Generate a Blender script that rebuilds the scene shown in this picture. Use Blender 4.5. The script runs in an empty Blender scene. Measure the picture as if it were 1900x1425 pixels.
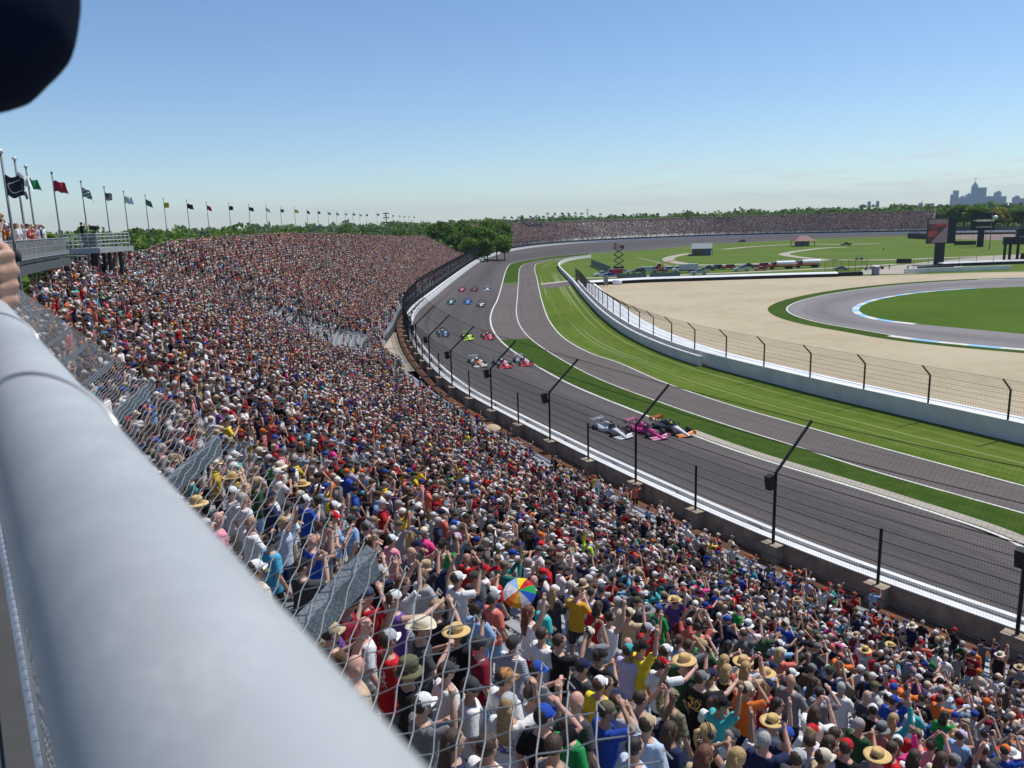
import bpy, bmesh, math, random
import numpy as np
from mathutils import Vector, Matrix, Quaternion
random.seed(7); RNG = np.random.default_rng(11)
PI = math.pi
SC = bpy.context.scene
COL = SC.collection
# ------------------------------------------------------------------ camera survey (metres; camera stands 20 m above the track)
F, CX, CY, PITCH, ROLL, H = 1482., 950., 712.5, math.radians(11.6), 0.03, 20.0
_cp, _sp, _cr, _sr = math.cos(PITCH), math.sin(PITCH), math.cos(ROLL), math.sin(ROLL)
VF = np.array([0, _cp, -_sp]); _u0 = np.array([0, _sp, _cp]); _r0 = np.array([1., 0, 0])
VR = _r0*_cr - _u0*_sr; VU = _u0*_cr + _r0*_sr
EYE = np.array([0, 0, H])
def ray(x, y): return VF + VR*((x-CX)/F) + VU*((CY-y)/F)
def gp(x, y, z=0.):
    d = ray(x, y); return EYE + d*((z-H)/d[2])
def gd(x, y, dist):
    d = ray(x, y); return EYE + d*(dist/math.hypot(d[0], d[1]))
def proj(P):
    q = np.asarray(P, float)-EYE; z = q@VF
    return CX+F*(q@VR)/z, CY-F*(q@VU)/z, z
RD = np.array([-0.56663, 0.82397, 0.]); RN = np.array([0.82397, 0.56663, 0.])   # along the upper deck's rail / out towards the track
UPV = np.array([0, 0, 1.])
# ------------------------------------------------------------------ materials
MATS = {}
def node_mat(name):
    m = bpy.data.materials.new(name); m.use_nodes = True
    nt = m.node_tree; b = nt.nodes['Principled BSDF']
    return m, nt, b
def M(name, col, rough=.6, metal=0., var=.12, scale=6., bump=0., bscale=40., coat=0., spec=None, coords='Object'):
    if name in MATS: return MATS[name]
    m, nt, b = node_mat(name)
    N, L = nt.nodes.new, nt.links.new
    tc = N('ShaderNodeTexCoord'); nz = N('ShaderNodeTexNoise'); nz.inputs['Scale'].default_value = scale; nz.inputs['Detail'].default_value = 5
    L(tc.outputs[coords], nz.inputs['Vector'])
    mx = N('ShaderNodeMix'); mx.data_type = 'RGBA'
    mx.inputs[6].default_value = (*[max(0, c*(1-var)) for c in col], 1); mx.inputs[7].default_value = (*[min(1, c*(1+var)) for c in col], 1)
    mr = N('ShaderNodeMapRange'); mr.inputs[1].default_value = .3; mr.inputs[2].default_value = .7
    L(nz.outputs['Fac'], mr.inputs[0]); L(mr.outputs[0], mx.inputs[0]); L(mx.outputs[2], b.inputs['Base Color'])
    b.inputs['Roughness'].default_value = rough; b.inputs['Metallic'].default_value = metal
    if coat: b.inputs['Coat Weight'].default_value = coat
    if spec is not None: b.inputs['Specular IOR Level'].default_value = spec
    if bump:
        n2 = N('ShaderNodeTexNoise'); n2.inputs['Scale'].default_value = bscale; n2.inputs['Detail'].default_value = 3
        L(tc.outputs[coords], n2.inputs['Vector'])
        bp = N('ShaderNodeBump'); bp.inputs['Strength'].default_value = bump; bp.inputs['Distance'].default_value = .02
        L(n2.outputs['Fac'], bp.inputs['Height']); L(bp.outputs[0], b.inputs['Normal'])
    MATS[name] = m; return m
def ground_mat(name, c1, c2, c3, s1=.08, s2=1.2, s3=14., rough=.9, bump=.3, streak=None, groove=None):
    """three scales of mottling in world metres; streak=(axis u of UV, colour, frequency) adds lines along the strip"""
    m, nt, b = node_mat(name); N, L = nt.nodes.new, nt.links.new
    g = N('ShaderNodeNewGeometry')
    def noise(s, d=4):
        n = N('ShaderNodeTexNoise'); n.inputs['Scale'].default_value = s; n.inputs['Detail'].default_value = d; L(g.outputs['Position'], n.inputs['Vector']); return n
    n1, n2, n3 = noise(s1), noise(s2), noise(s3, 2)
    def ramp(n, lo, hi):
        r = N('ShaderNodeMapRange'); r.inputs[1].default_value = lo; r.inputs[2].default_value = hi; L(n.outputs['Fac'], r.inputs[0]); return r
    m1 = N('ShaderNodeMix'); m1.data_type = 'RGBA'; m1.inputs[6].default_value = (*c1, 1); m1.inputs[7].default_value = (*c2, 1)
    L(ramp(n1, .35, .65).outputs[0], m1.inputs[0])
    m2 = N('ShaderNodeMix'); m2.data_type = 'RGBA'; m2.inputs[7].default_value = (*c3, 1)
    mm = N('ShaderNodeMath'); mm.operation = 'MULTIPLY'; L(ramp(n2, .4, .75).outputs[0], mm.inputs[0]); L(ramp(n3, .3, .7).outputs[0], mm.inputs[1])
    L(mm.outputs[0], m2.inputs[0]); L(m1.outputs[2], m2.inputs[6])
    out = m2.outputs[2]
    if streak:
        col, lo, hi, fx, fy = streak
        uv = N('ShaderNodeUVMap'); uv.uv_map = 'UVMap'
        mp = N('ShaderNodeMapping'); mp.inputs['Scale'].default_value = (fx, fy, 1); L(uv.outputs[0], mp.inputs['Vector'])
        n4 = N('ShaderNodeTexNoise'); n4.inputs['Scale'].default_value = 1; n4.inputs['Detail'].default_value = 3; L(mp.outputs[0], n4.inputs['Vector'])
        m4 = N('ShaderNodeMix'); m4.data_type = 'RGBA'; m4.inputs[7].default_value = (*col, 1)
        L(ramp(n4, lo, hi).outputs[0], m4.inputs[0]); L(out, m4.inputs[6]); out = m4.outputs[2]
    if groove:
        col, c0, c1, amt = groove; uv = N('ShaderNodeUVMap'); uv.uv_map = 'UVMap'; sp = N('ShaderNodeSeparateXYZ'); L(uv.outputs[0], sp.inputs[0])
        wv = N('ShaderNodeMath'); wv.operation = 'MULTIPLY_ADD'; wv.inputs[1].default_value = .16; L(n2.outputs['Fac'], wv.inputs[0]); L(sp.outputs['X'], wv.inputs[2])
        r0 = N('ShaderNodeMapRange'); r0.interpolation_type = 'SMOOTHSTEP'; r0.inputs[1].default_value = c0; r0.inputs[2].default_value = (c0+c1)/2; L(wv.outputs[0], r0.inputs[0]); r1 = N('ShaderNodeMapRange'); r1.interpolation_type = 'SMOOTHSTEP'; r1.inputs[1].default_value = c1; r1.inputs[2].default_value = (c0+c1)/2; L(wv.outputs[0], r1.inputs[0])
        mn = N('ShaderNodeMath'); mn.operation = 'MULTIPLY'; L(r0.outputs[0], mn.inputs[0]); L(r1.outputs[0], mn.inputs[1]); ma = N('ShaderNodeMath'); ma.operation = 'MULTIPLY'; ma.inputs[1].default_value = amt; L(mn.outputs[0], ma.inputs[0])
        m5 = N('ShaderNodeMix'); m5.data_type = 'RGBA'; m5.inputs[7].default_value = (*col, 1); L(ma.outputs[0], m5.inputs[0]); L(out, m5.inputs[6]); out = m5.outputs[2]
    L(out, b.inputs['Base Color']); b.inputs['Roughness'].default_value = rough
    b.inputs['Specular IOR Level'].default_value = .02 if rough > .86 else .12
    if bump:
        bp = N('ShaderNodeBump'); bp.inputs['Strength'].default_value = bump; bp.inputs['Distance'].default_value = .05
        L(n3.outputs['Fac'], bp.inputs['Height']); L(bp.outputs[0], b.inputs['Normal'])
    MATS[name] = m; return m
def leaf_mat(name, c1, c2):
    m, nt, b = node_mat(name); N, L = nt.nodes.new, nt.links.new
    g = N('ShaderNodeNewGeometry'); mx = N('ShaderNodeMix'); mx.data_type = 'RGBA'
    mx.inputs[6].default_value = (*c1, 1); mx.inputs[7].default_value = (*c2, 1)
    n = N('ShaderNodeTexNoise'); n.inputs['Scale'].default_value = .12; L(g.outputs['Position'], n.inputs['Vector'])
    a = N('ShaderNodeMath'); a.operation = 'MULTIPLY_ADD'; a.inputs[1].default_value = .6; L(g.outputs['Random Per Island'], a.inputs[0])
    s = N('ShaderNodeMapRange'); s.inputs[1].default_value = .3; s.inputs[2].default_value = .7; s.inputs[3].default_value = -.1; s.inputs[4].default_value = .5
    L(n.outputs['Fac'], s.inputs[0]); L(s.outputs[0], a.inputs[2]); L(a.outputs[0], mx.inputs[0]); L(mx.outputs[2], b.inputs['Base Color'])
    b.inputs['Roughness'].default_value = .7; b.inputs['Specular IOR Level'].default_value = .2
    tr = N('ShaderNodeBsdfTranslucent'); L(mx.outputs[2], tr.inputs['Color'])
    ms = N('ShaderNodeMixShader'); ms.inputs[0].default_value = .25
    L(b.outputs[0], ms.inputs[1]); L(tr.outputs[0], ms.inputs[2]); L(ms.outputs[0], nt.nodes['Material Output'].inputs['Surface'])
    MATS[name] = m; return m
# ------------------------------------------------------------------ mesh building
def frame(d, up=(0, 0, 1)):
    d = np.asarray(d, float); d = d/(np.linalg.norm(d)+1e-12); up = np.asarray(up, float)
    if abs(d@up) > .98: up = np.array([1., 0, 0]) if abs(d[0]) < .9 else np.array([0, 1., 0])
    a = np.cross(d, up); a /= np.linalg.norm(a); b = np.cross(a, d); return a, b, d
class MB:
    def __init__(s): s.v = []; s.f = []; s.m = []
    def add(s, V, Fs, mi=0):
        o = len(s.v); s.v.extend([tuple(map(float, p)) for p in V]); s.f.extend([tuple(i+o for i in f) for f in Fs]); s.m.extend([mi]*len(Fs)); return s
    def box(s, c, size, rz=0., mi=0, R=None, taper=1.):
        x, y, z = [k/2 for k in size]; V = []
        for dz in (-1, 1):
            t = taper if dz > 0 else 1
            V += [(-x*t, -y*t, dz*z), (x*t, -y*t, dz*z), (x*t, y*t, dz*z), (-x*t, y*t, dz*z)]
        V = np.array(V)
        if R is None: R = np.array([[math.cos(rz), -math.sin(rz), 0], [math.sin(rz), math.cos(rz), 0], [0, 0, 1]])
        V = V@np.asarray(R).T + np.asarray(c)
        return s.add(V, [(3, 2, 1, 0), (4, 5, 6, 7), (0, 1, 5, 4), (1, 2, 6, 5), (2, 3, 7, 6), (3, 0, 4, 7)], mi)
    def rings(s, R, mi=0, cap=True, closed=False):
        n = len(R[0]); V = [p for r in R for p in r]; Fs = []
        k = len(R)
        for i in range(k if closed else k-1):
            a, b = i*n, ((i+1) % k)*n
            for j in range(n): Fs.append((a+j, a+(j+1) % n, b+(j+1) % n, b+j))
        if cap and not closed: Fs += [tuple(range(n-1, -1, -1)), tuple(range((k-1)*n, k*n))]
        return s.add(V, Fs, mi)
    def tube(s, pts, r, n=6, mi=0, cap=True, closed=False, up=(0, 0, 1)):
        pts = [np.asarray(p, float) for p in pts]; k = len(pts)
        rr = [r]*k if np.isscalar(r) else list(r); R = []
        pa = None
        for i, p in enumerate(pts):
            if closed: d = pts[(i+1) % k]-pts[i-1]
            else:
                d0 = p-pts[max(i-1, 0)]; d1 = pts[min(i+1, k-1)]-p
                d = d0/(np.linalg.norm(d0)+1e-9)+d1/(np.linalg.norm(d1)+1e-9)
            if pa is None or closed: a, b, _ = frame(d, up)
            else:
                d = d/np.linalg.norm(d); a = pa-d*(pa@d); a /= np.linalg.norm(a); b = np.cross(a, d)
            pa = a
            R.append([p + rr[i]*(math.cos(2*PI*j/n)*a + math.sin(2*PI*j/n)*b) for j in range(n)])
        return s.rings(R, mi, cap, closed)
    def ell(s, c, rad, nu=8, nv=5, mi=0, R=None, z0=-1., z1=1.):
        R3 = np.eye(3) if R is None else np.asarray(R); rg = []
        t0, t1 = math.asin(z0)*.985, math.asin(z1)*.985
        for i in range(nv):
            t = t0+(t1-t0)*i/(nv-1)
            rg.append([np.asarray(c)+R3@np.array([rad[0]*math.cos(t)*math.cos(2*PI*j/nu), rad[1]*math.cos(t)*math.sin(2*PI*j/nu), rad[2]*math.sin(t)]) for j in range(nu)])
        return s.rings(rg, mi)
    def lath(s, prof, n=12, c=(0, 0, 0), mi=0):
        c = np.asarray(c, float)
        return s.rings([[c+np.array([r*math.cos(2*PI*j/n), r*math.sin(2*PI*j/n), z]) for j in range(n)] for r, z in prof], mi)
    def prism(s, poly, z0, z1, mi=0):
        n = len(poly); V = [(p[0], p[1], z0) for p in poly]+[(p[0], p[1], z1) for p in poly]
        return s.add(V, [tuple(range(n-1, -1, -1)), tuple(range(n, 2*n))]+[(i, (i+1) % n, n+(i+1) % n, n+i) for i in range(n)], mi)
    def sweep(s, path, prof, mi=0, nrm=None, cap=True):
        """path: list of (x,y,z); prof: list of (offset to the side, height), closed outline"""
        path = np.asarray(path, float); T = np.gradient(path, axis=0); T[:, 2] = 0; T /= np.linalg.norm(T, axis=1)[:, None]
        S = np.stack([-T[:, 1], T[:, 0], 0*T[:, 0]], 1)
        return s.rings([[path[i]+S[i]*o+UPV*h for o, h in prof] for i in range(len(path))], mi, cap)
    def mesh(s, name, mats, smooth=False):
        me = bpy.data.meshes.new(name); me.from_pydata(s.v, [], s.f)
        for m in (mats if isinstance(mats, (list, tuple)) else [mats]): me.materials.append(m)
        if any(s.m): me.polygons.foreach_set('material_index', s.m)
        if smooth: me.polygons.foreach_set('use_smooth', [True]*len(s.f))
        me.update(); return me
    def obj(s, name, mats, parent=None, smooth=False, loc=None):
        o = bpy.data.objects.new(name, s.mesh(name, mats, smooth)); COL.objects.link(o)
        if parent is not None: o.parent = parent
        if loc is not None: o.location = loc
        return o
def npmesh(name, V, Fq, mats, parent=None, smooth=False):
    V = np.asarray(V, np.float32); Fq = np.asarray(Fq, np.int32); n, k = Fq.shape
    me = bpy.data.meshes.new(name); me.vertices.add(len(V)); me.vertices.foreach_set('co', V.ravel())
    me.loops.add(n*k); me.loops.foreach_set('vertex_index', Fq.ravel())
    me.polygons.add(n); me.polygons.foreach_set('loop_start', np.arange(0, n*k, k, dtype=np.int32)); me.polygons.foreach_set('loop_total', np.full(n, k, np.int32))
    for m in (mats if isinstance(mats, (list, tuple)) else [mats]): me.materials.append(m)
    if smooth: me.polygons.foreach_set('use_smooth', np.ones(n, bool))
    me.update(calc_edges=True); me.validate()
    o = bpy.data.objects.new(name, me); COL.objects.link(o)
    if parent is not None: o.parent = parent
    return o
def wires(A, B, r, n=3):
    """many straight wires at once: returns vertices and quads of n-sided prisms from A[i] to B[i]"""
    A = np.asarray(A, float); B = np.asarray(B, float); D = B-A; D /= np.linalg.norm(D, axis=1)[:, None]+1e-12
    up = np.where(np.abs(D[:, 2:3]) > .9, np.array([[1., 0, 0]]), np.array([[0, 0, 1.]]))
    a = np.cross(D, up); a /= np.linalg.norm(a, axis=1)[:, None]; b = np.cross(a, D)
    V = []
    for P in (A, B):
        for j in range(n):
            V.append(P + r*(math.cos(2*PI*j/n)*a+math.sin(2*PI*j/n)*b))
    V = np.stack(V, 1); N = len(A)
    q = np.array([(j, (j+1) % n, n+(j+1) % n, n+j) for j in range(n)])
    Fq = (q[None]+(np.arange(N)*2*n)[:, None, None]).reshape(-1, 4)
    return V.reshape(-1, 3), Fq
def wire_obj(name, segs, r, mat, parent=None, n=3):
    Vs, Fs, o = [], [], 0
    for A, B in segs:
        V, Fq = wires(A, B, r, n); Vs.append(V); Fs.append(Fq+o); o += len(V)
    return npmesh(name, np.concatenate(Vs), np.concatenate(Fs), mat, parent)
def tag(o, label=None, cat=None, group=None, kind=None):
    if label: o['label'] = label
    if cat: o['category'] = cat
    if group: o['group'] = group
    if kind: o['kind'] = kind
    return o
def empty(name, loc=(0, 0, 0), rz=0.):
    o = bpy.data.objects.new(name, None); COL.objects.link(o); o.location = loc; o.rotation_euler = (0, 0, rz); o.empty_display_size = .3; return o
KIDS = {}
def copy_tree(o, parent=None):
    c = o.copy(); COL.objects.link(c)
    if parent is not None: c.parent = parent
    for ch in [x for x in o.children]: copy_tree(ch, c)
    return c
def cat_rom(P, n=200):
    """smooth curve through points, n samples"""
    P = np.asarray(P, float); d = np.r_[0, np.cumsum(np.sqrt(np.linalg.norm(np.diff(P, axis=0), axis=1)))]
    t = np.linspace(0, d[-1], n); out = np.zeros((n, P.shape[1])); Pm = np.vstack([2*P[0]-P[1], P, 2*P[-1]-P[-2]]); dm = np.r_[-(d[1]), d, 2*d[-1]-d[-2]]
    for i, tt in enumerate(t):
        k = min(max(np.searchsorted(d, tt, side='right')-1, 0), len(P)-2)
        p0, p1, p2, p3 = Pm[k:k+4]; t0, t1, t2, t3 = dm[k:k+4]
        a1 = (t1-tt)/(t1-t0)*p0+(tt-t0)/(t1-t0)*p1; a2 = (t2-tt)/(t2-t1)*p1+(tt-t1)/(t2-t1)*p2; a3 = (t3-tt)/(t3-t2)*p2+(tt-t2)/(t3-t2)*p3
        b1 = (t2-tt)/(t2-t0)*a1+(tt-t0)/(t2-t0)*a2; b2 = (t3-tt)/(t3-t1)*a2+(tt-t1)/(t3-t1)*a3
        out[i] = (t2-tt)/(t2-t1)*b1+(tt-t1)/(t2-t1)*b2
    return out
def resample(P, step):
    P = np.asarray(P, float); d = np.r_[0, np.cumsum(np.linalg.norm(np.diff(P, axis=0), axis=1))]
    n = max(2, int(round(d[-1]/step))+1); t = np.linspace(0, d[-1], n)
    return np.stack([np.interp(t, d, P[:, k]) for k in range(P.shape[1])], 1)
def smooth(P, sig, step):
    k = int(3*sig/step); w = np.exp(-.5*(np.arange(-k, k+1)*step/sig)**2); w /= w.sum()
    Q = np.vstack([2*P[0]-P[k:0:-1], P, 2*P[-1]-P[-2:-k-2:-1]])
    return np.stack([np.convolve(Q[:, i], w, 'valid') for i in range(P.shape[1])], 1)
def traced(px, z=0., n=260): return cat_rom([gp(x, y, z)[:2] for x, y in px], n)
def extend(P, a, b):
    P = np.asarray(P); d0 = P[0]-P[2]; d0 /= np.linalg.norm(d0); d1 = P[-1]-P[-3]; d1 /= np.linalg.norm(d1)
    L = [P]
    if a: L.insert(0, np.array([P[0]+d0*a*(1-i/6) for i in range(6)]))
    if b: L.append(np.array([P[-1]+d1*b*(i+1)/6 for i in range(6)]))
    return np.vstack(L)
def nearest_on(A, B):
    """for every point of A the index of the nearest of B, never stepping back"""
    idx = np.array([np.argmin(((B-a)**2).sum(1)) for a in A]); return np.maximum.accumulate(idx)
def ribbon(name, A, B, za, zb, mat, kind='structure', parent=None, across=1):
    """sheet between two curves; UV = (share across, metres along)"""
    A = np.asarray(A)[:, :2]; B = np.asarray(B)[:, :2]; n = len(A)
    za = np.full(n, za, float) if np.isscalar(za) else za; zb = np.full(n, zb, float) if np.isscalar(zb) else zb
    V = []
    for k in range(across+1):
        t = k/across; V.append(np.c_[A*(1-t)+B*t, za*(1-t)+zb*t])
    V = np.stack(V, 1); m = across+1
    Fq = np.array([(i*m+k, i*m+k+1, (i+1)*m+k+1, (i+1)*m+k) for i in range(n-1) for k in range(across)])
    C = (A+B)/2; al = np.r_[0, np.cumsum(np.linalg.norm(np.diff(C, axis=0), axis=1))]
    o = npmesh(name, V.reshape(-1, 3), Fq, mat, parent)
    uv = o.data.uv_layers.new(name='UVMap'); li = np.empty(len(o.data.loops), np.int32); o.data.loops.foreach_get('vertex_index', li)
    uv.data.foreach_set('uv', np.stack([(li % m)/across, al[li//m]], 1).astype(np.float32).ravel())
    if kind: o['kind'] = kind
    return o
def sheet(name, poly, z, mat, kind='structure'):
    from mathutils.geometry import tessellate_polygon
    V = [Vector((p[0], p[1], z)) for p in poly]; T = tessellate_polygon([V])
    me = bpy.data.meshes.new(name); me.from_pydata([tuple(v) for v in V], [], [tuple(t) for t in T]); me.materials.append(mat); me.update()
    for p in me.polygons:
        if p.normal.z < 0: p.flip()
    o = bpy.data.objects.new(name, me); COL.objects.link(o); o['kind'] = kind; return o
def band(name, C, w, z, mat, kind='structure', parent=None):
    C = np.asarray(C)[:, :2]; T = np.gradient(C, axis=0); T /= np.linalg.norm(T, axis=1)[:, None]; S = np.c_[-T[:, 1], T[:, 0]]
    return ribbon(name, C-S*w/2, C+S*w/2, z, z, mat, kind, parent)
# ------------------------------------------------------------------ camera, sun, sky
cam = bpy.data.cameras.new('camera'); co = bpy.data.objects.new('camera', cam); COL.objects.link(co); SC.camera = co
cam.sensor_width = 36; cam.lens = 36*F/1900; cam.clip_start = .01; cam.clip_end = 30000
co.matrix_world = Matrix(((VR[0], VU[0], -VF[0], 0), (VR[1], VU[1], -VF[1], 0), (VR[2], VU[2], -VF[2], H), (0, 0, 0, 1)))
cam.dof.use_dof = True; cam.dof.focus_distance = 45; cam.dof.aperture_fstop = 11.5
SUN_AZ, SUN_EL = math.radians(62), math.radians(62)
SUNV = Vector((math.sin(SUN_AZ)*math.cos(SUN_EL), math.cos(SUN_AZ)*math.cos(SUN_EL), math.sin(SUN_EL)))
sl = bpy.data.lights.new('sun', 'SUN'); sl.energy = 5.0; sl.angle = math.radians(.53); sl.color = (1, .95, .88)
so = bpy.data.objects.new('sun', sl); COL.objects.link(so); so.rotation_euler = SUNV.to_track_quat('Z', 'Y').to_euler(); so.location = (0, 0, 60)
W = bpy.data.worlds.new('World'); SC.world = W; W.use_nodes = True
def build_sky():
    nt = W.node_tree; N, L = nt.nodes.new, nt.links.new; bg = nt.nodes['Background']
    s = N('ShaderNodeTexSky'); s.sky_type = 'NISHITA'; s.sun_disc = False; s.sun_elevation = SUN_EL; s.sun_rotation = SUN_AZ
    s.air_density = 1.0; s.dust_density = .15; s.ozone_density = 2.4; s.altitude = 220
    # thin fair-weather clouds low over the horizon
    g = N('ShaderNodeTexCoord'); sep = N('ShaderNodeSeparateXYZ'); L(g.outputs['Generated'], sep.inputs[0])
    mp = N('ShaderNodeMapping'); mp.inputs['Scale'].default_value = (5, 5, 46); L(g.outputs['Generated'], mp.inputs['Vector'])
    n = N('ShaderNodeTexNoise'); n.inputs['Scale'].default_value = 2.2; n.inputs['Detail'].default_value = 7; n.inputs['Roughness'].default_value = .62; L(mp.outputs[0], n.inputs['Vector'])
    r = N('ShaderNodeMapRange'); r.inputs[1].default_value = .52; r.inputs[2].default_value = .74; L(n.outputs['Fac'], r.inputs[0])
    z1 = N('ShaderNodeMapRange'); z1.inputs[1].default_value = .105; z1.inputs[2].default_value = .03; L(sep.outputs['Z'], z1.inputs[0])
    xr = N('ShaderNodeMapRange'); xr.inputs[1].default_value = -.25; xr.inputs[2].default_value = .35; xr.inputs[3].default_value = .15; L(sep.outputs['X'], xr.inputs[0])
    m1 = N('ShaderNodeMath'); m1.operation = 'MULTIPLY'; L(r.outputs[0], m1.inputs[0]); L(z1.outputs[0], m1.inputs[1])
    m2 = N('ShaderNodeMath'); m2.operation = 'MULTIPLY'; L(m1.outputs[0], m2.inputs[0]); L(xr.outputs[0], m2.inputs[1])
    m3 = N('ShaderNodeMath'); m3.operation = 'MULTIPLY'; m3.inputs[1].default_value = .7; L(m2.outputs[0], m3.inputs[0])
    mx = N('ShaderNodeMix'); mx.data_type = 'RGBA'; mx.inputs[7].default_value = (5.6, 5.5, 5.5, 1)
    hs = N('ShaderNodeHueSaturation'); hs.inputs['Saturation'].default_value = 1.03; tn = N('ShaderNodeMix'); tn.data_type = 'RGBA'; tn.blend_type = 'MULTIPLY'; tn.inputs[0].default_value = 1; tn.inputs[7].default_value = (.90, .985, 1.085, 1); L(s.outputs[0], tn.inputs[6]); L(tn.outputs[2], hs.inputs['Color']); L(m3.outputs[0], mx.inputs[0]); L(hs.outputs[0], mx.inputs[6]); L(mx.outputs[2], bg.inputs['Color'])
    bg.inputs['Strength'].default_value = .132
build_sky()
vs = SC.view_settings; vs.view_transform = 'Standard'; vs.look = 'None'; vs.exposure = -.17; vs.gamma = 1; vs.use_curve_mapping = False
SC.cycles.use_denoising = True; SC.cycles.max_bounces = 6; SC.cycles.diffuse_bounces = 2; SC.cycles.transparent_max_bounces = 12
# ------------------------------------------------------------------ setting: materials
G_FIELD = ground_mat('mown_grass', (.108, .160, .032), (.082, .135, .025), (.145, .19, .048), .03, .5, 8)
G_STRIP = ground_mat('strip_grass', (.048, .088, .014), (.037, .072, .011), (.082, .120, .026), .06, .8, 10)
G_VERGE = ground_mat('verge_grass', (.108, .155, .024), (.072, .120, .016), (.145, .185, .04), .05, .7, 10, streak=((.25, .29, .14), .55, .70, 15, .006))
G_LAWN = ground_mat('infield_grass', (.074, .128, .017), (.055, .104, .013), (.095, .15, .026), .05, .5, 9)
ASPH = ground_mat('track_asphalt', (.110, .096, .092), (.098, .087, .083), (.128, .114, .109), .04, .6, 20, .85, .1, streak=((.07, .063, .061), .46, .72, 11, .007), groove=((.066, .060, .059), .30, .95, .6))
ASPH2 = ground_mat('lane_asphalt', (.135, .115, .105), (.118, .102, .094), (.152, .132, .122), .05, .5, 20, .85, .1, streak=((.10, .087, .081), .5, .75, 7, .012))
ASPH3 = ground_mat('course_asphalt', (.225, .207, .203), (.195, .18, .177), (.25, .232, .228), .05, .5, 20, .85, .1, streak=((.15, .14, .138), .52, .75, 8, .015), groove=((.14, .13, .128), .25, .85, .6))
GRAVEL = ground_mat('pea_gravel', (.455, .385, .27), (.385, .32, .22), (.50, .43, .31), .05, .35, 6, .95, .5)
CONC = ground_mat('pale_concrete', (.40, .36, .30), (.34, .31, .26), (.45, .41, .35), .1, 1, 12, .9, .2)
DIRT = ground_mat('rusty_cinders', (.19, .092, .055), (.14, .07, .042), (.24, .13, .085), .2, 2, 18, .95, .5)
WHITE = M('road_paint', (.62, .60, .55), .7, var=.14, scale=.8)
# ------------------------------------------------------------------ traced survey lines
def px_line(*s): return s
L1 = traced([(1900, 1016), (1854, 993), (1639.5, 921), (1384, 842), (1284, 806), (1203, 772), (1100, 731), (1045, 706), (948, 648), (919, 619), (910.5, 595), (914, 575), (923, 557), (942.6, 495), (950, 489), (980, 482.5), (1024, 476), (1096, 470), (1180, 465), (1250, 459.5), (1350, 451.5), (1500, 444), (1600, 440.5), (1686, 437.5)])
L2 = traced([(1894, 951), (1610, 871), (1489, 832), (1350, 789), (1217, 743.5), (1100, 698), (995, 637), (967, 608), (958.5, 583), (960, 550), (962, 524), (965, 497), (971.6, 490.7), (995, 485), (1035, 479), (1096, 473)])
L3 = traced([(1900, 902), (1650, 835), (1496, 792), (1360, 753), (1236, 711), (1145, 672), (1100, 657), (1050, 630), (1021, 598), (1006, 560), (997, 520), (992.6, 495), (998, 489), (1035, 481.5), (1096, 475.5)])
LW = traced([(1900, 830.5), (1665, 774), (1500, 734), (1384, 703), (1312, 684), (1241, 660), (1169, 626.5), (1121, 592), (1086, 556), (1060, 524), (1042, 505), (1036, 496), (1041, 490), (1060, 483), (1096, 477.5)])
L1 = extend(L1, 70, 200); L2 = extend(L2, 60, 0); L3 = extend(L3, 60, 0); LW = extend(LW, 60, 0)
_w = [gp(x, y, 1.5)[:2] for x, y in [(1890, 1200), (1640, 1120), (1440, 1040), (1300, 968), (1183, 915), (1095, 870), (1022, 832), (965, 800), (918, 775), (880, 755), (845, 735), (815, 706), (790, 680), (770, 653), (757, 625), (753, 602), (765, 578), (800, 549), (850, 510), (890, 483)]]
_w += [(-7., 455.), (6., 516.), (27., 575.), (66., 624.), (130., 655.), (205., 655.), (300., 612.), (390., 545.), (480., 470.)]
_n = np.array(_w[0]); _near = [(_n[0]+math.sin(a)*0, _n[1]) for a in ()]
for k in range(1, 13):            # carry the wall on round the turn, past the frame
    a = math.radians(148 - k*1.3); _n = _n+6*np.array([math.sin(a), math.cos(a)]); _near.append(tuple(_n))
WALL = resample(cat_rom(np.array(_near[::-1]+_w), 900), 2.0)
_ws = smooth(WALL, 7, 2.); _wf = smooth(WALL, 26, 2.)
_t = np.clip((WALL[:, 1]-330)/120, 0, 1)[:, None]
WALL = resample(_ws*(1-_t)+_wf*_t, 2.0)
WT = np.gradient(WALL, axis=0); WT /= np.linalg.norm(WT, axis=1)[:, None]      # heading away from the camera
WN = np.c_[-WT[:, 1], WT[:, 0]]                                                 # outwards, to the stands
WS = np.arange(len(WALL))*2.0
S0 = WS[np.argmin(((WALL-np.array(_w[0]))**2).sum(1))]
def wall_at(s): return np.array([np.interp(s, WS, WALL[:, 0]), np.interp(s, WS, WALL[:, 1])]).T
def wn_at(s):
    n = np.array([np.interp(s, WS, WN[:, 0]), np.interp(s, WS, WN[:, 1])]).T; return n/np.linalg.norm(n, axis=-1, keepdims=True)
def off(s, o, z=None):
    p = wall_at(s)+wn_at(s)*(o[:, None] if isinstance(o, np.ndarray) and np.ndim(o) else o)
    return p if z is None else np.c_[p, np.broadcast_to(z, len(p))]
def s_of(p):
    i = np.argmin(((WALL-np.asarray(p)[:2])**2).sum(1)); d = np.asarray(p)[:2]-WALL[i]; return WS[i]+d@WT[i], d@WN[i]
S_NEAR, S_FAR0, S_FAR1 = 6., s_of((-20, 378))[0], WS[-1]
ALLS = np.arange(0, WS[-1], 4.)
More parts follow.
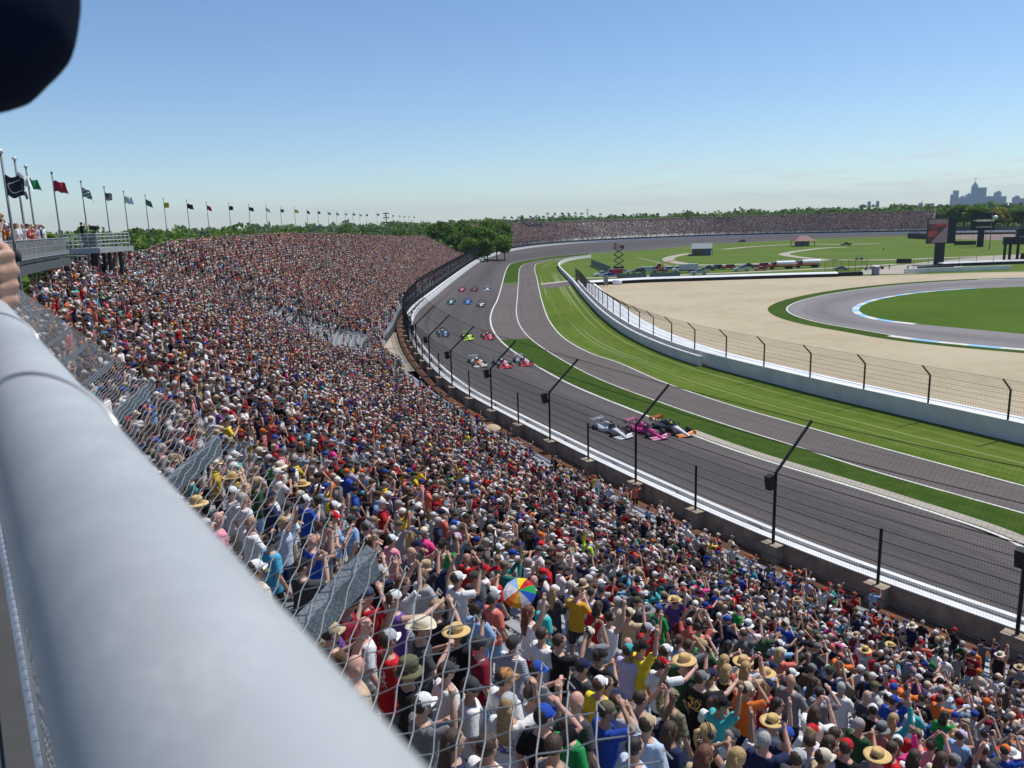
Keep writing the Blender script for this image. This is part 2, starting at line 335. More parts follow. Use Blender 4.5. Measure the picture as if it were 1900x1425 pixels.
# ------------------------------------------------------------------ ground, track, verges
gm = MB(); Rg = 14000.
gm.add([(-Rg, -Rg, -.3), (Rg, -Rg, -.3), (Rg, Rg, -.3), (-Rg, Rg, -.3)], [(0, 1, 2, 3)]); tag(gm.obj('ground', ground_mat('far_ground', (.075, .12, .03), (.06, .10, .025), (.10, .14, .045), .004, .05, 1)), kind='structure')
inf = np.vstack([L1[::2], [(700, 380), (500, 60), (180, -60), L1[0]+np.array([30, -40])]])
sheet('infield', inf, -.03, G_FIELD)
i1 = nearest_on(WALL, L1)
z_in = np.full(len(WALL), 0.)
ribbon('race_track', WALL-WN*.5, L1[i1], 1.42, z_in+.0, ASPH, across=4)
# apron between the track and the warm-up lane, in three pieces
def between(name, A, B, z, mat, sel=None, **k):
    a = A if sel is None else A[sel]; j = nearest_on(a, B); return ribbon(name, a, B[j], z, z, mat, **k)
yA, yB = gp(944, 629)[1], gp(938, 525)[1]
d1 = L1[:, 1]; ltop = gp(1096, 470)[1]
k = np.where((d1 < yA+.5))[0]; between('grass_strip', L1, L2, .004, G_STRIP, k)
k = np.where((d1 >= yA-2) & (d1 <= yB+2) & (L1[:, 0] < 60))[0]; between('apron_asphalt', L1, L2, .0045, ASPH2, k)
k = np.where((d1 >= yB-.5) & (d1 <= ltop) & (L1[:, 0] < 52))[0]; between('grass_strip', L1, L2, .004, G_STRIP, k)
between('warm_up_lane', L2, L3, .008, ASPH2)
between('grass_verge', L3, LW, .004, G_VERGE, across=3)
def inset(C, d):
    T = np.gradient(C, axis=0); T /= np.linalg.norm(T, axis=1)[:, None]; return C+np.c_[T[:, 1], -T[:, 0]]*d
kk = np.where(d1 < gp(1290, 800)[1])[0]
band('concrete_border', inset(L1, .75)[kk], 1.0, .014, CONC)
band('track_line', inset(L1, -.05), .30, .022, WHITE); band('lane_line', L2, .2, .02, WHITE); band('lane_line', L3, .22, .02, WHITE)
# crossing between the lane and the infield wall
cr = [gp(1003, 527), gp(1058, 521), gp(1066, 530), gp(1006, 536)]
sheet('crossing_asphalt', [p[:2] for p in cr], .012, ASPH2)
sheet('crossing_kerb', [p[:2] for p in [gp(1003, 526), gp(1058, 519.6), gp(1059, 522), gp(1003.5, 528.6)]], .016, CONC)
# gravel trap, road course, infield lawn
gv = [(1062, 514), (1085, 531), (1100, 528), (1180, 523.5), (1300, 519.5), (1450, 515), (1600, 512), (1700, 509), (1800, 506), (1900, 504)]
GV = np.vstack([[gp(x, y)[:2] for x, y in gv], [(300, 250), (330, 100), (150, -10), LW[0]+np.array([8, -8])], inset(LW, 3.)[:190:3]])
GV = np.vstack([[gp(x, y)[:2] for x, y in gv[2:]], [(330, 270), (360, 100), (160, -30)], inset(LW, 2.5)[np.where(LW[:, 1] < gp(1085, 556)[1])[0][::3]]])
sheet('gravel_trap', GV, .004, GRAVEL)
ro = [(1990, 653), (1900, 648), (1700, 629), (1600, 613), (1520, 599), (1474, 586), (1458, 573), (1478, 560), (1530, 547), (1600, 536), (1700, 526), (1800, 520), (1900, 517.5), (2100, 514)]
ri = [(1990, 628), (1900, 620), (1760, 607), (1690, 600), (1640, 594), (1604, 585), (1592, 574), (1612, 561), (1660, 550), (1720, 542), (1800, 536), (1900, 532), (2100, 527)]
RO, RI = extend(traced(ro), 60, 0), extend(traced(ri), 60, 0)
between('road_course', RO, RI, .02, ASPH3, across=2)
rg = inset(RO, -0.); GB = inset(RO, -3.6)
ribbon('course_grass', RO, GB, .012, .012, G_STRIP)
band('course_line', inset(RO, .2), .3, .026, WHITE)
sheet('infield_lawn', np.vstack([RI[::2], [(330, 230), (330, 60), (140, 20)]]), .012, G_LAWN)
def striped(name, C, w, z, h, step, cols):
    """a raised kerb with alternate painted blocks"""
    C = resample(C, step); mb = MB(); T = np.gradient(C, axis=0); T /= np.linalg.norm(T, axis=1)[:, None]; Sd = np.c_[T[:, 1], -T[:, 0]]
    for i in range(len(C)-1):
        q = [(*(C[i]-Sd[i]*w/2), z), (*(C[i+1]-Sd[i+1]*w/2), z), (*(C[i+1]+Sd[i+1]*w/2), z+h), (*(C[i]+Sd[i]*w/2), z+h)]
        b = [(*(C[i]+Sd[i]*(w/2+.02)), 0.), (*(C[i+1]+Sd[i+1]*(w/2+.02)), 0.)]
        mb.add(q+b, [(0, 1, 2, 3), (3, 2, 5, 4)], i % len(cols))
    return tag(mb.obj(name, cols), kind='structure')
BLUEP = M('kerb_blue', (.22, .47, .72), .6, var=.1); 
sel = np.where((RI[:, 1] > gp(1690, 600)[1]-1) & (RI[:, 0] < gp(1810, 535)[0]))[0]
striped('kerb', inset(RI[sel], -.5), 1.3, .024, .06, 4.2, [WHITE, BLUEP])
sel = np.where((RO[:, 1] < gp(1660, 622)[1]) & (RO[:, 1] > 45))[0]
striped('kerb', inset(RO[sel], -.7), 1.1, .024, .06, 4.2, [BLUEP, WHITE])
sel = np.where((RO[:, 0] > gp(1820, 520)[0]))[0]
striped('kerb', inset(RO[sel], -.7), 1.2, .024, .06, 6., [WHITE, BLUEP])
# infield paths
def path(name, px, w, mat=CONC, z=.006): return band(name, cat_rom([gp(x, y)[:2] for x, y in px], 60), w, z, mat)
path('path', [(1281, 470), (1258, 474), (1241, 479), (1250, 486), (1302, 491.5), (1400, 489.5), (1470, 486), (1552, 482.5), (1654, 482), (1760, 478), (1900, 473)], 5.5)
path('path', [(1342, 462.5), (1400, 457.5), (1474, 453.5), (1512, 453), (1560, 453.5), (1631, 452)], 5)
path('path', [(1570, 458.5), (1535, 460), (1480, 466), (1455, 471.5), (1470, 475.5), (1510, 480), (1552, 483)], 5)
path('path', [(1185, 478), (1225, 488), (1250, 496)], 2.0, M('worn_track', (.17, .19, .07), .9))
path('service_road', [(1064, 517), (1130, 514.5), (1250, 511), (1340, 507), (1450, 502), (1600, 494), (1665, 490)], 4.2)
sheet('concrete_pad', [gp(x, y)[:2] for x, y in [(1592, 509), (1600, 500), (1640, 495), (1720, 486), (1860, 473), (1900, 472), (1900, 478), (1800, 490), (1760, 502), (1690, 508)]], .008, CONC)
# ------------------------------------------------------------------ outer wall and catch fence
BLACKM = M('black_steel', (.012, .012, .013), .5, .3, .2)
WALLC = M('weathered_concrete', (.36, .29, .215), .9, 0, .3, 1.3, .4, 14)
WWHITE = M('white_wall_paint', (.74, .74, .73), .55, 0, .1, .8, .1, 6)
GALV = M('galvanised_steel', (.42, .44, .46), .45, .55, .15, 5)
P3 = lambda s, o, z: off(s, o, z)
wsel = WS
wall = MB().sweep(P3(wsel, 0, 0.), [(-.2, .9), (.2, .9), (.2, 2.46), (-.2, 2.46)]).obj('track_wall', WALLC)
tag(wall, 'brown weathered concrete track wall with white cap along the stand side of the bend', 'wall')
MB().sweep(P3(wsel, 0, 0.), [(-.27, 2.463), (.24, 2.463), (.24, 2.53), (-.27, 2.53)]).obj('wall_cap', WWHITE, wall)
MB().sweep(P3(wsel, 0, 0.), [(-.27, 1.3), (-.203, 1.3), (-.203, 2.46), (-.27, 2.46)]).obj('track_face', WWHITE, wall)
SP = 6.1
s_post = S0 + np.array([s_of(gp(1437, 1005, 2.5))[0]-S0])[0]*0
s_ref = s_of(gp(1437, 1005, 2.5))[0]
PS = np.array([s_ref+SP*i for i in range(-8, 140)]); PS = PS[(PS > 8) & (PS < WS[-1]-4)]
PS = PS[:100]
for i, s in enumerate(PS):
    p = off(np.array([s]), .52)[0]; t = np.interp(s, WS, np.unwrap(np.arctan2(WT[:, 1], WT[:, 0])))
    if s < s_ref+210:
        MB().box((*p, 1.55), (.95, .62, 1.7), t).box((*p, 2.41), (1.06, .72, .06), t).obj('pillar', WALLC, wall)
# energy absorbing barrier in front of the wall
saf = MB().sweep(P3(wsel, -1.05, 0.), [(-.16, 1.42), (.1, 1.42), (.1, 2.40), (-.16, 2.40)]).obj('safety_barrier', WWHITE)
tag(saf, 'white steel crash barrier standing a step in front of the track wall', 'crash barrier')
MB().sweep(P3(wsel, -1.06, 0.), [(-.20, 2.403), (.13, 2.403), (.13, 2.44), (-.20, 2.44)]).obj('barrier_cap', WWHITE, saf)
FOAM = M('barrier_foam', (.30, .30, .30), .9)
fm = MB()
for s in np.arange(20, WS[-1]-250, 7.4):
    p = off(np.array([s]), -.62)[0]; t = np.interp(s, WS, np.unwrap(np.arctan2(WT[:, 1], WT[:, 0]))); fm.box((*p, 2.05), (1.1, .60, .5), t)
fm.obj('foam_block', [FOAM], saf)['kind'] = 'stuff'
# fence on the wall
cf = tag(empty('catch_fence', (*off(np.array([s_ref]), .4)[0], 2.5)), 'tall black cable and mesh catch fence leaning over the track above the outer wall', 'fence')
cfl = np.array(cf.location); BOXES = []
for i, s in enumerate(PS):
    p = off(np.array([s]), .5)[0]; n = -wn_at(np.array([s]))[0]; tall = int(round((s-s_ref)/SP)) % 2 == 0
    mb = MB(); b = np.array([*p, 1.7])-cfl; k = np.array([*p, 6.4])-cfl
    if tall:
        tip = k+np.array([n[0]*2.7, n[1]*2.7, 2.45]); mb.tube([b, k], .085, 6).tube([k-(tip-k)*.015, k+(tip-k)*.5, tip], [.085, .085, .08], 6)
        po = mb.obj('post', BLACKM, cf)
        if s < s_ref+95 and int(round((s-s_ref)/SP)) != 2:
            q = k+np.array([-n[0]*.42, -n[1]*.42, -.42]); t = np.interp(s, WS, np.unwrap(np.arctan2(WT[:, 1], WT[:, 0])))
            R = np.array(Matrix.Rotation(t, 3, 'Z')@Matrix.Rotation(-.18, 3, 'X'))
            MB().box(q, (.36, .42, .78), R=R).box(q+np.array([n[0]*.28, n[1]*.28, .28]), (.08, .3, .08), t).box(q+np.array([n[0]*.28, n[1]*.28, -.2]), (.08, .3, .08), t).obj('loudspeaker', BLACKM, po)
    else:
        mb.tube([b, k+np.array([0, 0, -1.15])], .075, 6).obj('post', BLACKM, cf)
fs = np.arange(PS[0], PS[-1], 2.03)
def fence_line(o, z, ss=fs):
    p = np.c_[off(ss, o), np.full(len(ss), z)]-cfl; return p[:-1], p[1:]
for h, r in [(2.95, .02), (3.5, .02), (4.05, .02), (4.6, .02), (5.15, .02), (5.75, .02), (6.38, .024)]:
    wire_obj('cable', [fence_line(.42, h)], r, BLACKM, cf)
for t_ in (.5, .98): wire_obj('cable', [fence_line(.42-2.7*t_, 6.4+2.45*t_)], .024, BLACKM, cf)
MESHM = M('dark_mesh_wire', (.02, .02, .021), .6, .3)
v_s = np.arange(PS[0], PS[-1], .125)
A = np.c_[off(v_s, .43), np.full(len(v_s), 2.5)]-cfl; B = np.c_[off(v_s, .43), np.full(len(v_s), 6.4)]-cfl; C = np.c_[off(v_s, .43-2.7), np.full(len(v_s), 8.85)]-cfl
seg = [(A, B), (B[::2], C[::2])]
for z in np.arange(2.6, 6.4, .17): seg.append(fence_line(.43, z))
for t_ in np.linspace(.08, .95, 9): seg.append(fence_line(.43-2.7*t_, 6.4+2.45*t_))
wire_obj('wire_mesh', seg, .0042, MESHM, cf)
# the far bend goes on past the last post
v2 = np.arange(PS[-1], WS[-1]-6, .8); A = np.c_[off(v2, .43), np.full(len(v2), 2.5)]-cfl; B = np.c_[off(v2, .43), np.full(len(v2), 6.4)]-cfl
wire_obj('wire_mesh', [(A, B)]+[fence_line(.43, z, np.arange(PS[-1], WS[-1]-6, 4)) for z in np.arange(2.6, 6.5, .5)], .02, MESHM, cf)
# cinder strip and low mesh between the wall and the stand
ribbon('cinder_strip', off(ALLS, .25), off(ALLS, 1.75), 1.40, 1.47, DIRT, across=2)
lf = tag(empty('chain_link_fence', (*off(np.array([s_ref]), 2.6)[0], 1.2)), 'low rusty chain link fence between the cinder strip and the front benches', 'fence')
lfl = np.array(lf.location); ls = np.arange(10, s_of((-20, 200))[0], 3.05)
for z in (1.5, 2.35): wire_obj('rail', [(np.c_[off(ls[:-1], 1.72), np.full(len(ls)-1, z)]-lfl, np.c_[off(ls[1:], 1.72), np.full(len(ls)-1, z)]-lfl)], .022, MESHM, lf, 5)
ls2 = np.arange(10, s_of((-20, 200))[0], .16)
a, b = np.c_[off(ls2, 1.72), np.full(len(ls2), 1.45)]-lfl, np.c_[off(ls2, 1.72), np.full(len(ls2), 2.35)]-lfl
RUSTW = M('rusty_wire', (.12, .07, .045), .8)
wire_obj('wire_mesh', [(a[:-7], b[7:]), (a[7:], b[:-7])], .0035, RUSTW, lf)
# ------------------------------------------------------------------ infield wall and its fence
iw_b = np.where(LW[:, 1] < gp(1312, 684)[1]+.6)[0]; iw_a = np.where(LW[:, 1] >= gp(1312, 684)[1]-.6)[0]
GREYW = M('pale_wall_paint', (.72, .69, .64), .7, 0, .12, .5, .15, 5)
LWs = resample(smooth(resample(LW, 2.), 5, 2.), 3.)
ia = np.where(LWs[:, 1] >= gp(1312, 684)[1]-.6)[0]; ib = np.where(LWs[:, 1] < gp(1068, 530)[1])[0]
Za = lambda P, z=0.: np.c_[P, np.full(len(P), z)]
wa = MB().sweep(Za(LWs[ia]), [(-.25, 0), (.1, 0), (.1, 1.28), (-.25, 1.28)]).obj('infield_wall', GREYW)
tag(wa, 'pale infield wall of the bend, lower length that curls away at its far end', 'wall')
MB().sweep(Za(LWs[ia]), [(-.32, 1.283), (.16, 1.283), (.16, 1.37), (-.32, 1.37)]).obj('wall_cap', WWHITE, wa)
wb = MB().sweep(Za(inset(LWs, .9)[ib]), [(-.3, 0), (.0, 0), (.0, 1.78), (-.3, 1.78)]).obj('infield_wall', GREYW)
tag(wb, 'tall blank blue grey infield wall under the bent wire fence posts', 'wall')
FCURVE = resample(inset(LWs, 1.05)[np.where(LWs[:, 1] < gp(1072, 540)[1])[0]], .25)
fd = np.r_[0, np.cumsum(np.linalg.norm(np.diff(FCURVE, axis=0), axis=1))]
jf = tag(empty('catch_fence', (*FCURVE[0], 0)), 'thin brown wire fence with bent posts behind the pale infield wall', 'fence'); jl = np.array(jf.location)
BROWNS = M('brown_steel', (.085, .06, .045), .6, .3)
TF = np.gradient(FCURVE, axis=0); TF /= np.linalg.norm(TF, axis=1)[:, None]; NF = np.c_[-TF[:, 1], TF[:, 0]]    # towards the track
d_ref = fd[np.argmin(((FCURVE-gp(1702, 750, 1.9)[:2])**2).sum(1))]
for d in np.arange(d_ref-7.62*6, fd[-1], 7.62):
    if d < 0: continue
    i = np.searchsorted(fd, d); b = np.array([*FCURVE[i], .2])-jl; k = b+np.array([0, 0, 4.25]); tip = k+np.array([NF[i, 0]*1.15, NF[i, 1]*1.15, 1.05])
    MB().tube([b, k, tip], [.095, .095, .08], 6).obj('post', BROWNS, jf)
def jline(o, z, st=8): P = np.c_[FCURVE[::st]+NF[::st]*o, np.full(len(FCURVE[::st]), z)]-jl; return P[:-1], P[1:]
for z in np.arange(2.15, 4.5, .46): wire_obj('cable', [jline(0, z)], .014, BROWNS, jf)
wire_obj('cable', [jline(1.12, 5.5)], .016, BROWNS, jf)
a = np.c_[FCURVE, np.full(len(FCURVE), 1.9)]-jl; b = np.c_[FCURVE, np.full(len(FCURVE), 4.45)]-jl; c = np.c_[FCURVE+NF*1.1, np.full(len(FCURVE), 5.5)]-jl
wire_obj('wire_mesh', [(a, b), (b, c)]+[jline(0, z) for z in np.arange(2.0, 4.5, .2)]+[jline(t*1.1, 4.45+t*1.05) for t in (.2, .4, .6, .8)], .0065, M('brown_wire', (.10, .085, .07), .7, .3), jf)
# white covered tyre bank behind the wall
TB = resample(inset(LWs, 1.6)[np.where(LWs[:, 1] < gp(1078, 533)[1])[0]], 3.)
TBM = M('white_tarpaulin', (.78, .80, .82), .6, 0, .08, .35, .12, 1.2)
tb = MB().sweep(Za(TB), [(0, 0), (-4.2, 0), (-4.2, .95), (-3.9, 1.12), (-2.0, 1.30), (-.25, 1.34), (0, 1.2)]).obj('tyre_barrier', [TBM])
tag(tb, 'long white tarpaulin covered tyre barrier between the infield wall and the gravel', 'tyre barrier')
SEAM = M('tarpaulin_seam', (.42, .46, .50), .8)
sm_ = MB()
for o in (-1.1, -2.6): sm_.sweep(Za(TB), [(o, 1.25), (o-.07, 1.25), (o-.07, 1.345 if o > -2 else 1.27), (o, 1.345 if o > -2 else 1.27)])
for i in range(3, len(TB)-3, 9):
    T = TB[i+1]-TB[i]; T /= np.linalg.norm(T); Sx = np.array([T[1], -T[0]])
    sm_.add([(*(TB[i]+Sx*.2), 1.348), (*(TB[i]+T*.12+Sx*.2), 1.348), (*(TB[i]+T*.12+Sx*3.85), 1.135), (*(TB[i]+Sx*3.85), 1.135)], [(0, 1, 2, 3)])
sm_.obj('seam', SEAM, tb)
def block_wall(name, px, w, h, mats, label, cat, capn=None, cap_w=None):
    C = cat_rom([gp(x, y)[:2] for x, y in px], 50)
    o = MB().sweep(Za(C), [(-w/2, 0), (w/2, 0), (w/2, h), (-w/2, h)]).obj(name, mats[0]); tag(o, label, cat)
    if capn: cw = cap_w or w+.2; MB().sweep(Za(C), [(-cw/2, h+.003), (cw/2, h+.003), (cw/2*.7, h+.42), (-cw/2*.7, h+.42)]).obj(capn, mats[1], o)
    return o
DARKT = M('black_tyre_rubber', (.012, .012, .012), .8)
block_wall('tyre_barrier', [(1090, 530), (1180, 524.5), (1300, 520.5), (1450, 515.8), (1552, 513)], 2.6, 1.0, (DARKT, TBM), 'black tyre barrier with thick white cover along the far edge of the gravel', 'tyre barrier', 'cover')
block_wall('tyre_barrier', [(1556, 512.6), (1598, 510.8)], 1.8, 1.15, (DARKT, TBM), 'short bare black tyre stack ending the white covered barrier', 'tyre barrier')
block_wall('tyre_barrier', [(1744, 494.5), (1820, 491.5), (1960, 487)], 2.2, .95, (DARKT, TBM), 'black tyre barrier with white cover beside the big screen', 'tyre barrier', 'cover')
block_wall('tyre_barrier', [(1703, 497.5), (1768, 495.5)], 1.2, .55, (DARKT, TBM), 'low black tyre row at the foot of the big screen', 'tyre barrier')
block_wall('concrete_barrier', [(1678, 507), (1760, 504), (1876, 500)], .6, 1.35, (GREYW, WWHITE), 'grey concrete barrier on the gravel edge under the big screen', 'barrier')
# ------------------------------------------------------------------ lower grandstand
TREAD = .80
SG = s_of(gp(715, 640, 3))[0]
S_END = s_of((-20.6, 385))[0]
def sstep(x, a, b): t = np.clip((np.asarray(x, float)-a)/(b-a), 0, 1); return t*t*(3-2*t)
def fo(s): return 1.85+2.8*np.exp(-((np.asarray(s, float)-SG-2)/17)**2)
def zf(s): return 1.5+1.3*sstep(s, SG+6, SG+20)
def depth(s): return 33.-8.5*sstep(s, SG+70, S_END)
NROW = int(33./TREAD)+1
def row_o(s, k): return fo(s)+k*TREAD
S_BUMP = s_of((-4, 79))[0]
def rise(s): return .385+.024*sstep(s, S0+8, S0+45)+.024*np.exp(-((np.asarray(s, float)-S_BUMP)/22)**2)
def row_z(s, k): k = np.asarray(k, float); return zf(s)+.19*np.minimum(k, 10)+rise(s)*np.maximum(k-10, 0)
ALU = M('aluminium_plank', (.40, .41, .42), .45, .35, .12, 3)
STEEL = M('grey_painted_steel', (.20, .21, .22), .55, .2, .15, 3)
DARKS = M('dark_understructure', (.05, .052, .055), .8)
gss = np.arange(4, S_END+.1, 2.5); gss = np.r_[gss, S_END]
st = tag(empty('grandstand', (*off(np.array([s_ref]), 4.)[0], 1.2)), 'huge aluminium bleacher grandstand packed with standing spectators along the bend', 'grandstand')
stl = np.array(st.location)
V = []; 
for s in gss:
    K = np.arange(NROW); a = np.array([s]); d = depth(s)
    ok = np.minimum(row_o(s, K), fo(s)+d); ok2 = np.minimum(row_o(s, K)+TREAD, fo(s)+d); kk_ = np.minimum(K, int(d/TREAD))
    z = row_z(s, kk_); P0, n = wall_at(a)[0], wn_at(a)[0]
    pr = [np.r_[P0+n*fo(s), .3]]
    for q in range(NROW): pr += [np.r_[P0+n*ok[q], z[q]], np.r_[P0+n*ok2[q], z[q]]]
    pr.append(np.r_[P0+n*(fo(s)+d+.05), .0]); V.append(pr)
V = np.array(V); m = V.shape[1]
Fq = np.array([(i*m+j, i*m+j+1, (i+1)*m+j+1, (i+1)*m+j) for i in range(len(gss)-1) for j in range(m-1)])
npmesh('seating_deck', V.reshape(-1, 3)-stl, Fq, STEEL, st)
mbE = MB(); e = V[-1]-stl; mbE.add(e, [tuple(range(m))]); e0 = V[0]-stl; mbE.add(e0, [tuple(range(m-1, -1, -1))]); mbE.obj('side_panel', DARKS, st)
for k in range(NROW):
    ss = gss[(depth(gss) > k*TREAD+.4)]
    if len(ss) < 4: continue
    c = np.c_[off(ss, row_o(ss, k)+.62), row_z(ss, k)]-stl
    MB().sweep(c, [(-.13, .40), (.13, .40), (.13, .445), (-.13, .445)]).obj('bench', ALU, st)
# top rail along the back, front fascia and rail of the far block
RAILM = M('pale_rail_steel', (.50, .51, .50), .5, .4, .1)
def rail_run(name, ss, o, zb, hgts, parent, base, r=.03, post_step=2.4, mat=None):
    o_ = o(ss) if callable(o) else np.full(len(ss), o); z_ = zb(ss) if callable(zb) else np.full(len(ss), zb)
    P = np.c_[off(ss, o_), z_]-base; mb = MB()
    for h in hgts: mb.tube([p+UPV*h for p in P], r, 5)
    ps = np.arange(ss[0], ss[-1], post_step); Pp = np.c_[off(ps, np.interp(ps, ss, o_)), np.interp(ps, ss, z_)]-base
    for p in Pp: mb.tube([p, p+UPV*max(hgts)], r, 5)
    return mb.obj(name, mat or RAILM, parent)
rail_run('front_rail', np.arange(SG+14, S_END, 3.), lambda s: fo(s)-.12, lambda s: zf(s), (.55, 1.05), st, stl)
rail_run('back_rail', np.arange(s_of((-30, 95))[0], S_END, 4.), lambda s: fo(s)+depth(s)-.1, lambda s: row_z(s, (depth(s)/TREAD).astype(int)), (.55, 1.1), st, stl, post_step=4)
fas = np.arange(SG+12, S_END, 4.)
MB().sweep(np.c_[off(fas, fo(fas)-.05), np.zeros(len(fas))]-stl, [(-.04, 1.1), (.04, 1.1), (.04, 2.72), (-.04, 2.72)]).obj('front_fascia', DARKS, st)
# gap between the two blocks: walkway, steps and rails
beige = np.arange(SG-14, SG+26, 2.)
ribbon('walkway', off(beige, 1.85), off(beige, fo(beige)-.1), 1.5, 1.52, ground_mat('walk_concrete', (.42, .36, .27), (.37, .32, .24), (.47, .41, .32), .3, 1, 9))
def stair_rail(s, k0, k1, label, w=1.3):
    t = tag(empty('stair_rail', (*off(np.array([s]), row_o(s, k0))[0], row_z(s, k0))), label, 'railing', 'railings on the stand stairs'); b = np.array(t.location)
    for e_ in (-w/2, w/2):
        A_ = np.r_[off(np.array([s+e_]), row_o(s, k0))[0], row_z(s, k0)]-b; B_ = np.r_[off(np.array([s+e_]), row_o(s, k1))[0], row_z(s, k1)]-b
        mb = MB()
        for h in (.5, 1.0): mb.tube([A_+UPV*h, B_+UPV*h], .028, 5)
        for q in np.linspace(0, 1, 4): mb.tube([A_+(B_-A_)*q, A_+(B_-A_)*q+UPV], .028, 5)
        mb.obj('rail', RAILM, t)
    return t
stair_rail(SG+1, 1, 5, 'pale pipe railing beside the stairs in the gap of the stand')
stair_rail(SG+9, 2, 7, 'pale pipe railing at the edge of the far seating block')
stair_rail(SG-9, 0, 4, 'grey pipe railing at the foot of the stairs below the walkway')
def gate(s, o, label):
    z = 1.5 if o < 5 else 2.75
    t = np.interp(s, WS, np.unwrap(np.arctan2(WT[:, 1], WT[:, 0]))); p = off(np.array([s]), o)[0]; mb = MB()
    for dx in (-.8, .8): mb.box((dx, 0, 1.1), (.12, .12, 2.2))
    for z_ in (1.15, 2.15): mb.box((0, 0, z_), (1.48, .1, .12))
    g = mb.obj('gate_frame', WWHITE, None, loc=(*p, z)); g.rotation_euler = (0, 0, t+.9); tag(g, label, 'gate')
gate(SG+13, 5.2, 'white gate frame at the corner of the far seating block')
gate(SG+27, 4.0, 'white gate frame farther along the front rail of the far block')
# ------------------------------------------------------------------ upper deck (where the camera stands): floor, rail, net, far fence
FLOOR_Z = H-1.2
_far = [np.array([-26.9, 48.2])]
DK = np.array([RD[:2]*t for t in (-4, 0, 6, 13, 20, 27)]+[np.array([-18.2, 28.0]), np.array([-21.4, 34.3]), np.array([-24.2, 40.8]), np.array([-26.4, 47.]), np.array([-27.6, 51.])])
DKC = resample(cat_rom(DK, 200), .5)
DT = np.gradient(DKC, axis=0); DT /= np.linalg.norm(DT, axis=1)[:, None]; DN = np.c_[DT[:, 1], -DT[:, 0]]   # towards the track
dl = np.r_[0, np.cumsum(np.linalg.norm(np.diff(DKC, axis=0), axis=1))]-4
deck = tag(empty('upper_deck', (0, 0, FLOOR_Z)), 'grey upper deck of the grandstand that juts out over the lower rows', 'upper deck'); kb = np.array([0, 0, FLOOR_Z])
FLOORM = M('gritty_floor', (.34, .33, .31), .9, 0, .25, 2.5, .6, 60)
dz = lambda P, z: np.c_[P, np.full(len(P), z)]
V = np.concatenate([dz(DKC-DN*.07, 0), dz(DKC-DN*5.5, 0), dz(DKC-DN*5.5, -.25), dz(DKC-DN*.07, -.25)]); n = len(DKC)
Fq = np.array([(a*n+i, a*n+i+1, ((a+1) % 4)*n+i+1, ((a+1) % 4)*n+i) for a in range(4) for i in range(n-1)])
npmesh('floor', V, Fq, FLOORM, deck)
EDGE = M('deck_edge_steel', (.09, .095, .10), .5, .3, .15, 3)
MB().sweep(dz(DKC, 0), [(-.05, -.75), (.06, -.75), (.06, -.30), (-.05, -.30)]).obj('edge_beam', EDGE, deck)
MB().sweep(dz(DKC, 0), [(-.03, -.14), (.13, -.14), (.13, -.09), (-.03, -.09)]).obj('shade_strip', DARKS, deck)  # added dark strip that stands in for the shade along the floor edge
bm_ = MB(); 
for i in range(20, n-2, 10): bm_.box((*(DKC[i]-DN[i]*2.6), -.42), (5.2, .2, .34), math.atan2(DN[i, 1], DN[i, 0]))
bm_.obj('joist', DARKS, deck)['kind'] = 'stuff'
for k, dist in enumerate((14, 24, 34, 44, 53)):
    i = np.searchsorted(dl, dist); p = DKC[i]-DN[i]*4.2
    MB().box((*p, -5.0), (.4, .4, 9.2)).box((*p, -.6), (.8, .8, .2)).obj('column', DARKS, deck)
# second-row step carrying the people behind
V = np.concatenate([dz(DKC-DN*1.4, .004), dz(DKC-DN*1.4, .6), dz(DKC-DN*5.4, .6)]); ii = [i for i in range(n-1) if dl[i] > 22]
npmesh('step', V, np.array([(a*n+i, a*n+i+1, (a+1)*n+i+1, (a+1)*n+i) for a in range(2) for i in ii]), FLOORM, deck)
# rail under the camera
PIPE = ground_mat('brushed_galvanised_pipe', (.43, .45, .455), (.345, .368, .378), (.49, .505, .51), 5., 30, 300, .42, .02)
_b = PIPE.node_tree.nodes['Principled BSDF']; _b.inputs['Metallic'].default_value = .1; _b.inputs['Specular IOR Level'].default_value = .35; _b.inputs['Roughness'].default_value = .5
rl = tag(empty('handrail', (RN[0]*.033, RN[1]*.033, FLOOR_Z)), 'thick grey galvanised pipe handrail running close past the camera', 'handrail'); rb = np.array(rl.location)
ax = lambda t, dn=0., z=0.: RD*t+RN*dn+UPV*z
PZ = H-.113-FLOOR_Z
MB().tube([ax(t, 0, PZ) for t in np.linspace(-1.5, 24, 60)], .030, 40).obj('pipe', PIPE, rl, True)
BANDM = M('band_steel', (.62, .62, .62), .35, .35, .05)
for t in (.478, .955, 1.44, 1.92, 2.4, 2.88):
    mb = MB(); rr = .0305
    pts = [ax(t+.103*(1-(.5+.5*math.cos(a))**2), rr*math.cos(a), PZ+rr*math.sin(a)) for a in np.linspace(0, 2*PI, 41)[:-1]]
    mb.tube(pts, .0019, 8, closed=True, up=tuple(RD)); mb.obj('tension_band', BANDM, rl, True)
for t in (-.9, 1.5, 3.9, 6.3, 8.7, 11.1, 13.5, 16, 18.5, 21): MB().tube([ax(t, 0, -.2), ax(t, 0, PZ-.02)], .024, 10).obj('post', GALV, rl, True)
MB().tube([ax(-1.4, -.016, .10), ax(12, -.016, .10), ax(24, -.016, .10)], .019, 10).obj('lower_rail', GALV, rl, True)
CHAIN = M('chain_link_wire', (.27, .275, .28), .5, .15, .15)
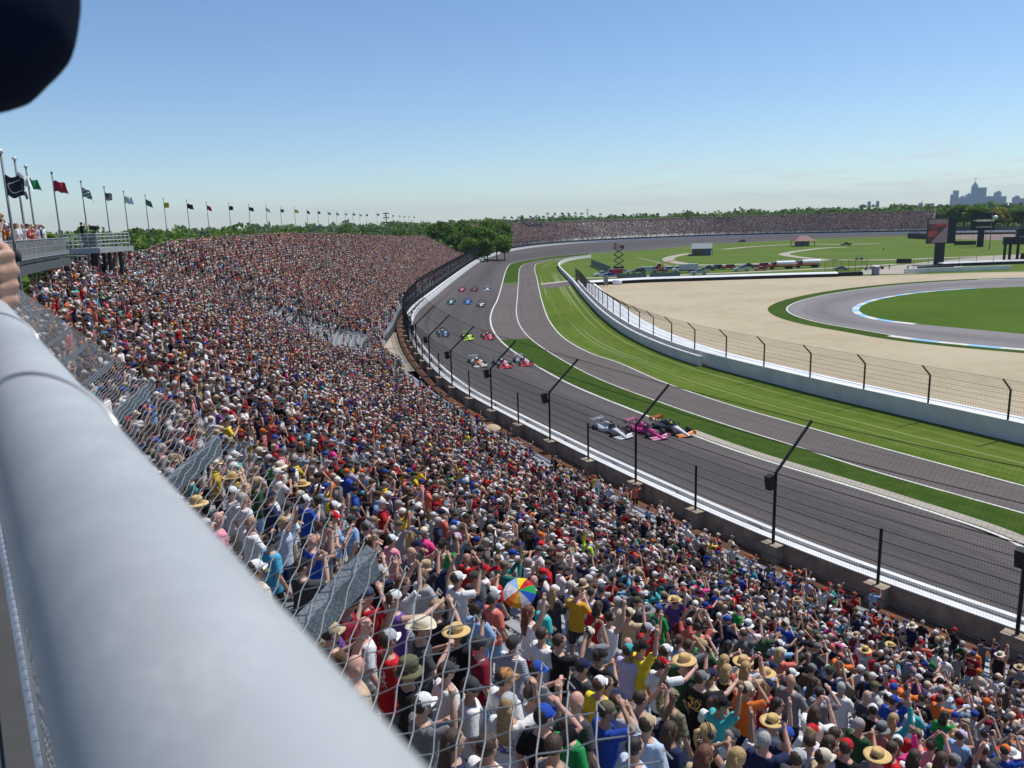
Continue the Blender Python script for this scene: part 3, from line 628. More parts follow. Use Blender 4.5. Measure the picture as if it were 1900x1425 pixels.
def chain(U, Vv, O, nu, nv, pitch, nrm, depth_=.004):
    """woven diamond mesh: zigzag wires running along Vv, each hooked into the next along U"""
    A, B = [], []
    for i in range(nu):
        k = np.arange(nv+1); side = ((k+i) % 2)*1.0
        P = O[None]+U[None]*((i+side)*pitch*.5)[:, None]+Vv[None]*(k*pitch*.5)[:, None]+nrm[None]*np.where(k % 2 == 0, depth_, -depth_)[:, None]
        A.append(P[:-1]); B.append(P[1:])
    return np.concatenate(A), np.concatenate(B)
a, b = chain(RD, UPV, ax(-1.2, -.012, .11), int(12/.03), int((PZ-.14)/.03), .06, RN)
wire_obj('wire_mesh', [(a, b)], .0016, CHAIN, rl, 4)
# canted debris net under the rail
net = tag(empty('debris_net', (*(RN[:2]*.1), FLOOR_Z)), 'canted chain link debris net on steel brackets just below the pipe handrail', 'safety net'); nb = np.array(net.location)
OUT = np.array([*(RN[:2]*.725), H-.75]); INN = np.array([*(RN[:2]*.07), H-1.19])
sl_ = (OUT-INN); WIDTH = np.linalg.norm(sl_); sv = sl_/WIDTH; nn = np.cross(RD, sv)
PIT = .0715
nvv = int(WIDTH/(PIT*.5)); nvv -= nvv % 2
u0 = .678*1.04+.002
cnt0 = -10
O = OUT-sv*(nvv*PIT*.5)+RD*(u0-12*PIT)-nb
NU = int(21/PIT)
a, b = chain(RD, sv, O, NU*2, nvv, PIT, nn, .0042)
# knuckled ends along the free edge
tips = O[None]+RD[None]*(np.arange(NU)*PIT)[:, None]+sv[None]*(nvv*PIT*.5)
t2 = tips+RD*.010+sv*.012; 
wire_obj('wire_mesh', [(a, b), (tips, t2), (t2, t2+RD*(-.022)-sv*.004)], .00135, CHAIN, net, 5)
BRK = M('bracket_steel', (.27, .30, .315), .6, .25, .22, 14, .35, 120)
for t in (.27, 1.68, 3.02, 4.32, 5.35, 6.42, 7.5, 8.6, 9.7, 10.8, 11.9, 13, 14.1, 15.2, 16.3, 17.4, 18.5):
    o_ = OUT+RD*t-nn*.0-nb; i_ = INN-sv*.05+RD*t-nb; zz = nn if nn[2] > 0 else -nn
    th = .055 if t < 4.5 else .03; w = RD*(.026 if t < 4.5 else .011); c = [o_-w-zz*.012, o_+w-zz*.012, i_+w-zz*.012, i_-w-zz*.012]; low = [p-zz*th-(sv*.03 if q < 2 else 0) for q, p in enumerate(c)]
    MB().add(c+low, [(0, 1, 2, 3), (7, 6, 5, 4), (0, 4, 5, 1), (1, 5, 6, 2), (2, 6, 7, 3), (3, 7, 4, 0)]).obj('bracket', BRK, net)
MB().tube([INN+RD*t-nb for t in (-1.2, 8, 20)], .012, 6).obj('tension_wire', GALV, net)
# the far end of the deck has its own chain link fence
fi = np.where(dl > 22)[0]; FP = DKC[fi]+DN[fi]*.02
ff = tag(empty('deck_fence', (*FP[0], FLOOR_Z)), 'galvanised chain link fence curving along the far end of the upper deck', 'fence'); fb = np.array(ff.location)
Z = lambda P, z: np.c_[P, np.full(len(P), FLOOR_Z+z)]-fb
for z, r in ((.92, .03), (.5, .016), (-.02, .03)): MB().tube(list(Z(FP[::4], z)), r, 6).obj('rail', GALV, ff)
for i in range(0, len(FP), 5): MB().tube([Z(FP[i:i+1], -.1)[0], Z(FP[i:i+1], .92)[0]], .028, 6).obj('post', GALV, ff)
FPf = resample(FP, .07); q = 13; DULLW = M('dull_wire', (.20, .21, .215), .6, .4)
wire_obj('wire_mesh', [(Z(FPf[:-q], 0), Z(FPf[q:], .91)), (Z(FPf[q:], 0), Z(FPf[:-q], .91))], .005, DULLW, ff)
MB().sweep(Z(FP[::2], 0), [(-.02, -.02), (.03, -.02), (.03, .20), (-.02, .20)]).obj('toe_board', M('perforated_steel', (.24, .255, .26), .5, .4, .2, 8), ff)
bag = MB().lath([(.02, .55), (.10, .5), (.17, .28), (.2, .08), (.15, -.02), (.02, -.05)], 10).tube([(0, 0, .55), (.03, 0, .8), (0, -.12, .9), (-.02, -.1, .6)], .02, 5).obj('backpack', M('black_nylon', (.015, .015, .018), .7, 0, .2, 8), None, True)
i = np.searchsorted(dl, 42.5); bag.location = (*(DKC[i]+DN[i]*.26), FLOOR_Z+.05); tag(bag, 'black backpack hung over the outside of the upper deck fence', 'backpack')
# ------------------------------------------------------------------ people
A_ = np.array
#        right elbow, right wrist, left elbow, left wrist, hand curl R, L
DN_R, DN_L = ((.26, -.03, 1.14), (.27, .08, .90)), ((-.26, -.03, 1.14), (-.27, .08, .90))
POSES = {
 'arms_down': (*DN_R, *DN_L, .5, .5, 0), 'look_side': (*DN_R, (-.25, .02, 1.13), (-.16, .22, 1.05), .5, .6, .5),
 'photo': ((.25, .24, 1.36), (.075, .36, 1.66), (-.25, .24, 1.36), (-.075, .36, 1.66), 1.0, 1.0, 0),
 'photo_high': ((.24, .16, 1.58), (.08, .24, 1.86), (-.24, .16, 1.58), (-.08, .24, 1.86), 1.0, 1.0, .2),
 'right_up': ((.26, .10, 1.64), (.22, .16, 1.92), *DN_L, .15, .5, .3), 'left_up': (*DN_R, (-.26, .10, 1.64), (-.20, .18, 1.90), .5, .9, -.2),
 'both_up': ((.29, .06, 1.62), (.27, .12, 1.91), (-.29, .06, 1.62), (-.27, .12, 1.91), .15, .15, 0),
 'clap': ((.27, .12, 1.17), (.05, .32, 1.34), (-.27, .12, 1.17), (-.05, .32, 1.34), .1, .1, .25),
 'shade': ((.31, .18, 1.50), (.10, .17, 1.685), *DN_L, .25, .5, .3), 'crossed': ((.28, .08, 1.15), (-.03, .22, 1.20), (-.28, .08, 1.15), (.03, .20, 1.24), .6, .6, -.3),
 'point': ((.29, .26, 1.40), (.26, .52, 1.46), *DN_L, .5, .5, .2), 'fist': ((.27, .20, 1.46), (.22, .22, 1.74), (-.27, .10, 1.15), (-.10, .30, 1.28), 1.2, .8, 0),
 'phone_right': ((.27, .20, 1.40), (.15, .36, 1.66), (-.26, .0, 1.14), (-.20, .2, 1.0), 1.0, .5, .1)}
PNAMES = list(POSES)
def limb(mb, pts, radii, n, mi, steps=1):
    P = cat_rom(pts, (len(pts)-1)*steps+1) if steps > 1 else A_(pts, float); R = np.interp(np.linspace(0, 1, len(P)), np.linspace(0, 1, len(radii)), radii)
    mb.tube(list(P), list(R), n, mi)
def body_rings(infl=0., zs=None):
    prof = [(.86, .155, .115, -.01), (.95, .168, .118, -.012), (1.08, .150, .105, 0), (1.22, .158, .112, .012), (1.34, .178, .115, .008), (1.41, .176, .098, 0), (1.455, .12, .08, -.008), (1.49, .066, .062, -.005)]
    return [(z, a+infl, b+infl, y) for z, a, b, y in prof if zs is None or zs[0] <= z <= zs[1]]
def torso(mb, n, mi, infl=0., zs=None):
    mb.rings([[A_([a*math.copysign(abs(math.cos(2*PI*j/n))**.8, math.cos(2*PI*j/n)), y+b*math.sin(2*PI*j/n), z]) for j in range(n)] for z, a, b, y in body_rings(infl, zs)], mi)
def rotz(P, a, c=(0, 0, 0)):
    P = A_(P, float)-A_(c); ca, sa = math.cos(a), math.sin(a); return np.stack([P[..., 0]*ca-P[..., 1]*sa, P[..., 0]*sa+P[..., 1]*ca, P[..., 2]], -1)+A_(c)
def hand(mb, el, wr, curl, side, mi=0):
    el, wr = A_(el, float), A_(wr, float); h = wr-el; h /= np.linalg.norm(h)
    inw = A_([-side, .35, 0.]); q = np.cross(h, inw); q /= np.linalg.norm(q); p = np.cross(q, h)        # q across the palm, p out of the palm
    mb.tube([wr-h*.01, wr+h*.035, wr+h*.085], [.026, .036, .036], 8, mi)
    for k, (o, L) in enumerate(((-.028, .066), (-.0095, .078), (.0095, .074), (.028, .058))):
        b = wr+h*.082+q*o; a1, a2 = curl*.55*(1+.08*k), curl*1.25*(1+.06*k)
        c1 = b+(h*math.cos(a1)+p*math.sin(a1))*L*.5; c2 = c1+(h*math.cos(a2)+p*math.sin(a2))*L*.55
        mb.tube([b, c1, c2], [.0105, .0095, .008], 5, mi)
    s = 1 if q[2] < 0 else -1
    b = wr+h*.03-q*.028; mb.tube([b, b-q*.022+h*.03+p*.012, b-q*.02*(1-curl*.5)+h*.055+p*.028*(.5+curl)], [.013, .012, .009], 5, mi)
def remesh(mb, voxel, name, smooth_it=2, hook=None):
    me = mb.mesh('tmp', [MATS['skin_fair']]); o = bpy.data.objects.new('tmp', me); COL.objects.link(o)
    r = o.modifiers.new('r', 'REMESH'); r.mode = 'VOXEL'; r.voxel_size = voxel; r.use_smooth_shade = True
    sm = o.modifiers.new('s', 'SMOOTH'); sm.factor = .5; sm.iterations = smooth_it
    dg = bpy.context.evaluated_depsgraph_get(); dg.update(); out = bpy.data.meshes.new_from_object(o.evaluated_get(dg)); out.name = name
    bpy.data.objects.remove(o); bpy.data.meshes.remove(me)
    out.polygons.foreach_set('use_smooth', [True]*len(out.polygons)); return out
def cloth(name, c, **k): return M(name, c, .85, 0, k.pop('var', .10), k.pop('scale', 9), .35, 28, spec=.2)
SKINS = [M('skin_fair', (.52, .31, .22), .55, 0, .08, 12), M('skin_tan', (.42, .235, .155), .55, 0, .08, 12), M('skin_pink', (.56, .30, .225), .55, 0, .1, 12), M('skin_brown', (.20, .105, .065), .55, 0, .08, 12)]
EYEM = M('eye_dark', (.03, .02, .018), .3); LIPM = M('lips', (.40, .14, .12), .5)
HAIRS = {'brown': M('hair_brown', (.05, .028, .015), .6, 0, .3, 30, .6, 60), 'black': M('hair_black', (.012, .010, .009), .5, 0, .3, 30, .6, 60), 'blond': M('hair_blond', (.42, .28, .12), .6, 0, .25, 30, .6, 60), 'auburn': M('hair_auburn', (.13, .045, .02), .6, 0, .3, 30, .6, 60), 'grey': M('hair_grey', (.36, .35, .33), .7, 0, .2, 30, .6, 60)}
CLOTH = {'white': (.72, .72, .72), 'light grey': (.42, .42, .43), 'grey': (.19, .195, .205), 'charcoal': (.055, .057, .062), 'black': (.014, .014, .016), 'navy': (.018, .025, .07), 'royal blue': (.02, .07, .38), 'light blue': (.26, .44, .68), 'cyan': (.07, .38, .58), 'turquoise': (.05, .42, .43), 'teal green': (.02, .16, .14), 'green': (.02, .28, .07), 'olive': (.13, .125, .07), 'dark green': (.025, .075, .035), 'neon yellow': (.55, .78, .04), 'yellow': (.78, .58, .03), 'mustard': (.60, .34, .03), 'orange': (.70, .17, .03), 'coral': (.66, .16, .12), 'red': (.50, .015, .02), 'maroon': (.20, .012, .025), 'pink': (.72, .26, .34), 'hot pink': (.72, .05, .24), 'purple': (.13, .06, .25), 'lilac': (.52, .45, .64), 'brown': (.10, .06, .035), 'tan': (.47, .36, .22), 'cream': (.64, .57, .43), 'straw': (.60, .42, .18)}
CM = {k: cloth('cloth_'+k.replace(' ', '_'), v) for k, v in CLOTH.items()}
def add_print(m, ink, seed):
    nt = m.node_tree; N, L = nt.nodes.new, nt.links.new; b = nt.nodes['Principled BSDF']; src = b.inputs['Base Color'].links[0].from_socket
    tc = N('ShaderNodeTexCoord'); sp = N('ShaderNodeSeparateXYZ'); L(tc.outputs['Object'], sp.inputs[0])
    def box(sock, c, h):
        a = N('ShaderNodeMath'); a.operation = 'SUBTRACT'; a.inputs[1].default_value = c; L(sock, a.inputs[0]); q = N('ShaderNodeMath'); q.operation = 'ABSOLUTE'; L(a.outputs[0], q.inputs[0]); l = N('ShaderNodeMath'); l.operation = 'LESS_THAN'; l.inputs[1].default_value = h; L(q.outputs[0], l.inputs[0]); return l.outputs[0]
    n = N('ShaderNodeTexNoise'); n.inputs['Scale'].default_value = 22; n.inputs['Detail'].default_value = 1; mp = N('ShaderNodeMapping'); mp.inputs['Location'].default_value = (seed, seed*.7, 0); mp.inputs['Scale'].default_value = (1, 1, 1.8); L(tc.outputs['Object'], mp.inputs[0]); L(mp.outputs[0], n.inputs['Vector'])
    g = N('ShaderNodeMath'); g.operation = 'GREATER_THAN'; g.inputs[1].default_value = .52; L(n.outputs['Fac'], g.inputs[0]); f = g.outputs[0]
    for k in (box(sp.outputs['X'], 0, .105), box(sp.outputs['Z'], 1.24, .11)): mu = N('ShaderNodeMath'); mu.operation = 'MULTIPLY'; L(f, mu.inputs[0]); L(k, mu.inputs[1]); f = mu.outputs[0]
    mx = N('ShaderNodeMix'); mx.data_type = 'RGBA'; mx.inputs[7].default_value = (*ink, 1); L(f, mx.inputs[0]); L(src, mx.inputs[6]); L(mx.outputs[2], b.inputs['Base Color']); return m
PRINTED = {}
for i_, (k_, ink_) in enumerate((('white', (.12, .13, .3)), ('black', (.5, .45, .35)), ('navy', (.6, .6, .62)), ('grey', (.5, .1, .08)), ('charcoal', (.55, .3, .12)), ('red', (.7, .68, .66)), ('light grey', (.08, .1, .2)), ('royal blue', (.7, .7, .7)), ('maroon', (.6, .45, .2)))):
    PRINTED[k_] = add_print(cloth('cloth_printed_'+k_.replace(' ', '_'), CLOTH[k_]), ink_, i_*3.1)
def check_mat(name, c1, c2, sc):
    m, nt, b = node_mat(name); N, L = nt.nodes.new, nt.links.new; tc = N('ShaderNodeTexCoord'); ck = N('ShaderNodeTexChecker'); ck.inputs['Scale'].default_value = sc
    ck.inputs[1].default_value = (*c1, 1); ck.inputs[2].default_value = (*c2, 1); L(tc.outputs['Object'], ck.inputs[0]); L(ck.outputs[0], b.inputs['Base Color']); b.inputs['Roughness'].default_value = .85; return m
def stripe_mat(name, c1, c2, sc, axis='Z'):
    m, nt, b = node_mat(name); N, L = nt.nodes.new, nt.links.new; tc = N('ShaderNodeTexCoord'); w = N('ShaderNodeTexWave'); w.bands_direction = axis; w.inputs['Scale'].default_value = sc; w.inputs['Distortion'].default_value = .6
    r = N('ShaderNodeValToRGB'); r.color_ramp.interpolation = 'CONSTANT'; r.color_ramp.elements[0].color = (*c1, 1); r.color_ramp.elements[1].color = (*c2, 1); r.color_ramp.elements[1].position = .55
    L(tc.outputs['Object'], w.inputs[0]); L(w.outputs['Fac'], r.inputs[0]); L(r.outputs[0], b.inputs['Base Color']); b.inputs['Roughness'].default_value = .85; return m
CM['blue checked'] = check_mat('cloth_blue_checked', (.25, .42, .68), (.66, .70, .76), 60); CM['black checked'] = check_mat('cloth_black_checked', (.02, .02, .02), (.45, .45, .45), 55)
CM['striped'] = stripe_mat('cloth_striped', (.66, .66, .70), (.07, .08, .14), 14); CM['red striped'] = stripe_mat('cloth_red_striped', (.68, .66, .66), (.5, .03, .04), 22)
CM['camo'] = M('cloth_camo', (.17, .15, .09), .85, 0, .75, 26); CM['orange camo'] = M('cloth_orange_camo', (.36, .17, .06), .85, 0, .8, 26)
CM['star spangled'] = M('cloth_star_spangled', (.05, .06, .12), .85, 0, .95, 60)
HEADC = A_([0, .012, 1.645])
BODY, SHIRT, LOWER, YAW = {}, {}, {}, {}
def make_pose(nm):
    re, rw, le, lw, cr_, cl_, yaw = POSES[nm]; yaw = -yaw; YAW[nm] = yaw
    mb = MB(); torso(mb, 14, 0, -.008)
    mb.tube([(0, -.012, 1.45), (0, .004, 1.57)], [.060, .056], 10)
    h = MB(); h.ell(HEADC, (.076, .097, .118), 14, 10); h.ell((0, .045, 1.575), (.052, .058, .055), 12, 8); h.ell((0, .112, 1.632), (.013, .02, .026), 8, 6); h.ell((0, .098, 1.582), (.026, .012, .012), 8, 6)
    h.ell((0, .085, 1.672), (.055, .02, .014), 10, 6)
    for sx in (-1, 1): h.ell((sx*.078, .0, 1.632), (.013, .022, .034), 8, 6)
    mb.add(rotz(h.v, yaw, (0, 0, 0)), h.f)
    for sx, (e, w, c) in ((1, (re, rw, cr_)), (-1, (le, lw, cl_))):
        sh = A_([sx*.175, 0, 1.395]); limb(mb, [sh-A_([sx*.03, 0, 0]), sh+(A_(e)-sh)*.5, e, A_(e)+(A_(w)-A_(e))*.45, w], [.058, .05, .041, .040, .027], 10, 0); hand(mb, e, w, c, sx)
        mb.tube([(sx*.085, -.01, .92), (sx*.10, .01, .70), (sx*.10, .005, .50), (sx*.105, -.02, .33), (sx*.105, -.025, .09)], [.088, .074, .054, .055, .036], 10)
        mb.tube([(sx*.105, -.05, .04), (sx*.112, .03, .045), (sx*.12, .15, .028)], [.04, .045, .034], 8)
    me = remesh(mb, .0095, 'body'); me.materials.clear()
    for m_ in (SKINS[0], EYEM, LIPM, CM['white']): me.materials.append(m_)
    c = np.empty(len(me.polygons)*3); me.polygons.foreach_get('center', c); c = c.reshape(-1, 3); q = rotz(c, -yaw)
    mi = np.zeros(len(c), np.int32)
    for sx in (-1, 1): mi[(np.abs(q[:, 0]-sx*.031) < .014) & (np.abs(q[:, 2]-1.648) < .008) & (q[:, 1] > .07)] = 1
    mi[(np.abs(q[:, 0]) < .022) & (np.abs(q[:, 2]-1.582) < .007) & (q[:, 1] > .085)] = 2
    mi[(c[:, 2] < .10) & (np.abs(c[:, 0]) < .3)] = 3
    me.polygons.foreach_set('material_index', mi); BODY[nm] = me
    for kind in ('tee', 'tank', 'long'):
        mb = MB(); torso(mb, 16, 0, .014, (.9, 1.46)); mb.rings([[A_([.19*math.cos(2*PI*j/16), -.01+.135*math.sin(2*PI*j/16), z]) for j in range(16)] for z in (.84, .95)])
        for sx, e, w in ((1, re, rw), (-1, le, lw)):
            sh = A_([sx*.165, 0, 1.405]); e = A_(e); w = A_(w)
            if kind == 'tee': mb.tube([sh-A_([sx*.06, 0, 0]), sh, sh+(e-sh)*.45, sh+(e-sh)*.82], [.062, .074, .071, .073], 10)
            elif kind == 'long': mb.tube([sh-A_([sx*.06, 0, 0]), sh, sh+(e-sh)*.5, e, e+(w-e)*.5, e+(w-e)*.93], [.062, .074, .064, .056, .05, .042], 10)
        SHIRT[nm, kind] = remesh(mb, .013, 'shirt', 3)
def make_lower():
    for kind, zl in (('shorts', .50), ('trousers', .09)):
        mb = MB(); mb.rings([[A_([a*math.cos(2*PI*j/14), -.01+b*math.sin(2*PI*j/14), z]) for j in range(14)] for z, a, b in ((.80, .165, .125), (.90, .178, .13), (1.02, .165, .12))])
        for sx in (-1, 1):
            if kind == 'shorts': mb.tube([(sx*.085, -.01, .93), (sx*.10, .008, .72), (sx*.105, .005, zl)], [.095, .092, .088], 10)
            else: mb.tube([(sx*.085, -.01, .93), (sx*.10, .008, .70), (sx*.10, .005, .48), (sx*.105, -.02, zl)], [.095, .084, .066, .058], 10)
        LOWER[kind] = remesh(mb, .014, kind, 2)
for nm in PNAMES: make_pose(nm)
make_lower()
# headwear, in head coordinates (origin at the person's feet, like the body)
HAT = {}
def mk_hats():
    def done(k, mb, nm, sub=True): HAT[k] = mb.mesh(nm, [CM['white'], CM['white']], True)
    dome = lambda mb, r=(.087, .108, .10), z=1.668, mi=0: mb.ell((0, .008, z), r, 16, 7, mi, z0=-.12)
    mb = MB(); dome(mb); br = []
    for i in range(9):
        a = math.radians(-62+i*15.5); x, y = .078*math.sin(a)/.88, .008+.098*math.cos(a); L = .082*max(0, math.cos(a*1.35))
        L *= .88; br.append(((x, y, 1.672), (x*1.05, y+L, 1.662-.018*abs(math.sin(a))*2)))
    V = [p for b in br for p in b]+[(p[0], p[1], p[2]-.006) for b in br for p in b]; n2 = len(V)//2
    Fs = [(2*i, 2*i+1, 2*i+3, 2*i+2) for i in range(8)]+[(n2+2*i+2, n2+2*i+3, n2+2*i+1, n2+2*i) for i in range(8)]+[(2*i+1, n2+2*i+1, n2+2*i+3, 2*i+3) for i in range(8)]
    mb.add(V, Fs, 1); mb.ell((0, .008, 1.765), (.010, .010, .007), 8, 4, 0); done('cap', mb, 'cap')
    def brimmed(key, nm, rb, droop, curl=0., crown=(.088, .106, .115), flat=False):
        mb = MB(); n = 24; R = []
        prof = [(.5, .0, 1.735)] if False else []
        for t, zt in ((1.0, 0), (.35, 0.0)): pass
        top = 1.675; rings = []
        def ring(f, z): return [A_([f*rb*math.cos(2*PI*j/n)*.95, .008+f*rb*math.sin(2*PI*j/n), z(2*PI*j/n)]) for j in range(n)]
        lo = lambda f, o: ring(f, lambda a: top+o-droop*f+curl*f*f*abs(math.cos(a))**1.5)
        inner = .085/rb
        rings = [lo(inner, -.008), lo(.75, -.006), lo(1., -.003), lo(1., .003), lo(.75, 0), lo(inner, 0)]
        mb.rings(rings, 0, cap=False)
        cw = [(1.0, 0.), (.97, .05), (.88, .085 if not flat else .1), (.55, .105), (.1, .10 if not flat else .108)]
        mb.rings([[A_([crown[0]*f*math.cos(2*PI*j/n), .008+crown[1]*f*math.sin(2*PI*j/n), top-.01+zz*crown[2]/.1]) for j in range(n)] for f, zz in cw], 0)
        mb.rings([[A_([(crown[0]+.003)*math.cos(2*PI*j/n), .008+(crown[1]+.003)*math.sin(2*PI*j/n), top+zz]) for j in range(n)] for zz in (-.004, .02)], 1, cap=False)
        done(key, mb, nm)
    brimmed('straw', 'straw_hat', .205, .012, .01); brimmed('cowboy', 'cowboy_hat', .20, .0, .065, flat=True); brimmed('bucket', 'bucket_hat', .155, .055); brimmed('sun', 'sun_hat', .20, .035)
    mb = MB(); mb.ell((0, -.008, 1.668), (.086, .104, .104), 16, 9, 0)
    def crop(mb, cond):
        keep = [f for f in mb.f if not cond(np.mean([mb.v[i] for i in f], axis=0))]; mb.m = [0]*len(keep); mb.f = keep
    face = lambda p: (p[1] > .035 and p[2] < 1.695) or (p[2] < 1.60 and p[1] > -.02) or p[2] < 1.575
    crop(mb, face); done('short hair', mb, 'hair')
    def hairlong(key, L, w, pony=False):
        mb = MB(); mb.ell((0, -.01, 1.666), (.09, .108, .108), 16, 9, 0); crop(mb, face)
        if pony: mb.tube([(0, -.10, 1.70), (0, -.155, 1.68), (0, -.165, 1.58), (0, -.14, 1.44)], [.022, .034, .032, .012], 9)
        else: mb.rings([[A_([w*f*math.cos(2*PI*j/12), y+.045*f*math.sin(2*PI*j/12), z]) for j in range(12)] for z, f, y in ((1.70, .8, -.062), (1.60, 1., -.075), (1.50, 1.05, -.09), (1.62-L*.6, 1.0, -.115), (1.62-L, .6, -.12))])
        done(key, mb, 'hair')
    hairlong('long hair', .36, .092); hairlong('bob hair', .17, .098); hairlong('ponytail', 0, 0, True)
    mb = MB(); a = np.linspace(0, PI, 11); mb.tube([(.094*math.cos(t), -.0, 1.655+.125*math.sin(t)) for t in a], .009, 6, 0)
    for sx in (-1, 1): mb.tube([(sx*.072, 0, 1.64), (sx*.112, 0, 1.64)], [.042, .038], 12, 0)
    done('headphones', mb, 'headphones')
    mb = MB()
    for sx in (-1, 1): mb.ell((sx*.034, .096, 1.650), (.029, .014, .019), 8, 5); mb.tube([(sx*.06, .088, 1.655), (sx*.084, -.01, 1.648)], .004, 4)
    mb.tube([(-.02, .108, 1.655), (.02, .108, 1.655)], .005, 4); done('sunglasses', mb, 'sunglasses')
    mb = MB(); mb.ell((0, .008, 1.672), (.086, .106, .095), 16, 7, 0, z0=-.2); mb.tube([(0, -.09, 1.66), (.02, -.12, 1.62), (.03, -.12, 1.55)], [.02, .018, .008], 6, 0); done('bandana', mb, 'bandana')
mk_hats()
SKULL = None
def slot_mat(o, i, m): o.material_slots[i].link = 'OBJECT'; o.material_slots[i].material = m
GLASSM = M('dark_lens', (.01, .01, .012), .15, 0, .05); PHONEM = M('phone_black', (.012, .012, .014), .25, 0, .05); CUPM = M('headset_black', (.015, .015, .016), .4)
NPEOPLE = []; HELD = []
def person(loc, facing, label, group, pose='arms_down', shirt='white', kind='tee', hat=None, hatc='white', brimc=None, hair='brown', lower='shorts', lowc='charcoal', skin=0, shades=False, phones=False, scale=1., back=False):
    o = bpy.data.objects.new('person', BODY[pose]); COL.objects.link(o); o.location = loc; o.rotation_euler = (0, 0, facing); o.scale = (scale,)*3
    slot_mat(o, 0, SKINS[skin]); tag(o, label, 'person', group)
    yaw = YAW[pose]
    def child(me, nm, mats, rz=0.):
        c = bpy.data.objects.new(nm, me); COL.objects.link(c); c.parent = o; c.rotation_euler = (0, 0, rz)
        for i, m_ in enumerate(mats): slot_mat(c, i, m_)
        return c
    child(SHIRT[pose, kind], {'tee': 'shirt', 'tank': 'tank_top', 'long': 'long_sleeved_shirt'}[kind], [PRINTED[shirt] if shirt in PRINTED and kind == 'tee' and random.random() < .45 else CM[shirt]])
    child(LOWER[lower], lower, [CM[lowc]])
    hairy = hair in HAIRS
    if hat in ('cap', 'straw', 'cowboy', 'bucket', 'sun', 'bandana'):
        child(HAT[hat], HAT[hat].name.split('.')[0], [CM[hatc], CM[brimc or hatc]], yaw+(PI if back else 0))
        if hairy: child(HAT['short hair'], 'hair', [HAIRS[hair]]*2, yaw).scale = (.985, .985, .995)
    elif hat in ('short hair', 'long hair', 'bob hair', 'ponytail'): child(HAT[hat], 'hair', [HAIRS[hair]]*2, yaw)
    elif hat == 'cap long hair':
        child(HAT['cap'], 'cap', [CM[hatc], CM[brimc or hatc]], yaw); child(HAT['long hair'], 'hair', [HAIRS[hair]]*2, yaw).scale = (.98, .98, .992)
    if shades: child(HAT['sunglasses'], 'sunglasses', [GLASSM]*2, yaw)
    if phones: child(HAT['headphones'], 'headphones', [CUPM]*2, yaw).scale = (1.06, 1, 1.012)
    NPEOPLE.append(o)
    return o
PHONE_ME = None
def hold_phone(o, pose, label):
    """the telephone is a thing of its own between the hands of its owner"""
    re, rw, le, lw = [A_(q) for q in POSES[pose][:4]]
    one = pose == 'phone_right'; c = (rw+lw)/2+A_([0, .035, .075]) if not one else rw+A_([-.02, .05, .09])
    global PHONE_ME
    if PHONE_ME is None:
        mb = MB(); mb.box((0, 0, 0), (.15, .009, .074)).box((0, -.0052, 0), (.138, .001, .066), mi=1); PHONE_ME = mb.mesh('mobile_phone', [PHONEM, M('phone_screen', (.05, .06, .08), .15, 0, .3, 9)])
    p = bpy.data.objects.new('mobile_phone', PHONE_ME); COL.objects.link(p); M_ = Matrix.Translation(o.location)@Matrix.Rotation(o.rotation_euler.z, 4, 'Z')@Matrix.Scale(o.scale[0], 4)
    p.matrix_world = M_@Matrix.Translation(c)@(Matrix.Rotation(PI/2, 4, 'Y') if one else Matrix.Identity(4)); tag(p, label, 'phone', 'phones held up by spectators'); HELD.append(p)
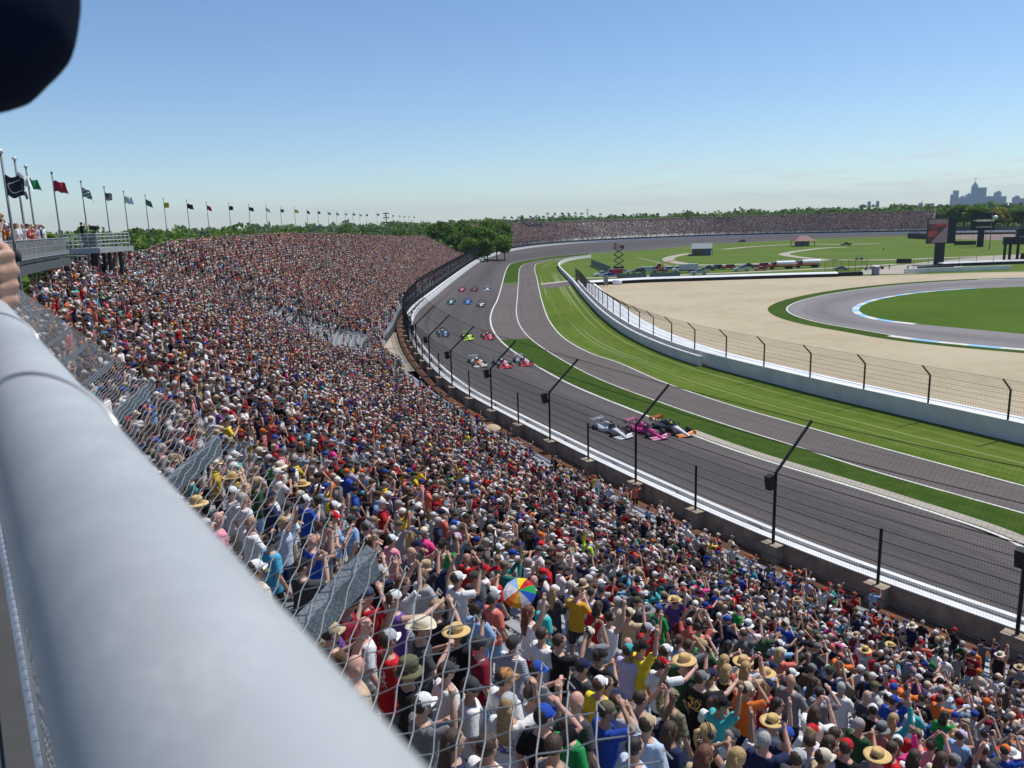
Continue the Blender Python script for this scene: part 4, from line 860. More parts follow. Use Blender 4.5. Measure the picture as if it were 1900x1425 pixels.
# ------------------------------------------------------------------ the crowd: people one can pick out, listed by where their heads are seen from the deck
# (x, y, shirt, headwear, its colour, pose, more)
LIST = [
(618,1102,'white','cap','white','clap',{}),(677,1108,'red','bandana','star spangled','shade',{}),(730,1117,'purple','cap','white','point',{'brimc':'black','kind':'tank','say':'purple tank top and white cap with black brim, arm stretched out'}),
(783,1170,'charcoal','cowboy','cream','clap',{}),(847,1170,'black','straw','straw','phone_right',{}),(848,1083,'white','cap','white','phone_right',{'say':'white T-shirt and white cap holding a phone','scale':1.06}),
(717,1193,'red','cap','light grey','left_up',{'shades':1,'brimc':'white','say':'red team shirt, grey cap and sunglasses waving one hand'}),(758,1253,'black','bucket','olive','arms_down',{'scale':1.04}),(872,1270,'white','cap','charcoal','look_side',{'shades':1}),
(893,1193,'maroon','cap','charcoal','arms_down',{'say':'maroon T-shirt and charcoal cap beside the straw hat'}),(883,1123,'light blue','cap','navy','crossed',{}),(915,1108,'coral','cap','grey','arms_down',{}),(937,1267,'white','cap','orange camo','look_side',{}),
(838,1367,'navy','long hair','brown','arms_down',{'hair':'brown'}),(903,1393,'white','short hair','','arms_down',{'hair':'brown','say':'white T-shirt with short brown hair just outside the chain link net'}),(790,1047,'charcoal','bucket','tan','photo_high',{}),(783,1066,'light grey','bald','','crossed',{}),(843,1067,'tan','cap','tan','left_up',{}),
(848,997,'grey','cap','lilac','photo_high',{}),(727,1000,'pink','cap','white','arms_down',{}),(680,977,'brown','cap','grey','crossed',{}),(653,963,'light blue','cap','charcoal','arms_down',{}),(617,963,'light blue','cap','red','clap',{}),
(577,1000,'royal blue','bald','','photo',{'kind':'tank'}),(500,1000,'cyan','cap','black','arms_down',{'phones':1}),(472,1060,'cream','cap','white','arms_down',{}),(610,1167,'brown','cap','tan','clap',{}),(927,1017,'white','cap','white','look_side',{'say':'white shirt and white cap standing with hand on hip'}),
(820,1013,'green','cap','black','fist',{}),(984,1136,'white','long hair','','both_up',{'hair':'auburn','kind':'tank','say':'auburn haired person with both arms up beside the rainbow umbrella','lowc':'red'}),(1070,1103,'mustard','short hair','','clap',{'hair':'brown'}),
(1116,1095,'navy','bandana','star spangled','crossed',{}),(1082,1082,'white','bucket','tan','arms_down',{}),(1253,1116,'purple','cowboy','straw','right_up',{}),(1199,1134,'charcoal','sun','grey','arms_down',{}),(1166,1134,'tan','cap','cream','photo',{}),
(1221,1129,'green','cap','royal blue','arms_down',{}),(1297,1084,'hot pink','cap','pink','photo',{}),(1133,1147,'white','headset','','right_up',{'hair':'black','kind':'tank','phones':1}),(1089,1171,'grey','cap','cream','photo',{}),
(1039,1192,'black','short hair','','phone_right',{'hair':'brown'}),(1005,1179,'white','short hair','','crossed',{'hair':'brown','shades':1,'say':'white T-shirt, brown hair and dark sunglasses'}),(953,1193,'striped','cap','charcoal','arms_down',{}),(995,1237,'grey','cap','royal blue','clap',{}),
(989,1295,'light grey','cap','charcoal','fist',{'phones':1}),(1113,1213,'black','cap','black','clap',{}),(1166,1203,'lilac','cap','turquoise','clap',{}),(1189,1205,'yellow','cap','black','right_up',{}),(1203,1171,'red','cap','light grey','right_up',{}),
(1230,1232,'white','cap','red','point',{'phones':1}),(1235,1208,'dark green','cap','white','arms_down',{}),(1275,1197,'grey','short hair','','shade',{'hair':'brown'}),(1279,1155,'coral','cap','white','photo_high',{'brimc':'navy'}),(1297,1166,'coral','cap','black','photo_high',{'phones':1}),
(1245,1296,'camo','cap','camo','left_up',{}),(1296,1262,'black','cap','grey','point',{'number':1,'say':'black jersey with gold number 22 and grey cap pointing'}),(1313,1245,'cream','cap','navy','arms_down',{}),(1353,1250,'black','bob hair','','crossed',{'hair':'blond','kind':'tank'}),
(1345,1229,'coral','bob hair','','arms_down',{'hair':'blond'}),(1382,1274,'orange','cap','cream','shade',{}),(1387,1242,'tan','long hair','','photo',{'hair':'blond'}),(1337,1310,'turquoise','cap','black','right_up',{}),(1310,1350,'black','ponytail','','clap',{'hair':'blond','kind':'tank','phones':1}),
(1071,1308,'charcoal','bald','','arms_down',{}),(1126,1326,'royal blue','cap','olive','shade',{}),(1189,1295,'grey','short hair','','photo',{'hair':'brown'}),(1145,1300,'light grey','cap','navy','clap',{}),(1058,1342,'green','cap','charcoal','arms_down',{'phones':1}),(1196,1342,'blue checked','cap','tan','arms_down',{}),
(1026,1390,'grey','short hair','','crossed',{'hair':'brown','kind':'tank','shades':1}),(1176,1378,'blue checked','short hair','','arms_down',{'hair':'black'}),(1247,1350,'navy','long hair','','left_up',{'hair':'brown'}),(1368,1397,'white','long hair','','arms_down',{'hair':'blond'}),(1308,1405,'tan','bob hair','','arms_down',{'hair':'auburn'}),
(1384,1108,'cyan','cap','black','arms_down',{'kind':'long'}),(1368,1129,'green','cap','white','arms_down',{}),(1388,1163,'white','bucket','white','photo',{}),
(1526,1095,'white','cap','red','right_up',{}),(1547,1118,'white','cap','green','photo',{}),(1562,1101,'light grey','cap','red','left_up',{}),(1429,1071,'navy','cap','royal blue','fist',{}),(1479,1063,'charcoal','cap','orange','photo',{}),(1437,1095,'white','cap','grey','photo',{}),
(1481,1113,'white','straw','tan','photo_high',{}),(1431,1121,'light grey','cap','white','arms_down',{}),(1495,1153,'black','cap','charcoal','shade',{'back':1}),(1456,1160,'royal blue','cap','cream','clap',{}),(1555,1200,'navy','cap','hot pink','arms_down',{}),(1605,1208,'white','sun','straw','both_up',{}),
(1588,1179,'maroon','straw','tan','arms_down',{}),(1653,1197,'light grey','cowboy','straw','photo_high',{}),(1692,1163,'navy','sun','cream','arms_down',{}),(1708,1190,'coral','cap','red','point',{}),(1855,1213,'black','sun','cream','right_up',{'kind':'tank'}),(1892,1240,'black checked','straw','tan','fist',{}),
(1805,1216,'maroon','cap','royal blue','arms_down',{'brimc':'red'}),(1810,1205,'orange','short hair','','arms_down',{'hair':'auburn'}),(1463,1268,'grey','bald','','crossed',{'scale':1.05}),(1518,1282,'grey','short hair','','shade',{'hair':'black'}),(1563,1279,'white','short hair','','crossed',{'hair':'grey'}),(1605,1292,'charcoal','bald','','arms_down',{'say':'charcoal T-shirt with shaved head'}),
(1655,1300,'royal blue','cap','royal blue','right_up',{}),(1684,1274,'orange','cap','maroon','photo',{}),(1713,1292,'black','cap','black','arms_down',{}),(1745,1295,'orange','short hair','','point',{'hair':'brown','shades':1}),(1825,1287,'red striped','bandana','red striped','both_up',{}),(1853,1303,'white','cap','black','arms_down',{}),
(1637,1347,'coral','bucket','grey','arms_down',{}),(1703,1363,'red','cap','camo','arms_down',{'brimc':'white'}),(1595,1347,'dark green','short hair','','clap',{'hair':'grey'}),(1653,1387,'red','short hair','','crossed',{'hair':'brown'}),(1568,1389,'black','cap','red','arms_down',{'brimc':'black'}),(1455,1369,'navy','cap','royal blue','arms_down',{}),
(1500,1369,'striped','short hair','','crossed',{'hair':'brown','kind':'tank'}),(1537,1377,'lilac','bob hair','','clap',{'hair':'brown'}),(1726,1377,'pink','cap','black','photo',{'kind':'tank'}),(1784,1363,'light blue','cap','lilac','arms_down',{}),(1824,1389,'charcoal','cap','white','phone_right',{}),(1863,1389,'royal blue','cap','orange','fist',{}),
(1829,1357,'grey','cap','navy','photo_high',{}),(1863,1337,'navy','cap','navy','crossed',{'brimc':'white'}),(1889,1303,'light grey','cap','grey','arms_down',{}),(1755,1281,'white','cap','tan','clap',{}),(1776,1290,'blue checked','cap','light grey','photo',{}),(1560,1218,'orange','cap','coral','photo',{}),
(1505,1239,'brown','cap','grey','arms_down',{}),(1539,1247,'navy','cap','dark green','photo',{}),(1468,1247,'charcoal','cap','white','look_side',{}),(1445,1213,'coral','cap','cream','phone_right',{'hair':'blond'}),(1445,1192,'light blue','cap','white','point',{}),(1518,1184,'charcoal','cap','camo','clap',{}),
(1708,1245,'black','cap','white','point',{}),(1526,1408,'tan','cap','cream','arms_down',{}),(1479,1405,'charcoal','cap','light grey','arms_down',{}),(1416,1371,'navy','short hair','','phone_right',{'hair':'grey','shades':1}),(1697,1403,'white','bob hair','','arms_down',{'hair':'brown'}),(1747,1413,'cream','long hair','','arms_down',{'hair':'brown'}),(1768,1413,'purple','cap','grey','arms_down',{}),
(658,1240,'tan','bald','','left_up',{}),(560,1052,'charcoal','cap','black','photo',{}),(700,1062,'black','cap','light grey','fist',{}),(652,1062,'navy','short hair','','left_up',{'hair':'black'}),(770,1010,'black','cap','navy','clap',{}),(690,1040,'white','cap','maroon','shade',{}),
(595,880,'white','cap','maroon','arms_down',{}),(553,893,'black','straw','straw','arms_down',{}),(430,915,'white','cap','white','fist',{}),(450,925,'white','short hair','','arms_down',{'hair':'grey'}),(425,880,'tan','straw','straw','shade',{}),(520,870,'cream','sun','cream','arms_down',{}),(413,780,'yellow','bucket','charcoal','clap',{}),(430,778,'navy','bucket','white','arms_down',{}),
(285,765,'light blue','cap','royal blue','right_up',{}),(1319,1003,'yellow','short hair','','photo',{'hair':'brown'}),(1085,1003,'neon yellow','cap','red','left_up',{'kind':'long'}),(1116,893,'white','cap','tan','crossed',{'lowc':'black'}),(1052,876,'yellow','bald','','arms_down',{}),(912,805,'red','cap','black','phone_right',{}),(1077,1040,'navy','cap','grey','photo',{}),(866,845,'green','short hair','','arms_down',{'hair':'black'}),
(505,608,'neon yellow','cap','black','both_up',{})]
SAY_POSE = {'arms_down': '', 'look_side': ' with one hand on the hip', 'photo': ' taking a picture', 'photo_high': ' holding a phone up high', 'right_up': ' with one arm raised', 'left_up': ' reaching one arm up', 'both_up': ' with both arms raised', 'clap': ' clapping', 'shade': ' shading the eyes', 'crossed': ' with folded arms', 'point': ' stretching out an arm', 'fist': ' with a raised fist', 'phone_right': ' holding up a phone'}
SAY_HAT = {'cap': '{} cap', 'straw': '{} straw hat', 'cowboy': '{} cowboy hat', 'bucket': '{} bucket hat', 'sun': '{} sun hat', 'bandana': '{} bandana', 'short hair': 'short {h} hair', 'long hair': 'long {h} hair', 'bob hair': '{h} bobbed hair', 'ponytail': '{h} ponytail', 'bald': 'bald head', 'headset': 'black headphones'}
USED = set()
def describe(shirt, kind, hat, hatc, hair, pose, extra=''):
    s = 'person in '+shirt+{'tee': ' T-shirt', 'tank': ' tank top', 'long': ' long sleeved shirt'}[kind]+' and '+SAY_HAT[hat].format(hatc, h=hair)+SAY_POSE[pose]+extra
    return s.replace('straw straw', 'straw coloured straw')
def spot(px, py, scale=1.):
    """where in the stand a head seen at this point of the survey picture must be standing"""
    for k in range(NROW-1, -1, -1):
        z = 2.
        for _ in range(3):
            P = gp(px, py, z); s, o = s_of(P); z = float(row_z(s, k))+1.64*scale
        if row_o(s, k) <= o < row_o(s, k)+TREAD and S_NEAR < s < S_END: return s, o, k
    return None
def face_track(s): n = -wn_at(np.array([s]))[0]; return math.atan2(-n[0], n[1])
GROUP = 'spectators standing in the lower grandstand'
TAKEN = []
def stand_person(s, o, k, label, pose, shirt, kind, hat, hatc, jit=None, **x):
    p = off(np.array([s]), o)[0]; f = face_track(s)+(RNG.normal(0, .22) if jit is None else jit)
    hair = x.get('hair', 'brown'); hh = {'bald': None, 'headset': 'short hair'}.get(hat, hat)
    if hh == 'cap' and hair == 'blond': hh = 'cap long hair'
    q = person((*p, float(row_z(s, k))+.005), f, label, GROUP, pose, shirt, kind, hh, hatc or 'white', x.get('brimc'), hair if hat != 'bald' else '', random.choice(['shorts', 'trousers', 'shorts']), x.get('lowc') or random.choice(['charcoal', 'navy', 'tan', 'grey', 'light blue', 'black']), x.get('skin', int(RNG.choice(4, p=[.42, .3, .22, .06]))), x.get('shades', 0), x.get('phones', 0), x.get('scale', 1.)*float(RNG.uniform(.96, 1.03)), x.get('back', 0))
    TAKEN.append((s, o)); return q
NUMBERED = None
for (px, py, shirt, hat, hatc, pose, x) in LIST:
    sp_ = spot(px, py)
    if sp_ is None: print('no spot', px, py); continue
    x = dict(x); kind = x.pop('kind', 'tee'); say = x.pop('say', None); num = x.pop('number', 0); hair = x.get('hair', 'brown')
    lab = 'person in '+say if say and not say.startswith('auburn') else say or describe(shirt, kind, hat, hatc, hair, pose)
    if lab in USED:
        for ex in (' in the lower rows', ' high in the stand', ' next to a taller man', ' by the aisle'):
            if lab+ex not in USED: lab += ex; break
    USED.add(lab); q = stand_person(*sp_, lab, pose, shirt, kind, hat, hatc, **x)
    if pose in ('photo', 'photo_high', 'phone_right'): hold_phone(q, pose, lab.replace('person in ', 'phone held up by person in ', 1).split(' taking')[0].split(' holding a phone')[0].split(' holding up')[0])
    if num: NUMBERED = q
if NUMBERED:
    cu = bpy.data.curves.new('jersey_number', 'FONT'); cu.body = '22'; cu.size = .26; cu.extrude = .004; cu.align_x = 'CENTER'; t_ = bpy.data.objects.new('tmp', cu); COL.objects.link(t_)
    me = bpy.data.meshes.new_from_object(t_.evaluated_get(bpy.context.evaluated_depsgraph_get())); bpy.data.objects.remove(t_); me.materials.clear(); me.materials.append(CM['mustard'])
    t_ = bpy.data.objects.new('jersey_number', me); COL.objects.link(t_); t_.parent = NUMBERED; t_.location = (0, -.137, 1.16); t_.rotation_euler = (PI/2, 0, 0)
# every other place in the stand
def in_view(P, mx=60, my=60):
    x, y, z = proj(P); return (z > .5) & (x > -mx) & (x < 1900+mx) & (y < 1425+my)
SL = []
for k in range(NROW):
    s = np.arange(S_NEAR, S_END-.5, .52); s = s+RNG.normal(0, .07, len(s)); s = s[depth(s) > (k+.8)*TREAD]
    o = row_o(s, k)+RNG.uniform(.10, .76, len(s)); P = np.c_[off(s, o), row_z(s, k)]
    prob = np.full(len(s), .94); near = s < SG-14
    prob[near] *= {0: .02, 1: .06, 2: .12, 3: .35, 4: .7}.get(k, 1)
    gapm = (s > SG-13) & (s < SG+12)
    g2 = (s > SG-9) & (s < SG+11)
    if k < 3: prob[g2] *= .8
    elif k < 9: prob[g2] *= .05
    elif k < 20: prob[g2] *= .27
    elif k < 24: prob[g2] *= .6
    prob[(s > SG+12) & (k < 2)] *= .35
    dcam = np.hypot(P[:, 0], P[:, 1]); prob *= np.where(dcam < 19, .80 if k % 2 else .48, 1)
    prob *= np.where((np.mod(s+1.5*np.sin(s*.05), 17.3) < .85), .5, 1)                       # aisles
    keep = RNG.random(len(s)) < prob
    for a_, b_ in TAKEN:
        keep &= ~((np.abs(s-a_) < .36) & (np.abs(o-b_) < .5))
    SL.append(np.c_[s, o, np.full(len(s), k), P][keep])
SL = np.concatenate(SL); SLz = SL[:, 5]
hx, hy, hz = np.array([proj(p+A_([0, 0, 1.6])) for p in SL[:, 3:6]]).T
vis = (hz > .5) & (hx > -80) & (hx < 1990) & (hy < 1500)
SL, hx, hy, hz = SL[vis], hx[vis], hy[vis], hz[vis]
pipe_x = np.interp(hy, [434, 590, 770, 1105, 1425], [-100, 60, 205, 500, 800])
cand = np.where((hx > pipe_x+8) & (hx < 1895) & (hy < 1418) & (hy > 470))[0]
cand = cand[np.argsort(hz[cand])]
N_AUTO = max(0, 250-len(NPEOPLE)); pick = cand[:N_AUTO]
SH_W = ['white']*12+['light grey']*4+['grey']*4+['charcoal']*3+['black']*8+['navy']*6+['red']*4+['maroon']*2+['royal blue']*2+['light blue']*2+['coral', 'pink', 'orange', 'green', 'turquoise', 'tan', 'yellow', 'purple', 'lilac', 'olive', 'blue checked', 'striped', 'cream', 'cyan', 'teal green', 'hot pink', 'dark green', 'brown']
HC_W = ['white']*9+['grey']*3+['charcoal']*4+['black']*4+['navy']*4+['red']*2+['royal blue']*2+['tan']*3+['cream']*2+['olive', 'maroon', 'light grey', 'orange', 'camo']
HT_W = ['cap']*12+['straw', 'bucket', 'sun']+['short hair']*5+['long hair']*3+['bob hair', 'ponytail', 'bald', 'bald']
PO_W = ['arms_down']*11+['crossed', 'look_side', 'look_side', 'clap', 'shade']+['photo', 'photo', 'photo_high', 'right_up', 'left_up', 'clap', 'clap', 'clap', 'clap', 'shade', 'crossed', 'crossed', 'point', 'fist', 'phone_right', 'look_side']
def draw_label(extra=''):
    for _ in range(400):
        shirt, hat, hatc, pose = random.choice(SH_W), random.choice(HT_W), random.choice(HC_W), random.choice(PO_W); hair = random.choice(['brown', 'brown', 'black', 'blond', 'auburn', 'grey']); kind = random.choice(['tee']*7+['tank', 'long'])
        if hat in ('straw', 'sun'): hatc = random.choice(['straw', 'tan', 'cream', 'white'])
        lab = describe(shirt, kind, hat, hatc, hair, pose, extra)
        if len(lab.split()) > 16: lab = describe(shirt, kind, hat, hatc, hair, 'arms_down', extra)
        if lab not in USED and len(lab.split()) < 17: USED.add(lab); return lab, shirt, kind, hat, hatc, pose, hair
for i in pick:
    lab, shirt, kind, hat, hatc, pose, hair = draw_label()
    q = stand_person(SL[i, 0], SL[i, 1], int(SL[i, 2]), lab, pose, shirt, kind, hat, hatc, hair=hair, shades=random.random() < .3)
    if pose in ('photo', 'photo_high', 'phone_right') and random.random() < .8: hold_phone(q, pose, lab.replace('person in ', 'phone held up by person in ', 1).split(' taking')[0].split(' holding a phone')[0].split(' holding up')[0])
# people on the far end of the upper deck
GD = 'spectators on the upper deck'
dpos = [(26+i*.98+RNG.normal(0, .12), -.34+RNG.normal(0, .04), 0) for i in range(30)]+[(26.5+i*1.7+RNG.normal(0, .2), -1.75, .605) for i in range(16)]
for d, o, z in dpos:
    i = min(np.searchsorted(dl, d), len(DKC)-1)
    if d > dl[-1]-.6: continue
    p = DKC[i]+DT[i]*(d-dl[i])+DN[i]*o; lab, shirt, kind, hat, hatc, pose, hair = draw_label(' on the upper deck')
    hh = {'bald': None, 'headset': 'short hair'}.get(hat, hat); f = math.atan2(-DN[i, 0], DN[i, 1])+RNG.normal(.1, .35)
    person((*p, FLOOR_Z+z), f, lab, GD, pose, shirt, kind, hh, hatc, None, hair if hat != 'bald' else '', 'shorts', random.choice(['navy', 'charcoal', 'tan']), int(RNG.choice(3)), random.random() < .3)
# ------------------------------------------------------------------ the rest of the crowd, one object
def crowd_templates(lod):
    T = []
    for nm in PNAMES:
        re, rw, le, lw = POSES[nm][:4]; mb = MB(); n = {0: 8, 1: 5, 2: 4}[lod]
        def add(fn, slot): fn(slot)
        if lod < 2:
            pr = [(.86, .17, .12), (1.15, .165, .115), (1.38, .19, .115), (1.46, .12, .08)] if lod == 0 else [(.86, .17, .12), (1.36, .2, .12), (1.46, .11, .08)]
            mb.rings([[A_([a*math.cos(2*PI*(j+.5)/n), b*math.sin(2*PI*(j+.5)/n), z]) for j in range(n)] for z, a, b in pr], 1)
            mb.ell((0, .01, 1.63), (.078, .098, .125), n, 5 if lod == 0 else 4, 0)
            mb.rings([[A_([f*math.cos(2*PI*j/n), .01+f*1.2*math.sin(2*PI*j/n), z]) for j in range(n)] for z, f in ((1.665, .092), (1.74, .08), (1.78, .03))], 3)
            if lod == 0: mb.add([(-.07, .07, 1.672), (.07, .07, 1.672), (.055, .18, 1.655), (-.055, .18, 1.655)], [(0, 1, 2, 3)], 3)
            for sx, e, w in ((1, re, rw), (-1, le, lw)):
                sh = A_([sx*.17, 0, 1.40]); e, w = A_(e), A_(w); m4 = 5 if lod == 0 else 3
                mb.tube([sh-A_([sx*.05, 0, 0]), sh+(e-sh)*.75], [.075, .066], m4, 1); mb.tube([sh+(e-sh)*.7, e, w, w+(w-e)*.3], [.048, .042, .03, .036], m4, 0)
                mb.tube([(sx*.09, 0, .92), (sx*.10, 0, .5)], [.095, .075], m4, 2)
                if lod == 0: mb.tube([(sx*.10, 0, .5), (sx*.105, 0, .03)], [.055, .045], m4, 0)
        else:
            mb.rings([[A_([a*math.cos(2*PI*(j+.5)/4)*1.2, b*math.sin(2*PI*(j+.5)/4)*1.2, z]) for j in range(4)] for z, a, b in ((.35, .15, .11), (.9, .17, .12))], 2)
            mb.rings([[A_([a*math.cos(2*PI*(j+.5)/4)*1.2, b*math.sin(2*PI*(j+.5)/4)*1.2, z]) for j in range(4)] for z, a, b in ((.9, .17, .12), (1.40, .2, .12))], 1)
            mb.rings([[A_([a*math.cos(2*PI*(j+.5)/4)*1.2, .01+b*math.sin(2*PI*(j+.5)/4)*1.2, z]) for j in range(4)] for z, a, b in ((1.42, .06, .06), (1.58, .085, .10), (1.67, .08, .10))], 0)
            mb.rings([[A_([a*math.cos(2*PI*(j+.5)/4)*1.2, .01+b*math.sin(2*PI*(j+.5)/4)*1.2, z]) for j in range(4)] for z, a, b in ((1.66, .092, .115), (1.77, .06, .07))], 3)
            if nm not in ('arms_down', 'look_side'):
                for sx, e, w in ((1, re, rw), (-1, le, lw)): mb.tube([A_([sx*.17, 0, 1.38]), A_(e), A_(w)], [.06, .045, .04], 3, 0)
        # quads only: fan caps into quads/tris written as quads
        q = []; ms = []
        for f_, m_ in zip(mb.f, mb.m):
            if len(f_) == 4: q.append(f_); ms.append(m_)
            elif len(f_) == 3: q.append((*f_, f_[-1])); ms.append(m_)
            else:
                for t in range(1, len(f_)-1, 2):
                    a3 = f_[min(t+2, len(f_)-1)]; q.append((f_[0], f_[t], f_[t+1], a3)); ms.append(m_)
        T.append((np.array(mb.v), np.array(q), np.array(ms)))
    return T
rest = np.ones(len(SL), bool); rest[pick] = False
CR = SL[rest]; dist = np.hypot(CR[:, 3], CR[:, 4])
CLOTH.update({'blue checked': (.42, .52, .70), 'striped': (.40, .40, .44), 'camo': (.17, .15, .09)})
def pal(names): return np.array([CLOTH[n] for n in names])
SHP, HTP, LWP = pal(SH_W+['white', 'white', 'red', 'coral', 'black', 'black', 'black', 'navy', 'navy', 'charcoal', 'maroon', 'brown', 'black']), pal(HC_W+['brown', 'black', 'brown', 'black', 'brown', 'cream', 'white', 'tan']), pal(['charcoal', 'navy', 'tan', 'grey', 'black', 'light blue'])
SKP = np.array([(.52, .31, .22), (.42, .235, .155), (.56, .30, .225), (.56, .33, .25), (.20, .105, .065)])
HAIRP = np.array([(.05, .028, .015), (.012, .01, .009), (.42, .28, .12), (.13, .045, .02)])
CV, CF, CCOL, base = [], [], [], 0
def add_crowd(P, face, lod, pale=0.):
    global base
    T = crowd_templates(lod); w = np.array([PO_W.count(n) for n in PNAMES], float);  which = RNG.choice(len(PNAMES), len(P), p=w/w.sum())
    for t, (TV, TF_, TM) in enumerate(T):
        ix = np.where(which == t)[0]
        if not len(ix): continue
        n = len(ix); a = face[ix]+RNG.normal(0, .35, n); sc = RNG.uniform(.90, 1.05, n); ca, sa = np.cos(a)*sc, np.sin(a)*sc
        X = TV[None, :, 0]*ca[:, None]-TV[None, :, 1]*sa[:, None]+P[ix, 0:1]; Y = TV[None, :, 0]*sa[:, None]+TV[None, :, 1]*ca[:, None]+P[ix, 1:2]; Z_ = TV[None, :, 2]*sc[:, None]+P[ix, 2:3]
        CV.append(np.stack([X, Y, Z_], 2).reshape(-1, 3)); CF.append((TF_[None]+(base+np.arange(n)*len(TV))[:, None, None]).reshape(-1, 4)); base += n*len(TV)
        pc = np.stack([SKP[RNG.choice(5, n, p=[.34, .24, .2, .16, .06])], SHP[RNG.integers(0, len(SHP), n)], LWP[RNG.integers(0, len(LWP), n)], HTP[RNG.integers(0, len(HTP), n)]], 1)
        pc = pc*RNG.uniform(.5, 1.12, (n, 4, 1))*np.array([1.06, .97, .92]); CCOL.append(pc[:, TM].reshape(-1, 3))
fc = np.array([face_track(s) for s in np.arange(0, WS[-1], 2.)]); fcu = np.interp(CR[:, 0], np.arange(0, WS[-1], 2.), np.unwrap(fc))
for lod, a_, b_ in ((0, 0, 52), (1, 52, 125), (2, 125, 999)):
    mk = (dist >= a_) & (dist < b_)
    if mk.any(): add_crowd(CR[mk][:, 3:6], fcu[mk], lod)
CROWDM, _nt, _b = node_mat('crowd_clothes'); _at = _nt.nodes.new('ShaderNodeAttribute'); _at.attribute_name = 'person_colour'; _nt.links.new(_at.outputs['Color'], _b.inputs['Base Color']); _b.inputs['Roughness'].default_value = .8; _b.inputs['Specular IOR Level'].default_value = .25
def crowd_object(name):
    global CV, CF, CCOL, base
    V, Fq, C = np.concatenate(CV), np.concatenate(CF), np.concatenate(CCOL)
    me = bpy.data.meshes.new(name); n = len(Fq); me.vertices.add(len(V)); me.vertices.foreach_set('co', V.astype(np.float32).ravel())
    tri = Fq[:, 2] == Fq[:, 3]; tot = np.where(tri, 3, 4).astype(np.int32); flat = np.ones((n, 4), bool); flat[tri, 3] = False
    lv = Fq[flat].astype(np.int32); me.loops.add(len(lv)); me.loops.foreach_set('vertex_index', lv); me.polygons.add(n)
    me.polygons.foreach_set('loop_start', np.r_[0, np.cumsum(tot)[:-1]].astype(np.int32)); me.polygons.foreach_set('loop_total', tot)
    at = me.attributes.new('person_colour', 'FLOAT_VECTOR', 'FACE'); at.data.foreach_set('vector', C.astype(np.float32).ravel())
    me.materials.append(CROWDM); me.update(calc_edges=True); o = bpy.data.objects.new(name, me); COL.objects.link(o); o['kind'] = 'stuff'
    print(name, 'people faces', n, 'verts', len(V)); CV, CF, CCOL, base = [], [], [], 0
    return o
tag(crowd_object('crowd'), 'dense crowd of spectators filling the rest of the grandstand along the bend', 'crowd')
# ------------------------------------------------------------------ far grandstand at the next bend
FS0, FS1 = s_of(gp(953, 458, 3))[0], s_of(gp(1700, 434, 3))[0]
fss = np.r_[np.arange(FS0, FS1, 6.), FS1]; FR = 36
fst = tag(empty('grandstand', (*off(np.array([FS0]), 5.)[0], 1.)), 'long distant grandstand filled with spectators beyond the far bend of the track', 'grandstand'); fl = np.array(fst.location)
V = []
for s in fss:
    P0, n_ = wall_at(np.array([s]))[0], wn_at(np.array([s]))[0]; pr = [np.r_[P0+n_*4.5, .3]]
    for q in range(FR): pr += [np.r_[P0+n_*(4.5+q*.80), 3.2+q*.375], np.r_[P0+n_*(4.5+q*.80+.80), 3.2+q*.375]]
    pr.append(np.r_[P0+n_*(4.5+FR*.8), 0.]); V.append(pr)
V = np.array(V); m = V.shape[1]
npmesh('seating_deck', V.reshape(-1, 3)-fl, np.array([(i*m+j, i*m+j+1, (i+1)*m+j+1, (i+1)*m+j) for i in range(len(fss)-1) for j in range(m-1)]), STEEL, fst)
mb = MB(); mb.add(V[0]-fl, [tuple(range(m-1, -1, -1))]).add(V[-1]-fl, [tuple(range(m))]); mb.obj('side_panel', STEEL, fst)
fas = np.arange(FS0, FS1, 6.)
MB().sweep(np.c_[off(fas, 4.4), np.zeros(len(fas))]-fl, [(-.05, .6), (.05, .6), (.05, 3.6), (-.05, 3.6)]).obj('front_fascia', DARKS, fst)
rail_run('back_rail', np.arange(FS0, FS1, 6.), 4.5+FR*.8-.2, 3.2+FR*.375, (.6, 1.3), fst, fl, .05, 6)
def end_rail(s, nm):
    mb = MB()
    for h in (.5, 1.1): mb.tube([np.r_[off(np.array([s]), 4.6)[0], 3.2+h]-fl, np.r_[off(np.array([s]), 4.4+FR*.8)[0], 3.2+FR*.375+h]-fl], .06, 5)
    for q in np.linspace(0, 1, 12): p = np.r_[off(np.array([s]), 4.6+q*(FR*.8-.2))[0], 3.2+q*FR*.375]-fl; mb.tube([p, p+UPV*1.1], .05, 5)
    mb.obj(nm, RAILM, fst)
end_rail(FS0+.3, 'end_rail'); end_rail(FS1-.3, 'end_rail')
FP_, FF = [], []
for q in range(FR):
    s = np.arange(FS0+.5, FS1-.5, .6)+RNG.normal(0, .1, int(math.ceil((FS1-FS0-1)/.6)))
    s = s[RNG.random(len(s)) < (.9 if q > 3 else .35)]; FP_.append(np.c_[off(s, 4.5+q*.8+RNG.uniform(.2, .5, len(s))), np.full(len(s), 3.2+q*.375)]); FF.append(np.interp(s, np.arange(0, WS[-1], 2.), np.unwrap(fc)))
add_crowd(np.concatenate(FP_), np.concatenate(FF), 2)
